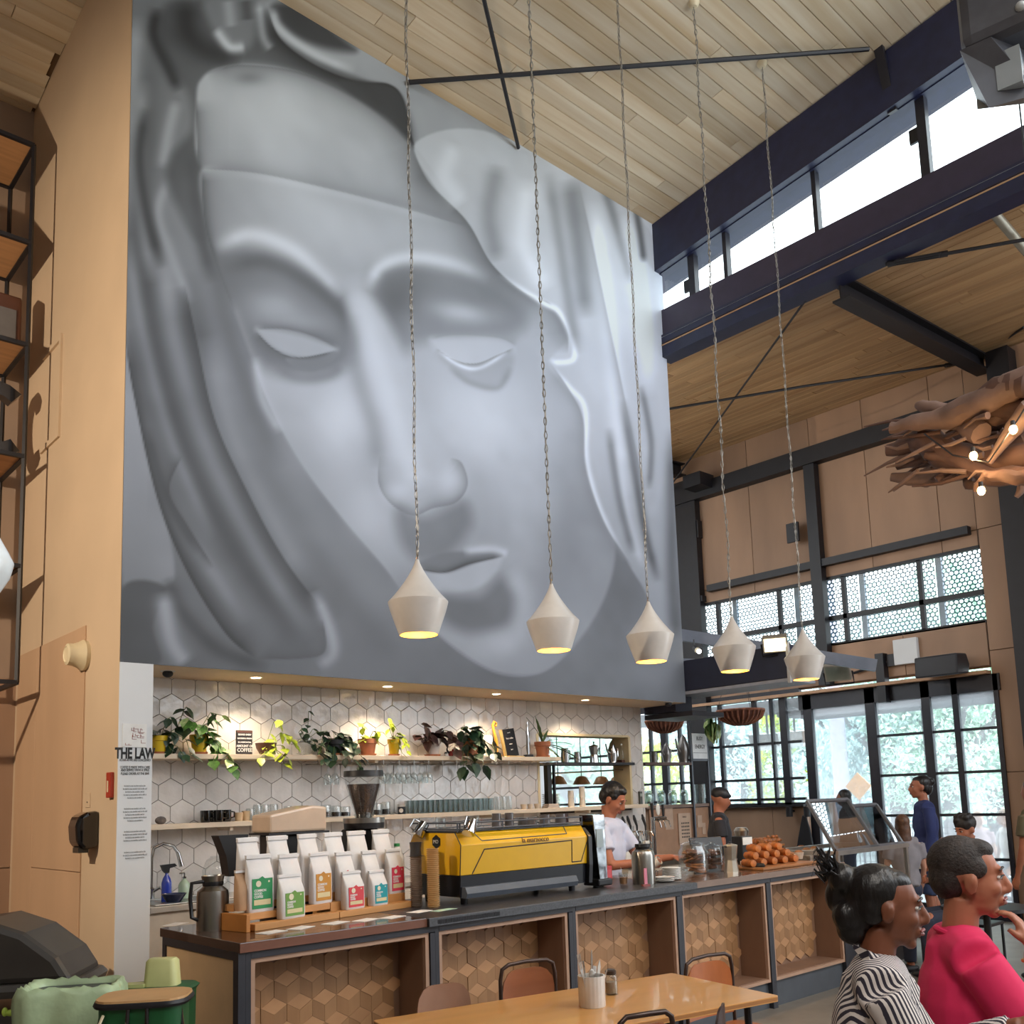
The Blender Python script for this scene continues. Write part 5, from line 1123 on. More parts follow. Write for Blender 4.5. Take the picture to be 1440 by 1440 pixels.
# milk carton peeking behind
x, y, z = on(562, 1250); t = thing('milk_bottle', 'white milk bottle with a green cap behind the coffee bags', 'bottle', (float(oY(562, 1200, 5.25)[0]), 5.28, CZ))
zc_ = float(oY(562, 1190, 5.28)[2])-CZ
MB().lathe([(0, 0), (.045, 0), (.048, .02), (.048, zc_*.8), (.03, zc_*.93), (.018, zc_)], 20).build('bottle_body', M_wht, t, smooth=True); MB().lathe([(.02, zc_), (.02, zc_+.02), (0, zc_+.02)], 14).build('cap', mat('cap_green', '3FA060', .4), t, smooth=True)
# order slips along the front
for i, (a, b, rz_) in enumerate(((382, 1311, .1), (423, 1305, .3), (472, 1298, .15), (514, 1294, .2), (552, 1290, .15), (590, 1282, .1), (247, 1300, .5))):
    x, y, z = on(a, b); t = thing('order_card', 'white card on the timber worktop, %s' % (nmz[i]+' from the left in front of the bags' if i < 6 else 'behind the steel jug at the left end'), 'card', (x, y, CZ+.0005), rz=ang+rz_)
    MB().box(-.075, .075, -.045, .045, 0, .0018).build('card', M_paper, t)
x, y, z = on(614, 1279); t = thing('order_card', 'mint green card under the kraft cup stack', 'card', (x, y-.05, CZ+.0005), rz=.2); MB().box(-.09, .09, -.05, .02, 0, .0018).build('card', mat('card_mint', 'A9C8B4', .7), t)
# ---- steel jug at the left end
def churn(a, b, top, wpx, label, dark=False):
    x, y, z = on(a, b); H_ = float(oY(a, top, y)[2])-z; k_ = 1327.4/float((np.array((x, y, z+.1))-CAMPOS)@cf); R_ = wpx/2/k_
    t_ = thing('steel_jug', label, 'jug', (x, y, z)); 
    MB().lathe([(0, 0), (R_, .0), (R_*1.0, H_*.62), (R_*.95, H_*.72), (R_*.62, H_*.80), (R_*.60, H_*.86), (R_*.72, H_*.97), (R_*.72, H_), (R_*.55, H_*.9), (0, H_*.85)], 32).build('jug_body', M_steelb, t_, smooth=True, sharp=30)
    MB().lathe([(R_*.63, H_*.81), (R_*.66, H_*.86), (R_*.63, H_*.9)], 24).build('neck_band', M_blk, t_, smooth=True)
    MB().tube([(-R_*.6, .0, H_*.9), (-R_*1.3, .02, H_*.88), (-R_*1.35, .03, H_*.6), (-R_*1.28, .02, H_*.25), (-R_*.95, 0, H_*.2)], .011, 8).build('handle', M_blk, t_, smooth=True); return t_
churn(299, 1307, 1231, 44, 'tall steel water jug with black handle at the left end of the bar')
# ---- bottle rinser tower, hoses
x, y, z = on(838, 1248); zt_ = float(oY(838, 1145, y)[2])-CZ
t = thing('glass_rinser', 'tall mirror-steel dispenser on a black base right of the yellow machine', 'dispenser', (x, y, CZ))
MB().prism([(-.03, .06), (-.08, zt_), (.05, zt_), (.06, .06)], -.07, .07, Matrix(((1, 0, 0, 0), (0, 0, 1, 0), (0, 1, 0, 0), (0, 0, 0, 1)))).build('column', mat('mirror_steel', 'B4B8BA', .12, metal=1, var=.3, scale=9, bump=.2, bscale=10), t, bev=.006, fix=True)
MB().box(-.05, .10, -.08, .08, .015, .065).build('base', M_blk, t, bev=.01); MB().lathe([(.02, 0), (.02, .015)], 10).build('foot', M_dark, t)
MB().box(-.05, .02, -.075, -.07, zt_*.55, zt_*.8).build('display', mat('display_glass', '8C9898', .1), t)
o = thing('milk_pitcher_rack', 'row of curved steel tubes beside the dispenser', 'rack', on(852, 1246))
for i in range(4): MB().tube([(-.03+i*.012, .03*i, 0), (-.03+i*.014, .03*i, .22), (-.05+i*.008, .03*i+.01, .27), (-.09, .03*i+.02, .29)], .010, 8).build('tube', M_steelb, o, smooth=True)
# ---- flask, red tin, iced glass, sugar stick
def lath(name, lab, cat, a, b, prof_, m_, part='body', seg=28, group=None, y_=None):
    x, y, z = on(a, b); t_ = thing(name, lab, cat, (x, y, z), group=group); MB().lathe(prof_, seg).build(part, m_, t_, smooth=True, sharp=30); return t_
def H(a, b, top): q = on(a, b); return float(oY(a, top, q[1])[2])-CZ
h_ = H(906, 1242, 1186); k_ = FPX/float((np.array(on(906, 1242))-CAMPOS)@cf); r_ = 16/k_
t = lath('steel_flask', 'big brushed steel flask with black lid beside the barista', 'flask', 906, 1243, [(0, 0), (r_, 0), (r_*1.02, h_*.72), (r_*.9, h_*.82), (r_*.6, h_*.88)], M_steelb)
MB().lathe([(r_*.62, h_*.86), (r_*.62, h_*.9), (r_*.68, h_*.93), (r_*.66, h_), (0, h_)], 24).build('lid', M_blk, t, smooth=True, sharp=30); MB().tube([(r_*.5, 0, h_*.9), (r_*1.25, .01, h_*.85), (r_*1.3, .01, h_*.5)], .01, 8).build('handle', M_blk, t, smooth=True)
t = lath('iced_drink', 'glass of iced coffee being poured, in front of the barista', 'drink', 877, 1244, [(0, .0), (.028, .0), (.036, .09), (.034, .09), (.027, .006), (0, .006)], G_clear, 'glass')
MB().lathe([(0, .007), (.026, .007), (.031, .055), (0, .055)], 20).build('coffee', mat('iced_coffee', 'B88458', .3), t, smooth=True)
for a_ in ((.01, .0, .06), (-.01, .008, .062)): MB().cbox(a_, (.018, .018, .018), None).build('ice_cube', G_clear, t, bev=.003)
MB().tube([(0, 0, .06), (-.025, 0, .13)], .002, 5).build('straw', M_wht, t)
x, y, z = on(868, 1238); t = thing('red_tin', 'red box behind the iced coffee glass', 'box', (x, y+.12, z)); MB().box(-.045, .045, -.03, .03, 0, .11).build('box_body', mat('tin_red', 'B8282C', .4), t, bev=.004); MB().box(-.03, .03, -.032, -.03, .02, .08).build('label_panel', mat('tin_label', 'C84850', .4), t)
x, y, z = on(904, 1246); t = thing('sugar_stick', 'pink sugar stick standing in a small wooden block', 'sugar', (x, y-.03, z), rz=-.3); MB().box(-.03, .03, -.015, .015, 0, .015).build('block', mat('block_rose', '9A5A58', .5), t); MB().box(-.012, .012, -.004, .004, .015, .13).build('sachet', mat('sachet_pink', 'E08AA0', .5), t)
def plates(a, b, n, r, dz, lab, first=0, zo=0):
    x, y, z = on(a, b)
    for i in range(n):
        t_ = thing('plate', lab % ('bottom' if i == 0 else 'top' if i == n-1 else nmz[min(i, 8)]+' from the bottom'), 'plate', (x+random.uniform(-.002, .002), y, z+i*dz+zo), group=lab.split('%s plate ')[1] if '%s plate ' in lab else None)
        MB().lathe([(0, .001), (r*.6, .001), (r*.95, dz*.75), (r, dz*1.0), (r, dz*1.25), (r*.6, dz*.5), (0, dz*.5)], 26).build('plate', M_wht, t_, smooth=True)
plates(945, 1237, 8, .075, .0115, '%s plate of the taller white stack by the steel flask'); plates(934, 1240, 3, .08, .012, '%s plate of the low white pile by the steel flask')
# ---- cookie jars
M_cook = mat('cookie', 'B87440', .7, var=.2, scale=20, bump=.4, bscale=30); M_cookd = mat('cookie_dark', '7A4A34', .7, var=.2, scale=20, bump=.4)
def jar(a, b, top, wpx, label, m_):
    x, y, z = on(a, b); k_ = FPX/float((np.array((x, y, z))-CAMPOS)@cf); R_ = wpx/2/k_; H_ = H(a, b, top)
    t_ = thing('cookie_jar', label, 'jar', (x, y, z)); MB().lathe([(0, .0), (R_*.9, 0), (R_, H_*.1), (R_, H_*.62), (R_*.8, H_*.78), (R_*.8, H_*.82), (R_*.77, H_*.8), (R_*.96, H_*.6), (R_*.96, H_*.1), (0, .01)], 28).build('jar_glass', G_clear, t_, smooth=True)
    MB().lathe([(R_*.84, H_*.80), (R_*.84, H_*.86), (R_*.3, H_*.92), (R_*.12, H_*.93), (R_*.22, H_*.97), (R_*.15, H_), (0, H_)], 26).build('lid', G_clear, t_, smooth=True)
    rr_ = random.Random(int(a)); 
    for i in range(14):
        zz_ = .018+i*H_*.58/14; ang_ = rr_.uniform(0, 6.28); q = R_*.28 if i < 9 else R_*.2
        c_ = thing('cookie', 'round cookie inside the %s' % ('left jar' if a < 990 else 'right jar'), 'cookie', (x+math.cos(ang_)*q, y+math.sin(ang_)*q, z+zz_), group='cookies in the %s' % ('left jar' if a < 990 else 'right jar'))
        MB().lathe([(0, 0), (R_*.52, .002), (R_*.56, .008), (R_*.5, .016), (0, .02)], 14, mx=Matrix.Rotation(rr_.uniform(-.5, .5), 4, 'X')).build('cookie', m_ if rr_.random() < .7 else M_cookd, c_, smooth=True)
jar(976, 1228, 1179, 42, 'wide glass jar of round cookies near the stack of plates', M_cook); jar(1003, 1225, 1183, 34, 'narrower glass jar of dark cookies beside the moka pot', M_cookd)
# ---- moka pot
x, y, z = on(1029, 1226); h_ = H(1029, 1226, 1186); k_ = FPX/float((np.array((x, y, z))-CAMPOS)@cf); r_ = 11/k_
t = thing('moka_pot', 'eight-sided aluminium moka pot on the glossy worktop', 'coffee pot', (x, y, z)); M_alu = mat('aluminium', 'B2A99C', .35, metal=.8)
MB().lathe([(0, 0), (r_, 0), (r_*.75, h_*.42), (0, h_*.42)], 8).build('base', M_alu, t); MB().lathe([(r_*.8, h_*.42), (r_*.8, h_*.47)], 20).build('waist_ring', M_alu, t, smooth=True)
MB().lathe([(0, h_*.47), (r_*.75, h_*.47), (r_*.95, h_*.93), (r_*.9, h_*.95), (r_*.2, h_), (0, h_)], 8).build('upper_pot', M_alu, t); MB().ell((0, 0, h_*1.03), (.01, .01, .012), 10, 6).build('lid_knob', M_blk, t)
MB().tube([(-r_*.8, 0, h_*.9), (-r_*1.6, 0, h_*.92), (-r_*1.55, 0, h_*.6)], .009, 6).build('handle', M_blk, t, smooth=True)
# ---- card terminal, bakery cards
x, y, z = on(1070, 1222); t = thing('card_terminal', 'black card payment terminal lying tilted on the worktop', 'card reader', (x, y, z), rz=.5)
MB().prism([(-.10, .0), (.09, .0), (.09, .02), (.02, .035), (-.09, .055), (-.10, .04)], -.038, .038, Matrix(((1, 0, 0, 0), (0, 0, 1, 0), (0, 1, 0, 0), (0, 0, 0, 1)))).build('case', M_blk, t, bev=.006, fix=True)
MB().box(-.085, -.02, -.03, .03, .045, .0505).build('screen', mat('screen_blue', '5A6A80', .2), t)
for i in range(9): MB().box(-.01+(i % 3)*.022, .004+(i % 3)*.022, -.028+(i//3)*.02, -.014+(i//3)*.02, .028, .036).build('key', mat('key_grey', '6A6C72', .5), t)
for (a, b, lab, c_) in ((1046, 1222, 'small white bakery card beside the moka pot', 'E8DCC8'), (1056, 1216, 'small white price card in front of the pastries', 'E8E0D0'), (1068, 1213, 'small black price card with a yellow edge by the pastries', '2A2A28')):
    x, y, z = on(a, b); t = thing('price_card', lab, 'sign', (x, y, z), rz=-.2); MB().box(-.035, .035, 0, .004, 0, .07).build('card', mat('card_'+c_, c_, .6), t); text('ea 5', .022, inkm if c_ != '2A2A28' else M_paper, t, Matrix.Translation((0, -.001, .035)) @ Matrix.Rotation(PI/2, 4, 'X'))
# ---- pastries
M_board3 = mat('serving_board', 'A06838', .5, var=.1, stretch=(.4, 3, 3)); M_past = mat('pastry_orange', 'D8803A', .5, var=.2, scale=14, bump=.5, bscale=25); M_crois = mat('croissant', 'C87838', .45, var=.3, scale=12, bump=.4, bscale=20); M_muf = mat('muffin_top', 'B87C50', .7, var=.2, bump=.5); M_case_p = mat('muffin_paper', 'D8C0AC', .7)
x, y, z = on(1090, 1221); t = thing('serving_board', 'wooden board of muffins and sausage rolls on the worktop', 'board', (x+.08, y+.1, z)); MB().box(-.35, .55, -.16, .24, 0, .022).build('board', M_board3, t, bev=.006)
def roll(px_, py_, X_, s_, m_, lab, grp, nm='pastry'):
    q = oY(px_, py_, X_); t_ = thing(nm, lab, 'pastry', (float(q[0]), float(q[1]), float(q[2])), group=grp)
    MB().lathe([(0, -.05*s_), (.028*s_, -.046*s_), (.034*s_, 0), (.028*s_, .046*s_), (0, .05*s_)], 12, mx=Matrix.Rotation(PI/2, 4, 'Y')).build('roll', m_, t_, smooth=True)
    return t_
yb_ = y+.12
base = z+.022
k5 = 0
for (row, cols, zz_) in ((0, 5, base+.034), (1, 4, base+.095), (2, 3, base+.155)):
    for c_ in range(cols):
        q = oY(1052+row*4+c_*15, 1200, yb_); t_ = thing('pastry', 'orange-glazed roll, %s from the left in the %s row of the pile' % (nmz[c_], ('bottom', 'middle', 'top')[row]), 'pastry', (float(q[0]), yb_, zz_), rz=1.2, group='glazed rolls piled on the board')
        MB().lathe([(0, -.075), (.030, -.07), (.036, 0), (.030, .07), (0, .075)], 12, mx=Matrix.Rotation(PI/2, 4, 'Y')).build('roll', M_past, t_, smooth=True)
        MB().tube([(-.04+.02*j_, 0, .034) for j_ in range(5)], .004, 5).build('topping', M_crois, t_, smooth=True)
for i, (a, b) in enumerate(((1098, 1213), (1112, 1213), (1124, 1210), (1135, 1206), (1146, 1204), (1105, 1207), (1130, 1202))):
    x_, y_, z_ = on(a, b+1); t_ = thing('muffin', '%s muffin in a pale paper case on the board' % nmz[i], 'muffin', (x_, y_+.02*(i > 4), base), group='muffins on the board')
    MB().lathe([(0, 0), (.032, 0), (.048, .06), (.044, .062), (0, .05)], 16).build('paper_case', M_case_p, t_, smooth=True, sharp=20); MB().ell((0, 0, .058), (.042, .042, .026), 14, 8).build('muffin_top', M_muf, t_, smooth=True)
# raised tray of croissants
XC0_ = float(bx[5])+.03
qa, qb = oY(1085, 1186, 5.35), oY(1168, 1184, 5.35); t = thing('raised_tray', 'raised wooden tray of croissants behind the muffins', 'tray', (float(qa[0]), 5.2, CZ)); Wt = min(float(qb[0]-qa[0]), XC0_-float(qa[0])); zt_ = float(qa[2])-CZ
MB().box(0, Wt, 0, .35, zt_-.02, zt_).build('board', M_board3, t, bev=.004); 
for xx in (.03, Wt-.05): MB().box(xx, xx+.02, .05, .3, 0, zt_-.02).build('leg', M_dark, t)
for i in range(9):
    f = i/8; xx = float(qa[0])+.05+f*(Wt-.1); t_ = thing('croissant', '%s croissant from the left on the raised tray' % nmz[i], 'croissant', (xx, 5.3+.06*(i % 2), CZ+zt_+.03), rz=random.uniform(-.5, .5), group='croissants on the raised tray')
    P_ = [(-.06*math.cos(a_), .03*math.sin(a_), 0) for a_ in np.linspace(-.2, PI+.2, 9)]; MB().tube(P_, [.008, .018, .028, .034, .037, .034, .028, .018, .008], 10).build('croissant', M_crois, t_, smooth=True)
    if i in (0, 2, 4): MB().ell((0, .02, .035), (.028, .02, .02), 10, 7).build('crust_bump', M_crois, t_, smooth=True)
# ---- glazed display case with two raised glass lids
pA = oZ(1183, 1196, 1.30); cX0 = 7.62; qtl = oX(1176, 1195, 7.7); 
XC0, XC1 = float(bx[5])+.06, 0
YC0 = 4.62
qc = oX(1178, 1197, XC0); YC0 = float(qc[1]); ZC0 = float(qc[2]); qr = oY(1276, 1182, YC0); XC1 = float(qr[0]); print('case', XC0, XC1, YC0, ZC0)
t = thing('display_case', 'steel framed glass display case at the right end of the bar', 'display case', (XC0, YC0, 0)); Wc = XC1-XC0; Dc = .75; M_cf = mat('case_steel', 'A8A29C', .3, metal=.5)
for xx in (0, Wc-.035):
    for yy in (0, Dc-.035): MB().box(xx, xx+.035, yy, yy+.035, 0, ZC0-.04).build('post', M_cf, t)
MB().box(-.01, Wc+.01, -.01, .05, ZC0-.04, ZC0).build('top_rail', M_cf, t); MB().box(-.01, Wc+.01, Dc-.05, Dc, ZC0-.04, ZC0).build('top_rail', M_cf, t); MB().box(-.01, .04, .05, Dc-.05, ZC0-.04, ZC0).build('top_rail', M_cf, t); MB().box(Wc-.04, Wc+.01, .05, Dc-.05, ZC0-.04, ZC0).build('top_rail', M_cf, t)
MB().box(.02, Wc-.02, .008, .014, .5, ZC0-.04).build('glass_front', G_clear, t); MB().box(.008, .014, .03, Dc-.03, .5, ZC0-.04).build('glass_side', G_clear, t)
MB().box(.0, Wc, .0, Dc, .40, .46).build('deck', M_cf, t); MB().box(.02, Wc-.02, .04, Dc-.04, .86, .875).build('shelf', G_clear, t); MB().box(.04, Wc-.04, .04, Dc-.04, .05, .40).build('cooler', mat('cooler_dark', '3A3A40', .4), t)
M_sky_glass = clear_glass('lid_glass', 'D4E6F0', .9)
for i, (a0, b0, a1, b1, w0, w1) in enumerate((((1175), 1191, 1135, 1127, 1176, 1234), (1222, 1182, 1188, 1134, 1224, 1268))):
    P0 = oY(a0, b0, YC0+.02); xl, xr = float(P0[0])+.0, float(oY(w1, b0-8, YC0+.02)[0]); tp = float(oY(a1, b1, YC0+.55)[2]); 
    LX = xr-xl; Hh = tp-ZC0; lean = Matrix.Translation((xl-XC0, .0, ZC0))
    l_ = MB(); sh_ = -.0
    A = [(0, .02, 0), (LX, .02, 0), (LX+float(oY(a1, b1, YC0+.55)[0]-P0[0]), .55, Hh), (float(oY(a1, b1, YC0+.55)[0]-P0[0]), .55, Hh)]
    for p_, q_ in zip(A, A[1:]+A[:1]): l_.beam(p_, q_, .03, .03, (0, -.7, .7))
    f_ = l_.build('lid_frame', mat('lid_frame', '7C7C82', .35, metal=.5), t); f_.matrix_local = lean
    g_ = MB().add(A, [(0, 1, 2, 3)]).build('lid_glass', M_sky_glass, t); g_.matrix_local = lean @ Matrix.Translation((0, 0, .0))
for i in range(5):
    t_ = thing('salad_bowl', 'white bowl of salad inside the display case, %s from the left' % nmz[i], 'bowl', (XC0+.25+i*(Wc-.5)/4, YC0+.35, .876), group='salad bowls in the display case')
    MB().lathe([(0, 0), (.05, 0), (.1, .07), (.095, .07), (.05, .008), (0, .008)], 18).build('bowl', M_wht, t_, smooth=True); MB().ell((0, 0, .06), (.088, .088, .03), 12, 7).build('salad', mat('salad_green', '8FA850', .6, var=.3, scale=25, bump=.6), t_, smooth=True)
# small cash screen with its arm
q = oY(1000, 1186, 5.3); t = thing('till_screen', 'black point of sale screen seen from behind, next to the cookie jars', 'screen', (float(q[0]), 5.3, CZ), rz=-.4)
MB().prism([(-.02, .0), (.12, .0), (.06, .2), (.03, .2)], -.08, .08, Matrix(((0, 0, 1, 0), (1, 0, 0, 0), (0, 1, 0, 0), (0, 0, 0, 1)))).build('stand', M_blk, t, fix=True)
MB().box(-.17, .17, -.0, .025, .06, .28, Matrix.Rotation(-.35, 4, 'X')).build('screen_back', M_blk, t, bev=.008)
q = oY(1022, 1180, 5.45); t = thing('receipt_printer', 'small grey bean grinder box behind the moka pot', 'grinder', (float(q[0]), 5.28, CZ), rz=-.2)
MB().box(-.07, .07, -.07, .07, 0, .25).build('body', M_blk, t, bev=.01); MB().box(-.06, .06, -.075, -.07, .17, .24).build('front_panel', M_wht, t); MB().lathe([(.06, .25), (.07, .30), (.05, .33), (0, .33)], 16).build('hopper', M_steelb, t, smooth=True)
# ================================================================ SHELF THINGS
M_terra = mat('terracotta', 'B8714C', .7, var=.08); M_terraw = mat('terracotta_white', 'D8C8BC', .7, var=.12, scale=9); M_yelpot = mat('pot_yellow', 'D8B418', .4); M_brownpot = mat('pot_brown', '5A362A', .5); M_soil = mat('soil', '3A2A20', .9)
LM = {'g': mat('leaf_green', '5A8A3C', .4, var=.25, scale=30, rand=.25), 'd': mat('leaf_dark', '2E4A34', .35, var=.2, scale=30, rand=.3), 'y': mat('leaf_lime', 'B8CC3C', .4, var=.2, scale=30, rand=.2), 'v': mat('leaf_variegated', '8FB46A', .4, col2='D8E0A0', scale=40, rand=.25), 'p': mat('leaf_purple', '5A3A36', .4, var=.3, scale=30, rand=.3), 'f': mat('fern_green', '50703C', .5, var=.2, rand=.2)}
M_stem = mat('stem_green', '6A7A3C', .6)
def leaf_mesh(m_):
    V = [(0, 0, 0), (.018, -.03, .006), (.05, -.042, .002), (.085, -.024, -.006), (.12, 0, -.018), (.085, .024, -.006), (.05, .042, .002), (.018, .03, .006), (.05, 0, -.004), (.085, 0, -.010)]
    F = [(0, 1, 2, 8), (8, 2, 3, 9), (9, 3, 4), (0, 8, 6, 7), (8, 9, 5, 6), (9, 4, 5)]
    me = MB().add(V, F).mesh('leaf', m_, smooth=True); return me
LMESH = {k: leaf_mesh(v) for k, v in LM.items()}
MB_ = None
def longleaf(k):
    V = []; F = []
    n = 9
    for i in range(n+1):
        f = i/n; w_ = .05*math.sin(PI*min(1, f*.96+.06))*(1.0 if i % 2 else .72); z_ = -.12*f*f; V += [(.42*f, -w_/2, z_+.006), (.42*f, 0, z_), (.42*f, w_/2, z_+.006)]
    for i in range(n): a_ = i*3; F += [(a_, a_+1, a_+4, a_+3), (a_+1, a_+2, a_+5, a_+4)]
    return MB().add(V, F).mesh('leaf', LM[k], smooth=True)
LONG = longleaf('f')
rp_ = random.Random(21)
def pot(t, kind, R_, H_):
    if kind == 'bowl': MB().lathe([(0, 0), (R_*.5, 0), (R_*.9, H_*.6), (R_, H_), (R_*.92, H_), (R_*.8, H_*.75), (0, H_*.7)], 20).build('pot', M_brownpot, t, smooth=True, sharp=35); return
    m_ = {'y': M_yelpot, 't': M_terra, 'w': M_terraw, 'j': G_clear, 'd': M_dark}[kind]
    MB().lathe([(0, .008), (R_*.68, .008), (R_*.88, H_*.72), (R_, H_*.73), (R_*1.02, H_), (R_*.9, H_), (R_*.86, H_*.8), (0, H_*.8)], 20).build('pot', m_, t, smooth=True, sharp=35)
    MB().lathe([(0, 0), (R_*.8, 0), (R_*.95, .02), (R_*.88, .02), (R_*.7, .006), (0, .006)], 20).build('saucer', M_terra if kind != 'j' else G_clear, t, smooth=True, sharp=35)
    MB().lathe([(0, H_*.82), (R_*.88, H_*.81)], 14).build('soil', M_soil, t)
def plant(px_, wpx, hpx, kind, lab, vines, lk, ls=1.0, bush=0, bushr=.1, y_=None, base=None, up=.08):
    y_ = y_ or YS+.12; base = SZ1 if base is None else base
    q = oY(px_, 1050, y_); x = float(q[0]); k_ = FPX/float((np.array((x, y_, base))-CAMPOS)@cf); R_ = wpx/2/k_; H_ = hpx/k_
    t = thing('potted_plant', lab, 'plant', (x, y_, base), group='potted plants on the upper shelf'); pot(t, kind, R_, H_)
    sm_ = MB(); k0 = 0
    for v in vines:
        pts = [(0, 0, H_*.8)]
        for i, (a, b) in enumerate(v):
            f = (i+1)/len(v); yy = y_-.02-.13*f if b > 1056 else y_-.10*f+rp_.uniform(-.05, .05)
            if b > 1062: yy = YS-.035
            q_ = oY(a, b, yy); pts.append((float(q_[0])-x, yy-y_, float(q_[2])-base))
        C3 = []
        for i in range(len(pts)-1):
            for j in range(4): C3.append(tuple(pts[i][m]*(1-j/4)+pts[i+1][m]*j/4 for m in range(3)))
        C3.append(pts[-1]); sm_.tube(C3, .0028, 5)
        for i in range(2, len(C3), 2 if ls < 1.3 else 3):
            c_ = (C3[i][0], min(C3[i][1], .0), C3[i][2]); inst('leaf', LMESH[lk if rp_.random() < .8 else ('v' if lk == 'g' else lk)], t, c_, (rp_.uniform(-.5, .5), rp_.uniform(.2, 1.2), rp_.uniform(-3.1, .0)), (ls*rp_.uniform(.75, 1.15),)*3)
    for i in range(bush):
        a_ = rp_.uniform(0, 6.28); e = rp_.uniform(0, 1); c_ = (math.cos(a_)*bushr*e*.8, math.sin(a_)*bushr*e*.4-.02, H_*.9+rp_.uniform(0, up)); sm_.tube([(0, 0, H_*.8), c_], .0022, 4)
        inst('leaf', LMESH[lk], t, c_, (rp_.uniform(-.5, .5), rp_.uniform(-.4, .8), a_ if math.sin(a_) < .3 else -a_), (ls*rp_.uniform(.8, 1.2),)*3)
    if sm_.v: sm_.build('stem', M_stem, t, smooth=True)
    return t
plant(224, 24, 26, 'y', 'leftmost shelf plant, yellow pot half hidden by the white pillar', [[(235, 1012), (240, 1008)], [(245, 1030), (262, 1040), (268, 1062)], [(250, 1022), (258, 1000), (262, 994)], [(235, 1045), (240, 1055)], [(250, 1050), (258, 1062)]], 'd', .95, 6, .08)
plant(280, 26, 28, 'y', 'tall trailing variegated plant in the second yellow pot from the left', [[(285, 1020), (296, 1002), (312, 1006)], [(270, 1015), (262, 1010)], [(300, 1040), (318, 1060), (328, 1078)], [(305, 1045), (300, 1070)], [(310, 1048), (322, 1062), (330, 1082)], [(290, 1020), (300, 1012)]], 'g', 1.05, 8, .09)
plant(374, 30, 17, 'bowl', 'plant spilling from a dark brown bowl beside the coffee sign', [[(385, 1015), (395, 1013)], [(395, 1030), (408, 1035), (412, 1045)], [(380, 1050), (366, 1066)], [(390, 1058), (400, 1074)], [(385, 1052), (405, 1066)], [(375, 1055), (372, 1066)], [(395, 1048), (404, 1058)]], 'y', .85, 4, .08)
plant(428, 24, 24, 'j', 'thin leafed cutting in a clear jar on the upper shelf', [[(433, 1020), (434, 1000)], [(440, 1025), (455, 1035), (448, 1060)], [(445, 1030), (460, 1028)], [(450, 1050), (456, 1068)], [(420, 1030), (425, 1024)], [(440, 1040), (446, 1052)]], 'd', .6, 3, .05)
plant(470, 30, 22, 'd', 'dark purple-leaved spider plant trailing over the shelf front', [[(455, 1030), (450, 1060)], [(480, 1030), (490, 1050), (496, 1068)], [(470, 1050), (468, 1070)], [(462, 1048), (458, 1066)], [(484, 1045), (486, 1066)], [(490, 1035), (500, 1055), (508, 1078)], [(492, 1040), (510, 1066)]], 'd', .95, 14, .1)
plant(517, 27, 24, 't', 'terracotta pot of yellow-green leaves between dark plant and yellow pot', [[(510, 1024), (508, 1018)], [(525, 1028), (538, 1030)]], 'y', .75, 10, .09, up=.05)
plant(554, 18, 24, 'y', 'narrow yellow pot with light feathery leaves', [[(552, 1022), (546, 1010)], [(562, 1030), (572, 1045)], [(566, 1038), (572, 1056)], [(558, 1040), (566, 1060)], [(548, 1025), (550, 1018)]], 'y', .7, 8, .06)
plant(608, 25, 25, 'w', 'whitened terracotta pot with dark purple and green leaves', [[(595, 1032), (582, 1036)], [(600, 1022), (592, 1018)], [(622, 1030), (636, 1034), (646, 1042)], [(618, 1026), (630, 1028)], [(640, 1040), (640, 1055)]], 'p', 1.1, 10, .1, up=.06)
plant(662, 26, 26, 't', 'biggest trailing plant with dark round leaves, above the coffee machine', [[(652, 1022), (648, 1028)], [(672, 1025), (690, 1040), (696, 1058)], [(660, 1048), (656, 1070), (655, 1082)], [(668, 1050), (668, 1072)], [(675, 1050), (680, 1076)], [(650, 1050), (652, 1078)], [(680, 1045), (692, 1060)], [(665, 1030), (676, 1030)]], 'd', 1.25, 20, .12, up=.12)
for o_ in list(bpy.data.objects):
    pass
t = plant(763, 23, 22, 't', 'terracotta pot with long serrated fern fronds at the shelf end', [], 'f')
for i, (rz_, ry_, s_) in enumerate(((.2, -.5, .8), (.0, -.1, 1.0), (-.4, .1, 1.05), (.5, -.9, .75), (-.2, -.3, .9), (3.6, -1.25, .85), (2.4, -1.35, .8), (-.9, .1, .9), (-.1, .35, .9), (-1.6, .25, .6))):
    inst('leaf', LONG, t, (0, 0, .13), (0, ry_, rz_), (s_,)*3)
# coffee plaque
q = oY(344, 1058, YS+.08); t = thing('coffee_sign', 'black sign with white coffee slogan on the upper shelf', 'sign', (float(q[0]), YS+.08, SZ1))
Hs = float(oY(344, 1027, YS+.08)[2])-SZ1; Ws = 24/FPX*float((np.array((q[0], YS, SZ1))-CAMPOS)@cf)
MB().box(-Ws/2, Ws/2, 0, .02, 0, Hs).build('board', mat('sign_black', '201A18', .5), t, bev=.002)
MB().box(-Ws/2, Ws/2, -.001, .0, Hs*.9, Hs*.98).build('brown_edge', M_brownpot, t)
for j, (tx, sz) in enumerate((('BEHIND EVERY', .019), ('SUCCESSFUL PERSON', .0145), ('IS A SUBSTANTIAL', .0155), ('AMOUNT OF', .027), ('COFFEE', .042))): text(tx, sz, M_paper, t, Matrix.Translation((0, -.002, Hs*(.82-.155*j-.012*max(0, j-3)))) @ Matrix.Rotation(PI/2, 4, 'X'), font_bold=.0008, sx=.92)
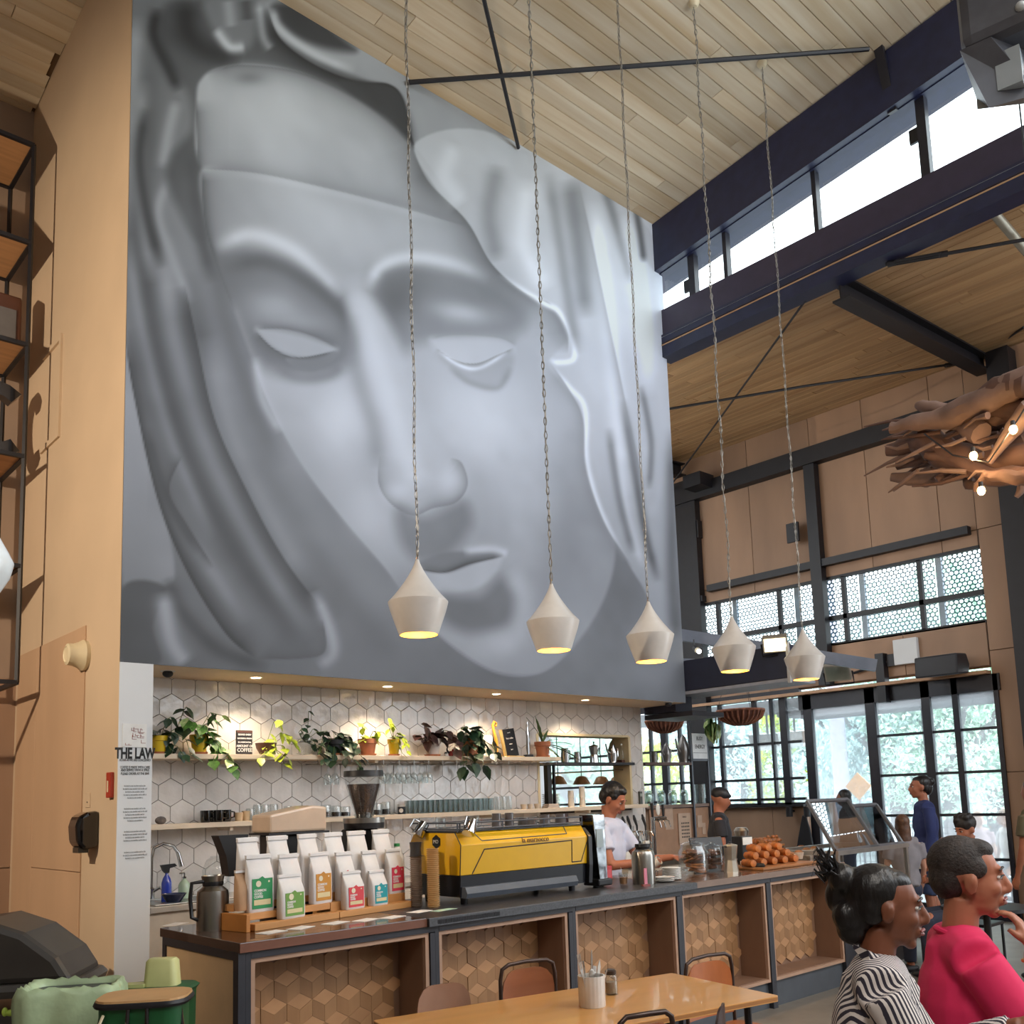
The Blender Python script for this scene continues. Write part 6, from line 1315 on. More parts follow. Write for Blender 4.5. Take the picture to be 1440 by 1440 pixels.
# scroll ornament, framed certificate, figurine, small bits
q = oY(698, 1060, YS+.12); t = thing('scroll_ornament', 'golden wooden scroll shaped ornament beside the black certificate', 'ornament', (float(q[0]), YS+.13, SZ1)); hh = float(oY(698, 1015, YS+.12)[2])-SZ1
P_ = [(.0, 0, 0), (.02, 0, hh*.25), (.01, 0, hh*.5), (-.02, 0, hh*.75), (-.03, 0, hh*.9), (-.01, 0, hh), (.02, 0, hh*.96), (.015, 0, hh*.87), (-.005, 0, hh*.9)]
MB().tube(P_, [.02, .017, .017, .016, .014, .013, .012, .010, .009], 8).box(-.05, .06, -.03, .03, 0, .02).build('scroll', mat('gold_wood', 'D89A38', .35), t, smooth=True, sharp=40)
q = oY(722, 1060, YS+.1); t = thing('framed_certificate', 'black certificate in a gold edged frame leaning on the shelf', 'frame', (float(q[0]), YS+.11, SZ1), rz=.15)
MB().box(-.10, .10, -.008, .008, .01, .30, Matrix.Rotation(-.12, 4, 'X') @ Matrix.Rotation(-.12, 4, 'Y')).build('board', mat('certificate_black', '1E1F24', .3), t)
MB().box(-.13, -.10, -.01, .01, .0, .30, Matrix.Rotation(-.12, 4, 'X') @ Matrix.Rotation(-.12, 4, 'Y')).box(-.13, .12, -.06, .03, -.0, .012).build('gold_edge', mat('gold_frame', 'D0B070', .35, metal=.4), t)
for j, tx in enumerate(('award', 'best coffee', 'winner', '2019')): text(tx, .018 if j != 1 else .026, M_paper, t, Matrix.Rotation(-.12, 4, 'X') @ Matrix.Rotation(-.12, 4, 'Y') @ Matrix.Translation((0, -.0095, .26-.06*j)) @ Matrix.Rotation(PI/2, 4, 'X'))
q = oY(744, 1062, YS+.12); t = thing('silver_figurine', 'slim silver trophy figure on a black base', 'trophy', (float(q[0]), YS+.13, SZ1)); hh = float(oY(743, 1015, YS+.12)[2])-SZ1
MB().box(-.045, .045, -.03, .03, 0, .03).build('base', M_dark, t, bev=.003); MB().lathe([(.02, .03), (.028, hh*.3), (.022, hh*.55), (.028, hh*.7), (.012, hh*.8), (.018, hh*.9), (.012, hh), (0, hh)], 14, sx=1, sy=.6).build('figure', M_chrome, t, smooth=True)
q = oY(634, 1058, YS+.12); t = thing('toy_rooster', 'small red and dark figurine on the shelf right of the whitened pot', 'ornament', (float(q[0]), YS+.12, SZ1)); MB().ell((0, 0, .03), (.03, .02, .028), 12, 8).ell((.025, 0, .06), (.012, .012, .016), 10, 6).build('body', mat('rooster_red', 'A8342A', .5), t, smooth=True); MB().tube([(-.02, 0, .035), (-.045, 0, .06), (-.05, 0, .085)], [.012, .01, .004], 8).build('tail', M_dark, t, smooth=True)
q = oY(644, 1058, YS+.12); t = thing('wooden_block', 'small pale wooden block right of the red figurine', 'block', (float(q[0])+.0, YS+.12, SZ1)); MB().prism([(-.025, 0), (.025, 0), (.02, .05), (-.015, .05)], -.02, .02, PYW).build('block', M_shelf, t, fix=True)
q = oY(627, 1058, YS+.1); t = thing('salt_pot', 'tiny white and black pot on the upper shelf', 'pot', (float(q[0]), YS+.1, SZ1)); MB().lathe([(0, 0), (.016, 0), (.018, .03), (0, .035)], 12).build('pot', M_wht, t, smooth=True); MB().lathe([(.019, .028), (.012, .045), (0, .045)], 12).build('lid', M_dark, t, smooth=True)
# wine glass rack
t = thing('glass_rack', 'slim steel rail rack under the upper shelf for stemmed glasses', 'rack', (float(oY(440, 1070, YS+.1)[0]), YS+.12, SZ1-.04)); Wr = float(oY(775, 1072, YS+.1)[0])-t.location.x
o = MB()
for k in range(18): o.tube([(k*Wr/17, -.1, -.035), (k*Wr/17, .1, -.035)], .004, 5); o.tube([(k*Wr/17, -.1, -.035), (k*Wr/17, -.1, 0)], .003, 5)
o.tube([(0, -.1, -.03), (Wr, -.1, -.03)], .004, 5); o.tube([(0, .1, -.03), (Wr, .1, -.03)], .004, 5); o.build('rail', M_steelb, t, smooth=True)
wg0 = None
for k, px_ in enumerate((538, 545, 552, 559, 566, 574, 582, 590, 597, 603)):
    q = oY(px_, 1085, YS+.05+.08*(k % 2)); L_ = (float(q[0]), YS+.05+.08*(k % 2), SZ1-.075); lb = '%s stemmed glass from the left, hanging upside down' % (nmz+['tenth'])[k]
    if wg0 is None:
        wg0 = thing('wine_glass', lb, 'glass', L_, group='stemmed glasses under the upper shelf')
        MB().lathe([(.032, 0), (.03, -.004), (.005, -.01), (.004, -.07), (.012, -.078), (.034, -.1), (.038, -.13), (.032, -.18), (.030, -.18), (.036, -.13), (.03, -.1), (0, -.08)], 16).build('glass_body', G_clear, wg0, smooth=True)
    else: copy_tree(wg0, loc=L_, label=lb)
for k, px_ in enumerate((462, 473, 634, 656, 680, 700)):
    q = oY(px_, 1080, YS+.1); t = copy_tree(wg0, loc=(float(q[0]), YS+.12, SZ1-.075), label='stemmed glass hanging %s' % ['left of the bean hopper, outer', 'left of the bean hopper, inner', 'above the yellow machine, first', 'above the yellow machine, second', 'above the yellow machine, third', 'above the yellow machine, last'][k]) if k < 2 else None
# lower shelf
t = thing('stone', 'small grey stone at the left end of the lower shelf', 'stone', (float(oY(226, 1158, YS+.12)[0]), YS+.12, SZ2)); MB().ell((0, 0, .03), (.045, .03, .032), 9, 6).build('stone', mat('stone_grey', '7A6E68', .8, var=.2, scale=30), t, smooth=True)
def on2(px_, y=None): q = oY(px_, 1150, y or YS+.13); return (float(q[0]), y or YS+.13, SZ2)
mg0 = None
for k, (px_, y_) in enumerate(((289, YS+.08), (298, YS+.17), (307, YS+.08), (318, YS+.12))):
    lb = '%s black mug from the left on the lower shelf' % nmz[k]
    t = thing('mug', lb, 'mug', on2(px_, y_), group='black mugs on the lower shelf'); MB().lathe([(0, 0), (.036, 0), (.04, .02), (.042, .095), (.038, .095), (.036, .01), (0, .01)], 20).build('mug_body', M_gblack, t, smooth=True); MB().tube([(.04, 0, .08), (.07, 0, .075), (.07, 0, .035), (.04, 0, .03)], .007, 6).build('handle', M_gblack, t, smooth=True)
for k, (px_, hh) in enumerate(((336, .05), (346, .06))): tumbler(on2(px_), .03, hh+.02, mat('beige_cup', 'D8B890', .6), 'beige_cup', '%s beige cup right of the black mugs' % nmz[k], 'cup', 'beige cups on the lower shelf')
def gl(px_, r, h, lab, grp, y=None, nm='glass_jar', fill=None):
    t_ = thing(nm, lab, 'glass', on2(px_, y), group=grp); MB().lathe([(0, 0), (r, 0), (r*1.04, h*.9), (r*.9, h), (r*.86, h), (r*.98, h*.88), (r*.94, .006), (0, .006)], 16).build('glass_body', G_clear, t_, smooth=True)
    if fill: MB().lathe([(0, .007), (r*.9, .007), (r*.93, h*.45), (0, h*.45)], 16).build('beans', fill, t_, smooth=True)
    return t_
beans = MATS['roast_beans']
for k, (px_, h) in enumerate(((352, .10), (362, .13), (372, .13), (385, .13), (405, .11))): gl(px_, .036, h, '%s clear tumbler behind the left grinder' % nmz[k], 'clear tumblers behind the left grinder', nm='glass_tumbler')
for k, (px_, r, h, f) in enumerate(((458, .05, .11, beans), (473, .045, .1, beans), (486, .045, .09, beans), (530, .05, .11, beans), (543, .042, .12, beans))): gl(px_, r, h, '%s jar of coffee beans on the lower shelf' % nmz[k], 'bean jars on the lower shelf', fill=f)
t = thing('label_jar', 'black and white labelled jar at the left of the tumbler rows', 'jar', on2(565)); MB().lathe([(0, 0), (.036, 0), (.038, .07), (0, .07)], 20).build('jar_body', mat('jar_black', '2C2C34', .3), t, smooth=True, sharp=30); MB().lathe([(.04, .07), (.04, .095), (0, .095)], 20).build('lid', M_wht, t, smooth=True, sharp=30); MB().lathe([(0, 0), (.02, 0)], 14, mx=Matrix.Translation((-.026, -.029, .035)) @ Matrix.Rotation(PI/2, 4, 'X') @ Matrix.Rotation(-.7, 4, 'Y')).build('emblem', M_wht, t)
tg = None
for r_i in range(2):
    for k in range(17):
        px_ = 574+k*7.1+r_i*3; L_ = on2(px_, YS+.07+.09*r_i); lb = 'clear tumbler, number %s from the left in the %s row on the lower shelf' % (['one', 'two', 'three', 'four', 'five', 'six', 'seven', 'eight', 'nine', 'ten', 'eleven', 'twelve', 'thirteen', 'fourteen', 'fifteen', 'sixteen', 'seventeen'][k], 'front' if r_i == 0 else 'back')
        if tg is None:
            tg = thing('glass_tumbler', lb, 'glass', L_, group='rows of tumblers on the lower shelf'); MB().lathe([(0, 0), (.029, 0), (.034, .125), (.032, .125), (.027, .008), (0, .008)], 14).build('glass_body', clear_glass('tumbler_glass', 'F2F6F6', .3), tg, smooth=True)
        else: copy_tree(tg, loc=L_, label=lb)
for k, px_ in enumerate((700, 708, 716)): gl(px_, .03, .14, '%s tall clear glass right of the tumbler rows' % nmz[k], 'tall glasses on the lower shelf', nm='tall_glass')
for k, (px_, r) in enumerate(((737, .035), (746, .03), (756, .036))):
    t = thing('small_bowl', '%s little cream bowl on the lower shelf near the hatch' % nmz[k], 'bowl', on2(px_), group='little cream bowls'); MB().lathe([(0, 0), (r*.7, 0), (r, .05), (r*.92, .05), (r*.6, .01), (0, .01)], 18).build('bowl', mat('bowl_cream', 'DCC8B0', .5), t, smooth=True)
t = thing('napkin_pile', 'low pile of folded cloths beside the cream bowls', 'cloth', on2(775)); 
for i in range(3): MB().box(-.09+.01*i, .09-.01*i, -.05, .05, i*.015, i*.015+.013).build('cloth', mat('cloth_pale', 'D8C4B4', .8), t, bev=.004)
for i in range(12):
    L_ = on2(800); t = thing('plate', 'plate %s in the tall white stack by the kitchen hatch' % ('at the bottom' if i == 0 else 'at the top' if i == 11 else 'within'), 'plate', (L_[0], YT+.14, L_[2]+i*.0125), group='tall white plate stack by the hatch'); MB().lathe([(0, .001), (.07, .001), (.105, .01), (.105, .0125), (.07, .005), (0, .005)], 24).build('plate', M_wht, t, smooth=True)
for (px_, n, w_, lb) in ((804, 9, .036, 'shorter stack of white paper cups by the hatch'), (820, 13, .036, 'taller stack of white paper cups by the hatch')):
    t = thing('paper_cup_stack', lb, 'cup stack', on2(px_, YS+.08))
    for h0, h1 in ((0, .10), (.101, .10+n*.009)): MB().lathe([(0, h0), (w_, h0), (w_*.86, h0+(h1-h0)*.9), (w_*.84, h1), (0, h1)], 18).build('paper_cup', mat('cup_offwhite', 'D8CCBC', .6), t, smooth=True, sharp=30)
# sink corner
def onB(px_, py_): q = oZ(px_, py_, BZ); return float(q[0]), float(q[1])
x_, y_ = onB(232, 1262); x_ = max(x_, XC+.12); y_ = YM+.2
t = thing('sink', 'stainless sink bowl with a wide rim at the left end of the back bench', 'sink', (float(oY(255, 1262, YM+.3)[0]), YM+.3, BZ))
o = MB().box(-.3, .3, -.26, -.2, 0, .012).box(-.3, .3, .2, .26, 0, .012).box(-.3, -.22, -.2, .2, 0, .012).box(.22, .3, -.2, .2, 0, .012); o.build('rim', M_steelb, t, bev=.003)
MB().box(-.22, .22, -.2, .2, .001, .004).build('bowl', mat('sink_inner', '6A6C6E', .3, metal=.8), t)
q = oY(222, 1250, YM+.42); t = thing('mixer_tap', 'tall arched chrome mixer tap by the white pillar', 'tap', (float(q[0]), YM+.55, BZ)); x0 = t.location.x
hz = float(oY(232, 1186, YM+.55)[2])-BZ; e = float(oY(254, 1210, YM+.45)[0])-x0; ez = float(oY(252, 1200, YM+.45)[2])-BZ
MB().tube([(0, 0, 0), (0, 0, hz*.75), (.015, -.01, hz*.93), (e*.4, -.04, hz), (e*.75, -.07, hz*.95), (e*.92, -.09, hz*.82)], .013, 10).build('spout', M_chrome, t, smooth=True); MB().tube([(e*.9, -.09, hz*.84), (e*1.05, -.10, hz*.58)], [.016, .02], 12).build('spray_head', M_chrome, t, smooth=True); MB().tube([(0, 0, .06), (.05, -.05, .10)], .012, 8).lathe([(.025, 0), (.025, .09), (.015, .1)], 16).build('lever', M_chrome, t, smooth=True, sharp=40)
def bott(a, top, bot, wpx, y, lab, m_, nm, cat, trig=False, capm=None):
    q = oY(a, bot, y); x_ = float(q[0]); k_ = FPX/float((np.array((x_, y, BZ))-CAMPOS)@cf); H_ = float(oY(a, top, y)[2])-BZ; R_ = wpx/2/k_
    t_ = thing(nm, lab, cat, (x_, y, BZ)); MB().lathe([(0, 0), (R_, 0), (R_, H_*.5), (R_*.75, H_*.62), (R_*.3, H_*.72), (R_*.3, H_*.78)], 18).build('bottle_body', m_, t_, smooth=True)
    if trig: MB().prism([(-.03, H_*.82), (-.05, H_*.98), (.06, H_), (.075, H_*.93), (.02, H_*.88), (.015, H_*.76), (-.015, H_*.76)], -.012, .012, PYW).build('trigger', M_blk, t_, fix=True)
    else: MB().lathe([(R_*.35, H_*.76), (R_*.35, H_*.82), (.006, H_*.84), (.006, H_*.96)], 12).tube([(0, 0, H_*.96), (-.04, 0, H_*.95)], .006, 6).build('pump', capm or M_chrome, t_, smooth=True)
bott(234, 1215, 1262, 14, YM+.33, 'blue spray bottle with a black trigger beside the tap', mat('blue_bottle', '2038A8', .2, coat=.5), 'spray_bottle', 'bottle', True)
bott(259, 1226, 1262, 16, YM+.45, 'clear green soap pump bottle behind the sink', mat('soap_green', 'B8CCB0', .2, coat=.3), 'soap_bottle', 'bottle')
q = oY(306, 1235, YM+.4); t = thing('glass_jug', 'clear glass dome behind the dosing funnel', 'glass', (float(q[0]), YM+.42, BZ)); MB().lathe([(0, 0), (.10, 0), (.11, .2), (.08, .28), (.05, .3), (.05, .31), (0, .31)], 22).build('glass_body', G_clear, t, smooth=True)
q = oY(240, 1255, YM+.2); t = thing('navy_bowl', 'navy bowl beside the tap', 'bowl', (float(q[0]), YM+.14, BZ+.013)); MB().lathe([(0, 0), (.05, 0), (.09, .06), (.085, .06), (.05, .01), (0, .01)], 20).build('bowl', mat('navy_glaze', '28304C', .25), t, smooth=True)
# ---- hatch shelf with teapots and heat lamps
qa = oY(758, 1080, YT+.1); qb = oY(881, 1073, YT+.1); t = thing('hatch_shelf', 'dark steel shelf hung in the kitchen hatch', 'shelf', (float(qa[0]), YT, float(qb[2])-.03)); Wh = float(qb[0]-qa[0]); HZ = float(qb[2])-.03
MB().box(.02, Wh, -.03, .22, 0, .03).build('shelf_board', M_dark, t); MB().box(.03, .09, .0, .06, -(HZ-oz0)+.005, 0).build('post', M_dark, t); MB().box(.13, .15, .0, .03, -(HZ-oz0)+.005, 0).build('post', M_dark, t)
MB().tube([(.13, .1, -.09), (Wh, .1, -.05)], .01, 6).build('rail', M_steelb, t)
def pot_(kind, L_, k, lab, grp, m_=None, rz=0):
    m_ = m_ or M_chrome
    t_ = thing('coffee_pot', lab, 'coffee pot', L_, rz=rz, group=grp)
    if kind == 'jug': MB().lathe([(0, 0), (.05*k, 0), (.055*k, .08*k), (.045*k, .16*k), (.05*k, .18*k), (.046*k, .18*k), (.04*k, .1*k), (0, .02)], 20).build('pot_body', m_, t_, smooth=True); MB().tube([(.045*k, 0, .16*k), (.09*k, 0, .15*k), (.09*k, 0, .05*k), (.055*k, 0, .04*k)], .007*k, 6).build('handle', M_blk, t_, smooth=True)
    elif kind == 'moka':
        MB().lathe([(0, 0), (.055*k, 0), (.045*k, .09*k), (.042*k, .10*k), (.06*k, .19*k), (.05*k, .2*k), (0, .22*k)], 8).build('pot_body', m_, t_); MB().ell((0, 0, .235*k), (.01, .01, .014), 8, 6).build('knob', M_blk, t_); MB().tube([(.05*k, 0, .18*k), (.09*k, 0, .18*k), (.085*k, 0, .1*k)], .007, 6).build('handle', M_blk, t_)
    else:
        MB().lathe([(0, 0), (.055*k, 0), (.05*k, .02*k), (.065*k, .10*k), (.06*k, .16*k), (.035*k, .23*k), (.03*k, .25*k), (.012*k, .27*k), (0, .29*k)], 20).build('pot_body', m_, t_, smooth=True); MB().tube([(-.05*k, 0, .10*k), (-.10*k, 0, .16*k), (-.12*k, 0, .24*k)], [.016*k, .011*k, .008*k], 8).build('spout', m_, t_, smooth=True); MB().tube([(.045*k, 0, .2*k), (.10*k, 0, .19*k), (.10*k, 0, .08*k), (.06*k, 0, .06*k)], .007*k, 6).build('handle', m_, t_, smooth=True)
for k, (px_, kd, s_, lb) in enumerate(((795, 'jug', .9, 'steel jug with black handle'), (812, 'jug', .7, 'low brass toned jug'), (836, 'moka', 1.0, 'stepped moka pot with a black knob'), (862, 'tea', .95, 'tall silver coffee pot with a long spout'))):
    q = oY(px_, 1075, YT+.1); pot_(kd, (float(q[0]), YT+.1, HZ+.031), s_, lb+' on the hatch shelf', 'coffee pots on the hatch shelf')
q = oY(875, 1070, YT+.1); t = thing('oil_bottle', 'clear bottle on a dark block at the right end of the hatch shelf', 'bottle', (float(q[0]), YT+.1, HZ+.031)); MB().box(-.05, .05, -.04, .04, 0, .035).build('block', M_brownpot, t); MB().lathe([(0, .036), (.035, .036), (.035, .15), (.012, .18), (.012, .21)], 14).build('bottle_body', G_clear, t, smooth=True); MB().lathe([(.014, .21), (.014, .23), (0, .23)], 10).build('cap', M_wht, t)
for k, px_ in enumerate((785, 818, 846, 868)):
    q = oY(px_, 1103, YT+1.2); t = thing('heat_lamp', '%s heat lamp shade hanging over the kitchen pass' % nmz[k], 'lamp', tuple(map(float, q)), group='heat lamps in the kitchen'); MB().lathe([(.12, 0), (.07, .09), (.03, .11), (0, .11)], 20).build('shade', mat('copper_shade', 'A87A50', .4, metal=.4), t, smooth=True); MB().tube([(0, 0, .11), (0, 0, 3.15-float(q[2]))], .006, 5).build('cord', M_dark, t)
# ---- right-hand steel rack with sign, pots and glass jars (on the counter side of the window)
YR = YT+.35
qa = oY(905, 1072, YR); qb = oY(972, 1068, YR); t = thing('steel_rack', 'open steel rack right of the tiled wall holding coffee pots', 'rack', (float(qa[0]), YR, 0)); xa, xb_ = float(qa[0]), float(oY(972, 1070, YR)[0]); ZR = float(qa[2]); xe = float(oY(995, 1070, YR)[0])
zt_ = float(oY(975, 1003, YR)[2]); ZJ = float(oY(940, 1132, YR)[2])
for xx in (xb_-xa, xe-xa): MB().box(xx-.015, xx+.015, -.015, .015, 0, zt_).build('post', M_steelb if xx > 9 else mat('rack_steel', '5A5A60', .4, metal=.5), t)
MB().box(xb_-xa, xe-xa, -.015, .015, zt_-.03, zt_).build('rail', MATS['rack_steel'], t); zm2 = float(oY(985, 1067, YR)[2]); MB().box(xb_-xa, xe-xa, -.015, .05, zm2-.03, zm2).build('rail', MATS['rack_steel'], t)
MB().box(0.01, xb_-xa-.016, -.02, .25, ZR-.035, ZR).build('shelf_board', M_brownpot, t); MB().box(0.01, xe-xa, -.0, .25, ZJ-.04, ZJ).build('jar_shelf', mat('jar_shelf_wood', '7A5A48', .5), t)
MB().box(0.01, .04, .22, .25, 0, ZR-.035).build('post', M_dark, t)
MB().box(.1, xe-xa, .03, .05, .0, ZJ-.05).build('notice_board', mat('notice_ply', 'A87C5C', .6), t)
s_ = MB().box(xb_-xa+.02, xe-xa-.02, -.02, .0, zm2, zm2+.34).build('light_box', mat('lightbox_white', 'E4E2E2', .5), t)
for j, tx in enumerate(('BUSY', 'ENERGY')): text(tx, .075, inkm, s_, Matrix.Translation(((xb_+xe)/2-xa, -.022, zm2+.27-.11*j)) @ Matrix.Rotation(PI/2, 4, 'X'), sx=.8)
MB().box(xb_-xa+.03, xe-xa-.03, -.0225, -.02, zm2+.075, zm2+.08).build('rule_line', inkm, s_)
for k, (px_, kd, s2, lb) in enumerate(((920, 'jug', .8, 'small silver creamer'), (938, 'tea', .95, 'slender silver coffee pot with open handle'), (962, 'tea', 1.35, 'big dark silver coffee pot'))):
    q = oY(px_, 1070, YR+.12); pot_(kd, (float(q[0]), YR+.12, ZR), s2, lb+' on the steel rack', 'coffee pots on the steel rack', m_=mat('pewter', '8A8684', .3, metal=.8))
gj = None
for k, px_ in enumerate((910, 919, 928, 936, 944, 952, 960, 968)):
    q = oY(px_, 1130, YR+.1); L_ = (float(q[0]), YR+.08+.08*(k % 2), ZJ); lb = '%s upturned glass jar on the rack under the window' % nmz[k]
    if gj is None: gj = thing('glass_jar', lb, 'jar', L_, group='glass jars on the steel rack'); MB().lathe([(0, 0), (.05, 0), (.055, .11), (.05, .15), (.036, .165), (.04, .19), (.036, .19), (.033, .165), (.046, .15), (.05, .1), (.045, .01), (0, .01)], 16).build('jar_body', MATS['tumbler_glass'], gj, smooth=True)
    else: copy_tree(gj, loc=L_, label=lb)
q = oY(985, 1132, YR+.1); t = thing('water_jug', 'tall ribbed glass jug with handle beside the upturned jars', 'jug', (float(q[0]), YR+.1, ZJ)); MB().lathe([(0, 0), (.07, 0), (.075, .26), (.07, .26), (.066, .01), (0, .01)], 20).build('jug_body', MATS['tumbler_glass'], t, smooth=True); MB().tube([(.07, 0, .24), (.12, 0, .22), (.12, 0, .08), (.07, 0, .05)], .01, 6).build('handle', G_clear, t, smooth=True)
q = oY(903, 1132, YS+.1); t = thing('cordless_phone', 'dark cordless phone standing on the end of the lower shelf', 'phone', (float(oY(901, 1130, YS+.15)[0]), YS+.15, SZ2)); MB().box(-.025, .025, -.015, .015, 0, .15).build('handset', mat('phone_grey', '4A4C48', .4), t, bev=.006); MB().box(-.02, .02, -.017, -.015, .09, .125).build('screen', mat('phone_screen', '98A098', .3), t)
# poster on the notice board
q = oY(965, 1165, YR); t2 = thing('notice_poster', 'pale poster with a grid of dark dots under the jar shelf', 'poster', (float(q[0]), YR+.02, float(q[2])))
MB().box(-.13, .13, 0, .006, -.22, .2).build('sheet', mat('poster_sheet', 'C8A890', .7), t2)
o = MB()
for r_ in range(5):
    for c_ in range(5): o.box(-.07+c_*.035, -.05+c_*.035, -.002, 0, .06-r_*.045, .08-r_*.045)
o.build('dot_grid', inkm, t2)['kind'] = 'stuff'; text('MENU', .03, inkm, t2, Matrix.Translation((0, -.001, .15)) @ Matrix.Rotation(PI/2, 4, 'X'))
for (a, b, w_, h_, lb) in ((943, 1150, .16, .3, 'plain pale paper pinned left of the dotted poster'), (986, 1155, .1, .16, 'small pale paper pinned right of the dotted poster'), (992, 1165, .07, .15, 'smallest pale paper beside the rack post')):
    q = oY(a, b, YR); t = thing('paper_notice', lb, 'paper', (float(q[0]), YR+.022, float(q[2]))); MB().box(-w_/2, w_/2, 0, .004, -h_/2, h_/2).build('sheet', mat('pinned_paper', 'C0A088', .7), t)
# beer taps in front
def tap(px_, py_, top, yy, lab, m2, H0=None):
    q = oY(px_, py_, yy); t_ = thing('beer_tap', lab, 'tap', (float(q[0]), yy, float(q[2])), group='beer taps behind the bar')
    hh = float(oY(px_, top, yy)[2])-float(q[2]); MB().tube([(0, 0, -.1), (0, 0, 0)], .016, 10).tube([(0, 0, -.01), (0, -.07, -.01), (0, -.09, -.05)], .009, 8).build('faucet', M_chrome, t_, smooth=True); MB().tube([(0, 0, 0), (.0, .0, hh*.3), (-.02, .01, hh*.75), (-.03, .01, hh)], [.008, .011, .016, .009], 8).build('handle', M_blk, t_, smooth=True)
    MB().box(-.035, .035, -.02, .02, -.28, -.1).build('tap_column', m2, t_, bev=.01); return t_
YP = 6.1
qf = oY(880, 1172, YP); t = thing('tap_plinth', 'steel shelf carrying the row of beer taps behind the barista', 'counter', (float(qf[0])-.1, YP-.1, 0)); zt_ = float(oY(880, 1172, YP)[2])-.28; MB().box(0, 1.15, 0, .45, zt_-.05, zt_).build('top', M_steelb, t); MB().box(.02, 1.13, .02, .43, 0, zt_-.05).build('cabinet', M_cab, t)
for k, (px_, tp_) in enumerate(((880, 1148), (887, 1147), (896, 1146), (908, 1145))): tap(px_, 1168, tp_, YP+.03*k, '%s black handled beer tap behind the barista' % nmz[k], M_wht if k != 2 else M_dark)
q = oY(932, 1150, YP+.1); t = thing('tap_tower', 'chrome T shaped beer tower with three handles', 'tap', (float(oY(918, 1150, YP+.1)[0]), YP+.1, zt_)); zz = float(oY(918, 1150, YP+.1)[2])-zt_
MB().tube([(0, 0, 0), (0, 0, zz)], .022, 12).tube([(-.02, 0, zz-.01), (.2, 0, zz-.01)], .02, 12).build('tower', M_chrome, t, smooth=True)
for xx in (.02, .09, .17): MB().tube([(xx, -.02, zz-.02), (xx+.01, -.06, zz-.04), (xx+.02, -.07, zz-.1)], .008, 8).build('spout', M_chrome, t, smooth=True)
MB().tube([(.0, 0, zz), (-.01, 0, zz+.15)], [.012, .018], 8).build('handle', M_blk, t, smooth=True); MB().tube([(.17, 0, zz), (.165, 0, zz+.13)], [.01, .016], 8).build('handle', M_blk, t, smooth=True); MB().ell((.09, 0, zz+.08), (.032, .012, .06), 14, 9).build('handle', M_wht, t, smooth=True)
for k, (a, tp_, w_) in enumerate(((925, 1165, .06), (940, 1168, .035), (952, 1162, .07))):
    q = oY(a, 1195, 5.9); x_ = float(q[0]); H_ = .34-.05*k; t = thing('glass_bottle', '%s clear bottle behind the cookie jars' % nmz[k], 'bottle', (x_, YP+.12+.03*k, zt_), group='clear bottles behind the cookie jars'); MB().lathe([(0, 0), (w_, 0), (w_, H_*.6), (w_*.4, H_*.8), (w_*.45, H_), (w_*.4, H_), (w_*.36, H_*.8), (w_*.93, H_*.6), (w_*.9, .01), (0, .01)], 18).build('bottle_body', G_clear, t, smooth=True)
# ---- hanging baskets and dried leaves
M_wick = mat('wicker', 'A86A50', .7, var=.2, scale=20)
def basket(a, b, X_, R_, lab):
    q = oX(a, b, X_); t_ = thing('hanging_basket', lab, 'basket', tuple(map(float, q)))
    MB().lathe([(0, -.01), (R_*.5, 0), (R_*.85, R_*.25), (R_, R_*.55), (R_*.97, R_*.55), (R_*.8, R_*.27), (0, .01)], 24).build('basket_lining', mat('wicker_dark', '6E4438', .8), t_, smooth=True)
    for k in range(26):
        a_ = 2*PI*k/26; MB_1 = MB().tube([(math.cos(a_)*r_, math.sin(a_)*r_, z_) for r_, z_ in ((R_*.3, -.01), (R_*.6, .02), (R_*.9, R_*.25), (R_*1.03, R_*.56))], .014, 5).build('cane', M_wick, t_, smooth=True)
    MB().tube([(math.cos(a_)*R_*1.03, math.sin(a_)*R_*1.03, R_*.57) for a_ in np.linspace(0, 2*PI, 25)], .018, 6).build('rim', M_wick, t_, smooth=True)
    for k in range(3): a_ = 2*PI*k/3; MB().tube([(math.cos(a_)*R_, math.sin(a_)*R_, R_*.57), (0, 0, R_*.57+1.0)], .004, 4).build('cord', M_dark, t_)
    return t_
basket(935, 1029, 10.6, .26, 'round wicker basket hanging left of the light box sign'); t = basket(1042, 1018, 10.6, .30, 'larger wicker basket hanging right of the light box sign')
for i in range(16):
    q = oX(1000+rp_.uniform(-6, 14), 1000+rp_.uniform(2, 30), 10.5); inst('dried_leaf', LMESH['v' if i % 2 else 'f'], t, tuple(np.array(q)-np.array(t.location)), (rp_.uniform(-1, 1), 1.4, rp_.uniform(0, 6)), (rp_.uniform(1.4, 2.2),)*3)
MB().tube([(0, 0, .2), tuple(np.array(oX(1006, 1003, 10.5))-np.array(t.location)), tuple(np.array(oX(1008, 1045, 10.5))-np.array(t.location))], .01, 6).build('stem', M_stem, t)
for (a, b, X_, lb) in ((1080, 1042, 14.2, 'white angular outdoor heater hung outside the left window'), (1118, 1038, 15.2, 'white angular outdoor heater hung outside beside the post')):
    q = oX(a, b, X_); t = thing('outdoor_heater', lb, 'heater', tuple(map(float, q)), rz=.3); MB().prism([(-.3, .1), (-.2, -.1), (.25, -.15), (.35, .05), (.2, .15)], -.25, .25, PYW).build('hood', M_wht, t, fix=True); MB().tube([(0, 0, .1), (0, 0, 1.1)], .02, 6).build('hanger', M_dark, t); MB().box(-.1, .15, -.27, -.25, -.05, .06).build('grille', mat('grille_grey', '8A8A8C', .5), t)
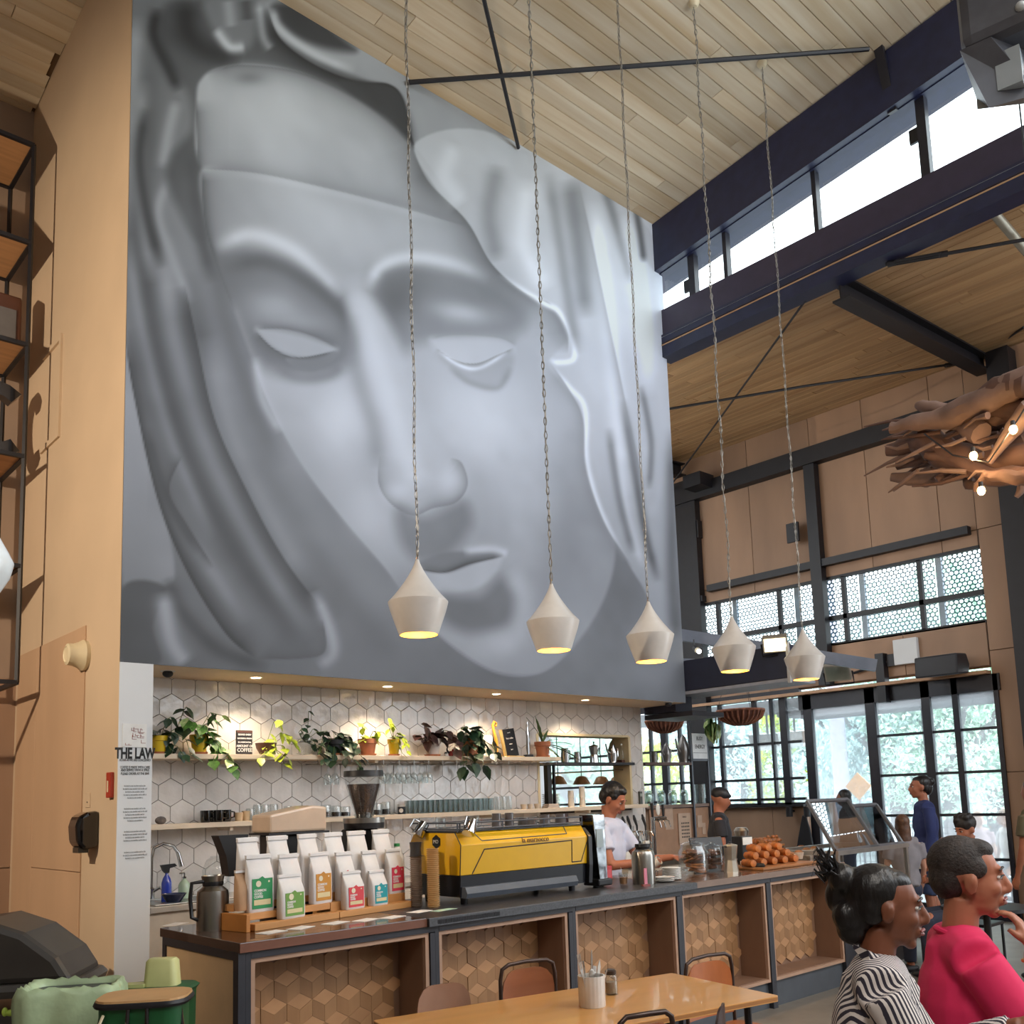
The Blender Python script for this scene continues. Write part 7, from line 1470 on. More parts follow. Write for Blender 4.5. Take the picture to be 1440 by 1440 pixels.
for (a, b, lb) in ((1110, 1142, 'black cylinder lamp under the window sill, left one'), (1135, 1142, 'black cylinder lamp under the window sill, right one')):
    q = oX(a, b, XW-.14); t = thing('wall_lamp', lb, 'lamp', tuple(map(float, q))); MB().lathe([(.0, -.07), (.05, -.07), (.05, .08), (0, .08)], 18).build('lamp_body', M_dark, t, smooth=True, sharp=30); MB().box(.0, .13, -.015, .015, .0, .03).build('bracket', M_dark, t)
q = oX(1132, 1158, XW-.12); t = thing('apron', 'black cloth hanging from the right cylinder lamp', 'cloth', tuple(map(float, q))); MB().prism([(-.03, .12), (-.12, -.2), (-.16, -.36), (.12, -.36), (.08, -.1), (.02, .12)], -.02, .02, Matrix(((0, 0, 1, 0), (-1, 0, 0, 0), (0, 1, 0, 0), (0, 0, 0, 1)))).build('cloth', M_dark, t, bev=.01, fix=True)
# ================================================================ BINS, TABLE, CHAIRS
M_bin = mat('bin_charcoal', '3A3632', .4, var=.08); M_binb = mat('bin_blue_grey', '2A323A', .4); M_liner = mat('bin_liner', 'C0D6AC', .3, var=.14, scale=5, bump=.6, bscale=12); M_lime = mat('bin_lime', 'C8C88A', .5); M_bingreen = mat('bin_green', '0E5228', .5)
def at2(a, b, d):  # point at a given distance along the view axis
    return CAMPOS+ray(a, b)*d
# big bin with a domed lid
c_ = at2(60, 1370, 4.3); zr = float(c_[2]); print('bin rim z', zr)
hd_ = math.atan2(cr[1], cr[0])
t = thing('litter_bin', 'big charcoal bin with a domed flap lid at the left edge', 'bin', (float(c_[0])-.12, float(c_[1])+.1, 0), rz=hd_+.12)
W_, D2 = .36, .24
def rrect(w, d, r, n=5):
    P = []
    for cx_, cy__, a0 in ((w-r, d-r, 0), (-w+r, d-r, 90), (-w+r, -d+r, 180), (w-r, -d+r, 270)):
        for k in range(n): a_ = math.radians(a0+90*k/(n-1)); P.append((cx_+r*math.cos(a_), cy__+r*math.sin(a_)))
    return P
zl = zr-.03
MB().loft([[(x*.78, y*.78, 0) for x, y in rrect(W_, D2, .06)], [(x*.97, y*.97, zl-.10) for x, y in rrect(W_, D2, .06)]]).build('bin_body', M_bin, t, smooth=True, sharp=40)
MB().loft([[(x*1.03, y*1.03, zl-.03) for x, y in rrect(W_, D2, .06)], [(x*1.06, y*1.06, zl) for x, y in rrect(W_, D2, .06)], [(x*1.0, y*1.0, zl+.025) for x, y in rrect(W_, D2, .06)]]).build('rim', M_bin, t, smooth=True, sharp=40)
MB().prism([(-W_+.01, zl+.02), (-W_+.07, zl+.27), (-.02, zl+.30), (.14, zl+.24), (.28, zl+.13), (W_-.01, zl+.02)], -D2+.02, D2-.02, PYW).build('dome_lid', M_bin, t, bev=.03, fix=True)
MB().box(-W_-.01, -W_+.05, -D2+.05, D2-.05, zl+.04, zl+.22).build('flap', M_dark, t, bev=.01); MB().prism([(-.30, zl-.14), (-.34, zl-.06), (-.05, zl-.03), (0, zl-.08)], -D2-.05, -D2+.02, PYW).build('handle', M_dark, t, bev=.02, fix=True)
# narrow bin with green liner, joined in front
c2 = at2(102, 1384, 3.9); zr2 = float(c2[2]); t = thing('liner_bin', 'small dark bin with a pale green compostable liner folded over the rim', 'bin', (float(c2[0]), float(c2[1]), 0), rz=hd_+.15); W2, D3 = .175, .12
MB().loft([[(x*.8, y*.8, 0) for x, y in rrect(W2, D3, .04)], [(x, y, zr2-.02) for x, y in rrect(W2, D3, .04)]]).build('bin_body', M_binb, t, smooth=True, sharp=40)
rg = []
for k_, (s__, z_) in enumerate(((.86, -.14), (.9, -.02), (.98, .0), (1.06, .004), (1.12, -.02), (1.13, -.07), (1.12, -.115), (1.11, -.17))):
    rr_ = random.Random(k_); P0_ = rrect(W2, D3, .05, 5); P0_ = P0_+P0_[:1]; P = [(P0_[q_][0]*(1-f_)+P0_[q_+1][0]*f_, P0_[q_][1]*(1-f_)+P0_[q_+1][1]*f_) for q_ in range(len(P0_)-1) for f_ in ((0, .1, .2, .3, .4, .5, .6, .7, .8, .9) if q_ % 5 == 4 else (0,))]; rg.append([(x*s__*(1+(.03*math.sin(i_*1.7+k_*.5)+rr_.uniform(-.02, .02) if k_ > 3 else 0)), y*s__*(1+(.05*math.sin(i_*1.1+k_*.6)+rr_.uniform(-.03, .03) if k_ > 3 else 0)), zr2+z_+(rr_.uniform(-.012, .012) if k_ > 1 else 0)) for i_, (x, y) in enumerate(P)])
MB().loft(rg, cap=False).build('bin_liner', M_liner, t, smooth=True, sharp=False)
MB().ell((-W2*1.2, -.05, zr2-.09), (.035, .016, .014), 10, 7).ell((-W2*1.38, -.05, zr2-.085), (.012, .014, .018), 8, 6).build('liner_knot', mat('liner_knot', 'B8D85A', .4), t, smooth=True)
# kick stool bin with timber lid
c3 = at2(204, 1398, 3.62); zr3 = float(c3[2]); t = thing('timber_lid_bin', 'dark green and black bin with a round-cornered timber lid', 'bin', (float(c3[0]), float(c3[1]), 0), rz=hd_+.12); W3, D4 = .17, .125
MB().loft([[(x, y, zr3-.03) for x, y in rrect(W3, D4, .08)], [(x*1.03, y*1.03, zr3-.02) for x, y in rrect(W3, D4, .08)], [(x*1.0, y*1.0, zr3-.008) for x, y in rrect(W3, D4, .08)]]).build('lid_rim', M_dark, t, smooth=True, sharp=40)
MB().loft([[(x*.98, y*.98, zr3-.008) for x, y in rrect(W3, D4, .08)], [(x*.97, y*.97, zr3) for x, y in rrect(W3, D4, .08)]]).build('timber_lid', mat('lid_timber', 'C89C68', .5, var=.05), t)
MB().loft([[(x*.85, y*.85, 0) for x, y in rrect(W3, D4, .07)], [(x*.9, y*.9, zr3-.03) for x, y in rrect(W3, D4, .07)]]).build('bin_body', M_bingreen, t, smooth=True, sharp=40)
for k in range(6): a_ = -2.6+k*.42; MB().tube([(math.cos(a_)*W3*.95, math.sin(a_)*D4*.95, zr3-.03), (math.cos(a_)*W3*1.1, math.sin(a_)*D4*1.1, zr3-.2), (math.cos(a_)*W3*1.15, math.sin(a_)*D4*1.15, 0)], .008, 6).build('rib', M_gblack, t, smooth=True)
MB().tube([(-.12, -D4*.9, zr3-.05), (-.13, -D4*1.3, zr3-.1), (-.08, -D4*1.45, zr3-.17), (.0, -D4*1.5, zr3-.2)], .006, 6).build('pail_handle', M_cream_plastic, t, smooth=True)
c4 = at2(222, 1385, 4.15); t = thing('upright_scoop', 'pale yellow-green tub standing in a green bin behind the timber lid bin', 'bin', (float(c4[0]), float(c4[1])+.0, 0), rz=hd_); zz = float(c4[2]); ztp = float(at2(222, 1348, 4.15)[2])
MB().loft([[(x*.9, y*.9, 0) for x, y in rrect(.15, .1, .05)], [(x*1.0, y, zz-.03) for x, y in rrect(.15, .1, .05)], [(x*1.1, y*1.1, zz-.01) for x, y in rrect(.15, .1, .05)], [(x, y, zz) for x, y in rrect(.15, .1, .05)]]).build('bin_body', M_bingreen, t, smooth=True, sharp=40)
MB().loft([[(x+.02, y, zz-.05) for x, y in rrect(.078, .05, .03)], [(x*.85+.02, y*.8, ztp-.012) for x, y in rrect(.078, .05, .03)], [(x*.72+.02, y*.6, ztp) for x, y in rrect(.078, .05, .03)]]).box(-.13, -.04, -.06, .0, zz-.0, zz+.015).build('tub', M_lime, t, smooth=True, sharp=40)
# tan chair back and plates behind the bin
c5 = at2(38, 1310, 6.2); t = thing('rattan_chair', 'tan curved armchair rail behind the big bin', 'chair', (float(c5[0]), float(c5[1]), 0), rz=hd_)
zq = float(c5[2]); MB().tube([(-.35, 0, zq-.06), (-.1, 0, zq+.0), (.12, 0, zq+.03), (.19, 0, zq-.02), (.21, 0, zq-.2)], .022, 8).build('back_rail', mat('tan_cane', 'B08A60', .5), t, smooth=True); MB().box(-.35, .2, -.45, .02, zq-.45, zq-.4).build('seat', mat('tan_seat', 'A07850', .6), t, bev=.02)
for xx in (-.33, .19):
    for yy in (-.43, 0): MB().tube([(xx, yy, 0), (xx, yy, zq-.42 if yy else zq-.1)], .018, 8).build('leg', MATS['tan_cane'], t)
c6 = at2(6, 1305, 6.6); t = thing('side_dresser', 'dim timber dresser at the far left holding plates', 'cabinet', (float(c6[0])-.35, float(c6[1])+.1, 0)); zq = float(c6[2])-.02; MB().box(-.3, .5, -.2, .25, 0.04, zq).build('carcass', mat('dresser', '5A4234', .6), t, bev=.004); MB().box(-.32, .52, -.22, .27, zq, zq+.02).build('top', MATS['dresser'], t); MB().box(.11, .48, -.215, -.2, .1, zq-.08).build('door', MATS['dresser'], t)
for i in range(5): tp = thing('plate', 'grey plate %s in the small stack at the left edge' % ('topmost' if i == 4 else 'lower down'), 'plate', (float(c6[0]), float(c6[1]), zq+.021+i*.014), group='grey plates at the left edge'); MB().lathe([(0, .001), (.07, .001), (.12, .012), (.12, .0145), (.07, .006), (0, .006)], 24).build('plate', mat('grey_glaze', '8A7E74', .35), tp, smooth=True)
# dining table
TZ = .76; A_ = np.array(oZ(550, 1437, TZ)[:2]); B_ = np.array(oZ(945, 1368, TZ)[:2]); C_ = np.array(oZ(1072, 1405, TZ)[:2])
ux = (B_-A_); ux /= np.hypot(*ux); ta = math.atan2(ux[1], ux[0])-.05; cs, sn = math.cos(ta), math.sin(ta)
t = thing('dining_table', 'honey coloured plywood dining table in the foreground', 'table', (float(B_[0])-.9*cs-.4*-sn*-1*-1, float(B_[1])-.9*sn-.4*cs, 0), rz=ta)
t.location.x = float(B_[0])-.9*cs+.4*sn
M_tab = mat('table_ply', 'D49A56', .3, var=.05, scale=2.5, stretch=(.5, 3, 1), coat=.35)
MB().loft([[(x, y, TZ-.028) for x, y in rrect(.9, .4, .02, 4)], [(x, y, TZ) for x, y in rrect(.9, .4, .02, 4)]]).build('tabletop', M_tab, t, bev=.002)
MB().loft([[(x*1.0005, y*1.001, TZ-.022) for x, y in rrect(.9, .4, .02, 4)], [(x*1.0005, y*1.001, TZ-.006) for x, y in rrect(.9, .4, .02, 4)]], cap=False).build('ply_edge', mat('table_edge', 'A8703C', .5), t)
for xx in (-.78, .78):
    for yy in (-.3, .3): MB().tube([(xx, yy, 0), (xx, yy, TZ-.028)], .018, 8).build('leg', M_dark, t)
TL = Matrix.Translation(t.location) @ Matrix.Rotation(ta, 4, 'Z'); x_, y_, z_ = oZ(833, 1415, TZ)
t = thing('cutlery_cup', 'white ribbed cup of forks and knives on the dining table', 'cup', (float(x_), float(y_), TZ)); k_ = FPX/float((np.array((x_, y_, TZ))-CAMPOS)@cf); R_ = 19/k_; H_ = float(oY(833, 1371, float(y_))[2])-TZ; print('cup', R_, H_)
V = []; n = 60; prof_ = [(.0, .0), (.93, 0), (.97, .004), (1.0, H_), (.92, H_), (.9, .01), (0, .01)]
o = MB(); F_ = []
for r_, zz in prof_:
    for j in range(n): a_ = 2*PI*j/n; q_ = R_*r_*(1+(.022*math.cos(a_*20) if .96 < r_ < 1.01 else 0)); V.append((q_*math.cos(a_), q_*math.sin(a_), zz))
F_ = [(i*n+j, i*n+(j+1) % n, (i+1)*n+(j+1) % n, (i+1)*n+j) for i in range(len(prof_)-1) for j in range(n)]; o.add(V, F_); o.build('cup_body', M_wht, t, smooth=True, sharp=50)
M_cut = mat('cutlery_steel', 'C8C4BE', .3, metal=.7)
def cutlery(kind, x, y, tx, ty, L, rz):
    t_ = thing(kind, {'fork': 'steel fork', 'knife': 'steel table knife', 'spoon': 'steel spoon'}[kind]+' standing in the white ribbed cup', kind, (t.location.x+x, t.location.y+y, TZ+.012), group='cutlery in the white cup')
    rz = rz-.4; mx = Matrix.Rotation(tx, 4, 'X') @ Matrix.Rotation(ty, 4, 'Y') @ Matrix.Rotation(rz, 4, 'Z')
    if kind == 'fork':
        MB().loft([[(-w_, -.001, z__), (w_, -.001, z__), (w_, .001, z__), (-w_, .001, z__)] for w_, z__ in ((.008, 0), (.005, L*.4), (.006, L*.7), (.012, L*.8), (.013, L*.84))], mx=mx).build('handle', M_cut, t_, smooth=True, sharp=50)
        for k in range(4): MB().box(-.012+k*.007, -.009+k*.007, -.001, .001, L*.83, L, mx).build('tine', M_cut, t_)
    elif kind == 'knife': MB().loft([[(-w_, -.0012, z__), (w_, -.0012, z__), (w_, .0012, z__), (-w_, .0012, z__)] for w_, z__ in ((.006, 0), (.005, L*.45), (.010, L*.52), (.011, L*.85), (.002, L))], mx=mx).build('blade', M_cut, t_, smooth=True, sharp=50)
    else: MB().tube([(0, 0, 0), (0, 0, L*.75)], .003, 6, mx=mx).ell((0, 0, L*.87), (.017, .004, .028), 12, 8, mx=mx).build('spoon', M_cut, t_, smooth=True)
for a in (('fork', -.03, -.01, .05, -.3, .215, .6), ('fork', -.02, .02, -.05, -.12, .235, .4), ('knife', .0, .0, .02, .02, .25, .8), ('fork', .02, .01, -.1, .22, .17, .5), ('fork', .03, -.01, .1, .36, .16, .9), ('knife', .015, -.01, .05, .14, .20, .5), ('spoon', -.015, -.015, .12, -.1, .165, .3), ('fork', -.01, .01, -.1, -.05, .2, .9)): cutlery(*a)
x_, y_, z_ = oZ(860, 1398, TZ); t = thing('salt_shaker', 'glass shaker with a dark screw lid behind the cutlery cup', 'shaker', (float(x_), float(y_), TZ)); k_ = FPX/float((np.array((x_, y_, TZ))-CAMPOS)@cf); r_ = 9.5/k_; H_ = 34/k_
MB().lathe([(0, 0), (r_, 0), (r_*.95, H_*.75), (r_*.7, H_*.82), (r_*.65, H_*.8), (r_*.88, H_*.7), (r_*.9, .006), (0, .006)], 20).build('glass_body', G_clear, t, smooth=True); MB().lathe([(0, .007), (r_*.86, .007), (r_*.84, H_*.5), (0, H_*.5)], 16).build('sugar', mat('raw_sugar', 'A89078', .8), t, smooth=True); MB().lathe([(r_*.82, H_*.8), (r_*.85, H_*.95), (r_*.6, H_), (0, H_)], 20).build('lid', mat('lid_dark', '3A2E2A', .35), t, smooth=True, sharp=35)
# chairs: tubular frame with a bent ply back
M_cw = mat('chair_ply', '9A5A38', .35, var=.1, scale=4, stretch=(.5, .5, 3), coat=.3); M_co = mat('chair_ply_orange', 'B4632C', .35, var=.08, scale=4, stretch=(3, 1, 1), coat=.3); M_tube = mat('chair_tube', '4A3A34', .3, metal=.5)
def chair(top_px, wpx, dist, face, label, m_, tubular=True, hh=None):
    p = at2(*top_px, dist); W = wpx*dist/FPX/2; zt_ = float(p[2]); t_ = thing('dining_chair', label, 'chair', (float(p[0]), float(p[1]), 0), rz=face, group='dining chairs round the plywood table')
    # local: +y is the way the chair faces
    bh = .30; seat = .45
    if tubular:
        P = [(-W, 0, 0), (-W, 0, zt_-.08), (-W*.93, 0, zt_-.025), (-W*.7, 0, zt_-.004), (0, -.012, zt_), (W*.7, 0, zt_-.004), (W*.93, 0, zt_-.025), (W, 0, zt_-.08), (W, 0, 0)]
        MB().tube(P, .011, 10).build('tube_frame', M_tube, t_, smooth=True)
        bk = [(x_, .006+.02*(1-(x_/W)**2)*-1, z_) for x_, z_ in ()]
    rings = []
    n_ = 11; top = zt_-.035 if tubular else zt_
    V = []; F = []
    for s_ in (0, 1):
        for j in range(9):
            v = j/8; z_ = top-bh+bh*v
            for i in range(n_):
                u_ = -1+2*i/(n_-1); e = 1 if v < .6 else 1-.07*((v-.6)/.4)**2; zz = z_-.055*(abs(u_)**5)*max(0, v-.5)*2
                V.append((u_*W*.95*e, -.02*(1-u_*u_)-.004+(.009 if s_ else 0), zz))
    N9 = 9*n_
    for s_ in (0, 1):
        for j in range(8):
            for i in range(n_-1):
                a_ = s_*N9+j*n_+i; q_ = (a_, a_+1, a_+n_+1, a_+n_); F.append(q_ if s_ else q_[::-1])
    for j in range(8):
        for i in (0, n_-1): a_ = j*n_+i; F.append((a_, a_+n_, N9+a_+n_, N9+a_))
    for i in range(n_-1):
        for j in (0, 8): a_ = j*n_+i; F.append((a_, a_+1, N9+a_+1, N9+a_))
    MB().add(V, F).build('backrest', m_, t_, smooth=True, sharp=40, fix=True)
    MB().loft([[(x, y+W+.02, seat) for x, y in rrect(W, W, .06, 4)], [(x, y+W+.02, seat+.014) for x, y in rrect(W, W, .06, 4)]]).build('seat', m_, t_)
    for sx_ in (-1, 1):
        MB().tube([(sx_*W*.95, 2*W, seat), (sx_*W*1.0, 2*W+.04, 0)], .011, 8).build('leg', M_tube, t_)
        MB().tube([(sx_*W, 0, seat-.005), (sx_*W*.95, 2*W, seat-.005)], .011, 8).build('side_rail', M_tube, t_)
        if not tubular: MB().tube([(sx_*W*.8, 0, 0), (sx_*W*.8, .012, top-bh+.08)], .011, 8).build('leg', M_tube, t_)
    for s2 in (-1, 1):
        for zz in (top-.12,): MB().ell((s2*W*.85, -.02, zz), (.006, .004, .006), 8, 5).build('rivet', M_chrome, t_, smooth=True)
    return t_
fc0 = ta+PI
chair((624, 1384), 88, 4.9, fc0, 'pale reflecting round-backed chair at the far left of the table', mat('chair_ply_pale', 'A87C64', .18, coat=.8), False)
chair((742, 1352), 90, 5.0, fc0, 'brown ply and steel tube chair left of the cutlery cup', M_cw)
chair((996, 1344), 98, 5.35, fc0+.12, 'orange-brown ply chair at the far right end of the table', M_co)
chair((908, 1425), 92, 3.6, fc0+PI-.1, 'near chair with a dark tube rail at the bottom of the picture', M_cw)
chair((1010, 1412), 66, 3.75, fc0+PI+.7, 'near dark wooden chair turned away beside the near tube chair', mat('chair_dark', '3C2622', .4), False)
# ================================================================ PEOPLE
SK = {'brown': mat('skin_brown', '8A5A42', .5, var=.04, scale=12, spec=.4), 'tan': mat('skin_tan', 'A86A50', .5, var=.05, scale=12, spec=.4), 'fair': mat('skin_fair', 'C08A70', .5, var=.04, scale=12), 'pale': mat('skin_pale', 'D8A890', .5), 'deep': mat('skin_deep', '7A4832', .45, var=.04, scale=12)}
M_hair = mat('hair_black', '120E10', .4, var=.2, scale=30, bump=.5, bscale=60, stretch=(1, 1, .3)); M_hairb = mat('hair_brown', '6A4630', .5, var=.2, scale=30, bump=.4); M_hairg = mat('hair_grey_brown', '3C322E', .7, var=.25, scale=50, bump=.5, bscale=120)
M_eye = mat('eye_white', 'E0DAD4', .3); M_iris = mat('iris_dark', '1C1210', .2); M_lip = mat('lips', '8A4540', .45)
def remesh(o, vox, it=4, fac=.5):
    r_ = o.modifiers.new('remesh', 'REMESH'); r_.mode = 'VOXEL'; r_.voxel_size = vox; r_.use_smooth_shade = True
    if it: s_ = o.modifiers.new('smooth', 'SMOOTH'); s_.factor = fac; s_.iterations = it
    dg = bpy.context.evaluated_depsgraph_get(); dg.update(); me = bpy.data.meshes.new_from_object(o.evaluated_get(dg)); mats = list(o.data.materials); o.modifiers.clear(); o.data = me
    if not me.materials: [me.materials.append(m_) for m_ in mats]
    me.polygons.foreach_set('use_smooth', [True]*len(me.polygons)); return o
def head_prims(o, M_, k=1.0):
    def E(c, r): o.ell(tuple(v*k for v in c), tuple(v*k for v in r), 16, 12, mx=M_)
    E((-.015, 0, .035), (.098, .076, .088)); E((.028, 0, -.02), (.066, .062, .088)); E((.028, 0, -.072), (.056, .050, .040)); E((.068, 0, -.102), (.020, .024, .018))
    E((.084, 0, .032), (.012, .048, .013)); E((.090, 0, -.065), (.014, .026, .016)); E((.108, 0, -.030), (.016, .015, .013)); E((.094, .012, -.034), (.012, .009, .009)); E((.094, -.012, -.034), (.012, .009, .009))
    for s_ in (-1, 1): E((.060, s_*.034, -.026), (.028, .024, .026)); E((-.008, s_*.077, -.012), (.021, .009, .033)); E((-.002, s_*.080, -.004), (.014, .012, .024))
    o.tube([(.084*k, 0, .028*k), (.100*k, 0, .0), (.114*k, 0, -.026*k)], [.012*k, .013*k, .016*k], 8, mx=M_)
def hand_prims(o, w, d, n, curl=.5, k=1.0, side=1):
    # w wrist, d pointing direction, n palm normal
    w = Vector(w); d = Vector(d).normalized(); n = Vector(n); n = (n-d*n.dot(d)).normalized(); s_ = d.cross(n)*side
    for t_ in (-.03, -.01, .01, .03): o.tube([w+s_*t_*.5*k, w+d*.05*k+s_*t_*k, w+d*.088*k+s_*t_*k], [.013*k, .014*k, .0105*k], 8)
    for i, (t_, L_) in enumerate(((-.031, .062), (-.0105, .074), (.0105, .07), (.030, .054))):
        p = w+d*.085*k+s_*t_*k; c_ = curl*(1+.12*i); q = p+(d*math.cos(c_*.5)+n*math.sin(c_*.5))*L_*.45*k; r_ = q+(d*math.cos(c_*1.5)+n*math.sin(c_*1.5))*L_*.32*k; e = r_+(d*math.cos(c_*2.3)+n*math.sin(c_*2.3))*L_*.25*k
        o.tube([p, q, r_, e], [.0095*k, .009*k, .008*k, .0065*k], 8)
    p = w+d*.03*k-s_*.022*k; q = p+(d*.6-s_*.7+n*.3).normalized()*.036*k; e = q+(d*.9-s_*.1+n*.5).normalized()*.034*k; o.tube([w+d*.01*k, p, q, e], [.014*k, .013*k, .0105*k, .008*k], 8)
def person(label, hp, dist, face, s=1.0, seated=False, lean=0.0, head=(0, 0), skin='fair', hair='short', hairm=None, top=None, bottom=None, arms=None, sleeve='short', vox=.016, hvox=.009, ground=0.0, group=None, bare=0.0, shoes=None, detail=True, shirt_bulge=.0, wide=1.0):
    P_ = at2(hp[0], hp[1], dist); hz = float(P_[2])-ground; t_ = thing('person', label, 'person', (float(P_[0]), float(P_[1]), ground), rz=face, group=group)
    Hd = Matrix.Translation((0, 0, hz)) @ Matrix.Rotation(head[1], 4, 'Z') @ Matrix.Rotation(head[0], 4, 'Y')
    k = s; V3 = Vector
    nb = V3((-.03*k-lean*.1, 0, hz-.17*k)); ch = V3((-.03*k-lean*.25, 0, hz-.40*k)); wa = V3((-.03*k-lean*.5, 0, hz-.64*k)); pe = V3((-.03*k-lean*.62, 0, hz-.78*k))
    sh = {sd_: nb+V3((0, sd_*.175*k*wide, -.055*k)) for sd_ in (-1, 1)}
    if seated:
        kn = {sd_: pe+V3((.44*k, sd_*.12*k, .02)) for sd_ in (-1, 1)}; an = {sd_: V3((kn[sd_].x+.02, kn[sd_].y, max(.08, kn[sd_].z-.46*k))) for sd_ in (-1, 1)}
        if seated == 'stool': pass
    else:
        kn = {1: V3((.02, .10*k, hz*.285)), -1: V3((-.04, -.10*k, hz*.285))}; an = {1: V3((.02, .11*k, .07)), -1: V3((-.16, -.11*k, .08 if not bare else .12))}
    arms = arms or {1: [(0.0, .23, -.52), (.08, .22, -.76)], -1: [(0.0, -.23, -.52), (.08, -.22, -.76)]}
    A_ = {sd_: [V3((a[0]*k, a[1]*k, hz+a[2]*k)) for a in arms[sd_][:2]] for sd_ in (-1, 1)}
    def torso(o, g):
        o.ell(ch, (.115*k+g, .165*k*wide+g, .20*k+g)); o.ell(wa, (.11*k+g+shirt_bulge, .145*k*wide+g, .17*k+g)); o.tube([sh[-1]+V3((0, .02, 0)), nb+V3((0, 0, -.045*k)), sh[1]-V3((0, .02, 0))], [.055*k+g, .07*k+g, .055*k+g], 12)
        o.tube([nb+V3((0, 0, -.03)), ch, wa], [.085*k+g, .11*k+g, .10*k+g], 12)
    o = MB(); head_prims(o, Hd, k); o.tube([Hd @ V3((-.02*k, 0, -.06*k)), nb+V3((0, 0, .02)), nb+V3((0, 0, -.07*k))], [.052*k, .054*k, .065*k], 12)
    torso(o, 0); o.ell(pe, (.11*k, .15*k, .12*k))
    for sd_ in (-1, 1):
        e, w = A_[sd_]; o.tube([sh[sd_], (sh[sd_]+e)/2, e], [.050*k, .043*k, .036*k], 10); o.tube([e, (e*.6+w*.4), w], [.037*k, .036*k, .025*k], 10)
        dr_ = (w-e).normalized(); cfg = arms.get('hand%d' % sd_, None)
        if cfg: hand_prims(o, w, cfg[0], cfg[1], cfg[2], k, side=sd_)
        else: hand_prims(o, w, dr_, (0, -sd_, 0), .5, k, side=sd_)
        o.tube([pe+V3((0, sd_*.085*k, 0)), kn[sd_]], [.085*k, .055*k], 10); o.tube([kn[sd_], kn[sd_]*.6+an[sd_]*.4-V3((.02, 0, 0)), an[sd_]], [.054*k, .050*k, .034*k], 10); o.tube([an[sd_]+V3((-.04*k, 0, -.03)), an[sd_]+V3((.15*k, 0, -.045))], [.035*k, .03*k], 8)
    bd = remesh(o.build('body', SK[skin], t_), hvox if detail else vox, 3)
    if detail:
        for sd_ in (-1, 1):
            ey = MB().ell((.0805*k, sd_*.031*k, .008*k), (.0095*k, .013*k, .0060*k), 12, 8, mx=Hd).build('eye', M_eye, t_, smooth=True); MB().ell((.0888*k, sd_*.031*k, .0075*k), (.0022*k, .0055*k, .0055*k), 10, 6, mx=Hd).build('iris', M_iris, ey, smooth=True)
            MB().tube([(.086*k, sd_*.014*k, .033*k), (.092*k, sd_*.032*k, .040*k), (.078*k, sd_*.056*k, .032*k)], [.004, .0045, .002], 6, mx=Hd).build('eyebrow', hairm or M_hair, t_, smooth=True)
            MB().tube([(.088*k, sd_*.018*k, .012*k), (.0955*k, sd_*.031*k, .0165*k), (.083*k, sd_*.046*k, .011*k)], .0022*k, 5, mx=Hd).build('eyelid', M_iris, t_, smooth=True)
        MB().tube([(.094*k, -.024*k, -.061*k), (.104*k, 0, -.057*k), (.094*k, .024*k, -.061*k)], [.003*k, .0065*k, .003*k], 8, mx=Hd).tube([(.092*k, -.021*k, -.067*k), (.102*k, 0, -.070*k), (.092*k, .021*k, -.067*k)], [.003*k, .007*k, .003*k], 8, mx=Hd).build('lips', M_lip, t_, smooth=True)
    hm = hairm or M_hair; o = MB()
    def E(c, r): o.ell(tuple(v*k for v in c), tuple(v*k for v in r), 16, 11, mx=Hd)
    if hair in ('short', 'buzz'):
        g = .0 if hair == 'buzz' else .006
        E((-.028, 0, .050), (.094+g, .080+g, .084+g)); E((-.06, 0, .0), (.058+g, .070+g, .07)); E((.02, 0, .09), (.055, .058, .035+g))
        for sd_ in (-1, 1): E((.0, sd_*.062, .035), (.045, .020, .035))
    elif hair == 'bun':
        E((-.036, 0, .045), (.100, .083, .088)); E((-.08, 0, -.01), (.056, .066, .08)); E((.0, 0, .078), (.07, .064, .042)); E((-.05, .055, .0), (.04, .026, .055)); E((-.05, -.055, .0), (.04, .026, .055))
        if detail and vox < .013:
            E((-.135, 0, .075), (.045, .05, .05)); E((-.145, .02, .02), (.04, .04, .055)); E((-.12, -.02, -.035), (.045, .045, .05)); E((-.10, .0, -.075), (.05, .045, .05))
        else: E((-.12, 0, .055), (.045, .045, .045))
    elif hair == 'long':
        E((-.025, 0, .045), (.104, .086, .092)); E((-.06, 0, -.06), (.065, .085, .13)); E((-.075, 0, -.18), (.05, .085, .14)); E((.0, .06, -.05), (.05, .03, .10)); E((.0, -.06, -.05), (.05, .03, .10))
    elif hair == 'messy':
        rr_ = random.Random(5); E((-.02, 0, .05), (.104, .086, .092))
        for i in range(22): a_ = rr_.uniform(0, 6.28); E((-.02+.075*math.cos(a_), .06*math.sin(a_), .07+rr_.uniform(-.03, .05)), (.03, .03, .03))
    elif hair == 'cap':
        E((-.01, 0, .055), (.108, .088, .085)); E((.09, 0, .045), (.07, .06, .012))
    ho = remesh(o.build('cap' if hair == 'cap' else 'hair', hm, t_), .007 if detail else vox, 2)
    if hair == 'bun' and vox < .013:
        rr_ = random.Random(9); o = MB()
        for i in range(30):
            a_ = rr_.uniform(-1.6, 2.2); b_ = V3((-.15+rr_.uniform(-.02, .02), rr_.uniform(-.03, .03), .08+rr_.uniform(-.03, .03))); c_ = b_+V3((-math.cos(a_)*.035, rr_.uniform(-.02, .02), math.sin(a_)*.03+.02)); d_ = c_+V3((-math.cos(a_-.9)*.03+.02, rr_.uniform(-.02, .02), math.sin(a_-1.2)*.03))
            o.tube([b_, c_, d_], [.005, .0035, .0012], 5, mx=Hd)
        o.build('loose_hair', hm, t_, smooth=True)['kind'] = 'stuff'
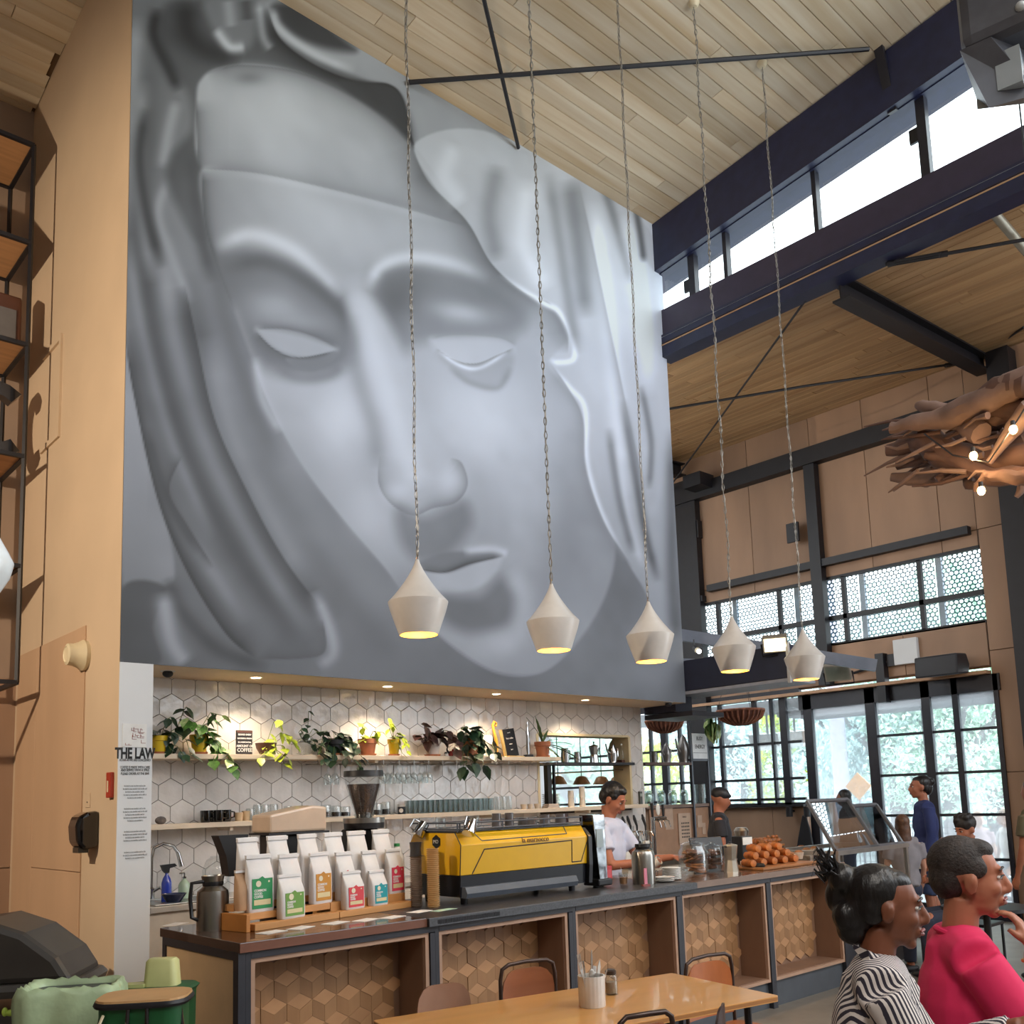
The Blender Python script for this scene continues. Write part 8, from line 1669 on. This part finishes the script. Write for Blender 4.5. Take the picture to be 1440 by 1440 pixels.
    # clothing
    if top:
        o = MB(); torso(o, .020); 
        for sd_ in (-1, 1):
            e, w = A_[sd_]; f_ = .62 if sleeve == 'short' else 1
            if sleeve == 'short': o.tube([sh[sd_], sh[sd_]*(1-f_)+e*f_], [.070*k, .072*k], 12)
            else: o.tube([sh[sd_], (sh[sd_]+e)/2, e], [.068*k, .060*k, .053*k], 12); o.tube([e, e*.1+w*.9], [.053*k, .040*k], 12)
        if bottom: o.tube([wa, pe+V3((0, 0, .05))], [.12*k, .14*k], 14, flat=1.15)
        tp_ = remesh(o.build('shirt', top, t_), min(vox, .014), 3)
    if bottom:
        o = MB(); o.ell(pe, (.125*k, .165*k, .13*k)); f_ = 1.0 if not bare else bare
        for sd_ in (-1, 1):
            o.tube([pe+V3((0, sd_*.085*k, 0)), kn[sd_]*.97+V3((0, 0, .0))], [.105*k, .085*k if bare else .072*k], 12)
            if not bare: o.tube([kn[sd_], an[sd_]+V3((0, 0, .02))], [.072*k, .055*k], 12)
        remesh(o.build('trousers' if not bare else 'shorts', bottom, t_), min(vox, .018), 3)
        for sd_ in (-1, 1):
            o = MB().ell(an[sd_]+V3((.05*k, 0, -.035)), (.14*k, .05*k, .04)).build('shoe', shoes or M_dark, t_, smooth=True)
    return t_, Hd, k, A_, hz, nb
RT = hd_            # facing right in the picture
# ---- striped shirt material
MS = bpy.data.materials.new('striped_cotton'); MS.use_nodes = True; nt = MS.node_tree; N = nt.nodes; L = nt.links; b = N['Principled BSDF']; b.inputs['Roughness'].default_value = .8
tc = N.new('ShaderNodeTexCoord'); mp = N.new('ShaderNodeMapping'); mp.inputs['Rotation'].default_value = (0, .25, -.75); L.new(tc.outputs['Object'], mp.inputs[0]); wv = N.new('ShaderNodeTexWave'); wv.bands_direction = 'X'; wv.inputs['Scale'].default_value = 27; wv.inputs['Distortion'].default_value = .8; wv.inputs['Detail Scale'].default_value = .35
L.new(mp.outputs[0], wv.inputs['Vector']); rp2 = N.new('ShaderNodeValToRGB'); rp2.color_ramp.elements[0].position = .47; rp2.color_ramp.elements[1].position = .53; rp2.color_ramp.elements[0].color = (*lin('2E2A38'), 1); rp2.color_ramp.elements[1].color = (*lin('D8D0CC'), 1); L.new(wv.outputs[0], rp2.inputs[0]); L.new(rp2.outputs[0], b.inputs['Base Color']); MATS['striped'] = MS
M_pink = mat('pink_cotton', 'E0285E', .8, var=.06, scale=5, bump=.3, bscale=10); M_denim = mat('dark_denim', '2A3044', .8)
tW, HdW, kW, AW, hzW, nbW = person('seated woman with black hair in a bun and a striped shirt, holding a phone', (1248, 1276), 2.6, RT-.30, .89, 'stool', .10, (.10, .05), 'deep', 'bun', None, MS, M_denim,
    {1: [(.12, .24, -.48), (.36, .10, -.36)], -1: [(.08, -.25, -.48), (.33, -.08, -.38)], 'hand-1': ((.9, .2, .1), (0, .6, .8), .7), 'hand1': ((.9, -.2, .1), (0, -.6, .8), .7)}, 'long', .011, .0065, shirt_bulge=.045, wide=1.16)
col = MB(); nz = nbW.z
for sd_ in (-1, 1):
    col.loft([[(nbW.x-.06, sd_*.02, nz+.055), (nbW.x-.062, sd_*.02, nz+.045)], [(nbW.x-.02, sd_*.075, nz+.045), (nbW.x-.02, sd_*.088, nz+.0)], [(nbW.x+.06, sd_*.06, nz+.0), (nbW.x+.055, sd_*.10, nz-.04)], [(nbW.x+.10, sd_*.03, nz-.06), (nbW.x+.09, sd_*.075, nz-.10)]], cap=False)
co_ = col.build('collar', MS, tW, smooth=True); so = co_.modifiers.new('thick', 'SOLIDIFY'); so.thickness = .006
# phone in her hands
pw_ = tW.matrix_basis @ Vector((.46*kW, 0.01, hzW-.325*kW)); ph = thing('phone', 'grey mobile phone held by the woman in the striped shirt', 'phone', tuple(pw_), rz=RT+.1)
MB().box(-.07, .07, -.035, .035, -.004, .004, Matrix.Rotation(-.5, 4, 'Y')).build('case', mat('phone_case', '7E8078', .4), ph, bev=.003); MB().box(-.064, .064, -.031, .031, .004, .0048, Matrix.Rotation(-.5, 4, 'Y')).build('screen', mat('phone_glass', '2A2E34', .15), ph)
tM, HdM, kM, AM, hzM, nbM = person('seated man in a bright pink t-shirt raising his hand to his nose', (1362, 1235), 3.2, RT-.22, 1.08, 'stool', .08, (.05, -.05), 'tan', 'buzz', M_hairg, M_pink, M_denim,
    {1: [(.16, .26, -.50), (.40, .22, -.58)], -1: [(.10, -.25, -.46), (.125, -.14, -.20)], 'hand-1': ((-.30, .12, .9), (-.8, .3, -.3), .6)}, 'short', .012, .0065, wide=1.15, shirt_bulge=.03)
w_ = AM[-1][1]; MB().tube([(w_.x+.030*math.cos(a_), w_.y+.030*math.sin(a_), w_.z-.03) for a_ in np.linspace(0, 2*PI, 17)], .006, 8).build('bracelet', mat('bracelet_gold', 'C8A850', .35, metal=.6), tM, smooth=True)
MB().tube([(nbM.x+.075*math.cos(a_), .085*math.sin(a_), nbM.z-.012+.0*math.cos(a_)-.03*math.cos(a_)) for a_ in np.linspace(0, 2*PI, 25)], .010, 8).build('neck_band', M_pink, tM, smooth=True)
for (tt0, lb) in ((tW, 'dark bar stool under the woman in the striped shirt'), (tM, 'dark bar stool under the man in the pink t-shirt')):
    hz_ = (hzW if tt0 is tW else hzM); k_ = kW if tt0 is tW else kM; st_ = hz_-.90*k_
    st = thing('bar_stool', lb, 'stool', (tt0.location.x-.1*math.cos(RT), tt0.location.y-.1*math.sin(RT), 0)); MB().lathe([(0, st_-.03), (.17, st_-.03), (.17, st_), (0, st_)], 24).build('seat', M_cw, st, smooth=True, sharp=40)
    for a_ in range(4): ca_, sa_ = math.cos(a_*PI/2+.8), math.sin(a_*PI/2+.8); MB().tube([(ca_*.12, sa_*.12, st_-.03), (ca_*.2, sa_*.2, 0)], .012, 8).build('leg', M_dark, st, smooth=True)
    MB().tube([(.18*math.cos(a_), .18*math.sin(a_), .22) for a_ in np.linspace(0, 2*PI, 17)], .008, 6).build('foot_ring', M_dark, st, smooth=True)
# ---- barista
BD = float((np.array(oY(862, 1124, 5.72))-CAMPOS)@cf); print('barista depth', BD)
M_tee = mat('pale_tee', 'C4C8DC', .8, var=.04, scale=4, bump=.2, bscale=9)
tB, HdB, kB, AB, hzB, nbB = person('barista in a pale blue-white t-shirt looking down while pouring a drink', (862, 1124), BD, RT-.55, 1.13, False, .14, (.55, .1), 'tan', 'short', None, M_tee, M_denim,
    {1: [(.10, .25, -.50), (.36, .30, -.47)], -1: [(.08, -.25, -.50), (.30, -.10, -.48)], 'hand-1': ((.9, .1, -.1), (0, 1, -.2), 1.0), 'hand1': ((.9, -.1, 0), (0, 0, -1), .4)}, 'short', .013, .009)
q_ = tB.matrix_basis @ Vector((AB[-1][1].x+.10, AB[-1][1].y, AB[-1][1].z)); jg = thing('pouring_jug', 'small white jug tipped by the barista over the iced glass', 'jug', tuple(q_), rz=RT-.5)
MB().lathe([(0, -.035), (.035, -.035), (.04, .03), (.037, .03), (.033, -.03), (0, -.03)], 20, mx=Matrix.Rotation(1.0, 4, 'Y')).build('jug_body', M_wht, jg, smooth=True); MB().tube([(-.03, 0, -.01), (-.05, 0, -.04), (-.02, 0, -.05)], .006, 6).build('handle', M_wht, jg, smooth=True)
# ---- people further off
M_navyj = mat('navy_jumper', '2A3464', .85, bump=.2, bscale=20); M_navys = mat('navy_shorts', '303C5C', .85)
tN, HdN, kN, AN, hzN, nbN = person('standing young woman in a navy jumper and shorts with hair in a bun, facing left', (1293, 1107), 11.35, RT+PI-.15, 1.10, False, .0, (0, 0), 'tan', 'bun', None, M_navyj, M_navys, {1: [(-.02, .24, -.50), (.04, .24, -.76)], -1: [(-.02, -.24, -.50), (.04, -.24, -.76)]}, 'long', .02, .014, bare=.9, detail=True)
for zz, c_ in ((-.77, 'E09A40'), (-.80, 'B85A3A'), (-.745, 'E09A40')): MB().lathe([(.152, zz*kN+hzN), (.158, zz*kN+hzN+.008), (.152, zz*kN+hzN+.016)], 28, (-.03, 0, 0), sy=1.18).build('hem_stripe', mat('stripe_'+c_, c_, .8), tN, smooth=True)
MB().lathe([(.150, hzN-.87*kN), (.160, hzN-.87*kN), (.155, hzN-.80*kN), (.1, hzN-.79*kN)], 28, (-.03, 0, 0), sy=1.2).build('white_tee_hem', M_wht, tN, smooth=True)
for sd_ in (1, -1): MB().tube([(.02 if sd_ == 1 else -.16, sd_*.11*kN, .10), (.02 if sd_ == 1 else -.15, sd_*.11*kN, .17)], .045*kN, 10).build('sock', M_wht, tN, smooth=True)
M_blackj = mat('black_jacket', '1C2028', .7, bump=.4, bscale=12)
person('seated man in a black jacket with messy dark hair, hunched to the left', (1358, 1166), 9.2, RT+PI+.3, 1.05, 'chair', -.35, (.35, 0), 'tan', 'messy', mat('hair_dark', '1E1614', .6), M_blackj, M_denim, {1: [(.22, .22, -.45), (.30, .12, -.18)], -1: [(.20, -.22, -.48), (.40, -.1, -.45)]}, 'long', .02, .014, wide=1.2, shirt_bulge=.03)
person('seated girl with long light brown hair behind the display case', (1268, 1160), 10.4, RT+PI/2, .9, 'chair', .0, (0, 0), 'fair', 'long', M_hairb, mat('grey_top', '8A8488', .8), M_denim, None, 'short', .022, .016, detail=False)
person('standing person in an olive t-shirt cut off by the right edge', (1452, 1112), 8.6, RT+PI/2+.5, 1.0, False, .0, (0, 0), 'tan', 'long', M_hairb, mat('olive_tee', '6A6450', .85, bump=.2, bscale=12), mat('olive_skirt', '7A7058', .85), None, 'short', .02, .014, detail=False)
person('woman with long black hair seen in silhouette outside the tall door pane', (1186, 1122), 13.6, RT+PI-.3, .95, False, .0, (0, 0), 'brown', 'long', M_hair, mat('dark_top', '221C22', .8), M_denim, None, 'long', .022, .016, detail=False, ground=-.05)
person('person in a white top seated outside behind the glass doors', (1411, 1150), 13.9, RT+PI, .95, 'chair', .1, (0, 0), 'pale', 'short', mat('hair_fair', 'B89878', .6), mat('white_top', 'E0D8D4', .8), M_denim, None, 'short', .022, .016, detail=False, ground=-.05)
person('pink-faced person seated outside behind the man in the black jacket', (1376, 1152), 15.0, RT+PI/2+PI, .95, 'chair', .0, (0, 0), 'pale', 'short', mat('hair_sandy', 'B08868', .6), mat('mauve_top', 'B8A0A4', .8), M_denim, None, 'short', .022, .016, detail=False, ground=-.05)
person('staff member in a black cap standing by the window behind the bar', (1013, 1124), 10.2, RT-.2, .98, False, .0, (.2, 0), 'tan', 'cap', M_dark, mat('staff_black', '2C2A30', .8), M_denim, None, 'short', .022, .016, detail=False)
# side tables/chairs they sit on
for (a, b, d_, lb) in ((1368, 1260, 9.3, 'dark chair under the man in the black jacket'), (1268, 1250, 10.4, 'dark chair under the girl with light brown hair'), (1411, 1250, 13.9, 'outdoor chair under the person in white'), (1376, 1250, 15.0, 'outdoor chair under the pink-faced person')):
    p = at2(a, b, d_); g_ = -.05 if d_ > 12 else 0; t = thing('cafe_chair', lb, 'chair', (float(p[0]), float(p[1]), g_)); sz = .42
    MB().box(-.2, .2, -.2, .2, sz-.03, sz).build('seat', M_dark, t, bev=.01); MB().box(-.2, .2, .19, .22, sz, sz+.38).build('backrest', M_dark, t, bev=.01)
    for xx in (-.18, .18):
        for yy in (-.18, .18): MB().tube([(xx, yy, 0), (xx, yy, sz)], .014, 6).build('leg', M_dark, t)
p = at2(1385, 1262, 8.0); t = thing('round_table', 'small dark round table beside the man in the black jacket', 'table', (float(p[0]), float(p[1]), 0)); MB().lathe([(0, .70), (.35, .70), (.35, .73), (0, .73)], 28).build('tabletop', M_dark, t, smooth=True, sharp=40); MB().tube([(0, 0, .02), (0, 0, .7)], .03, 10).lathe([(0, 0), (.22, 0), (.2, .02), (0, .03)], 20).build('pedestal', M_dark, t, smooth=True, sharp=40)
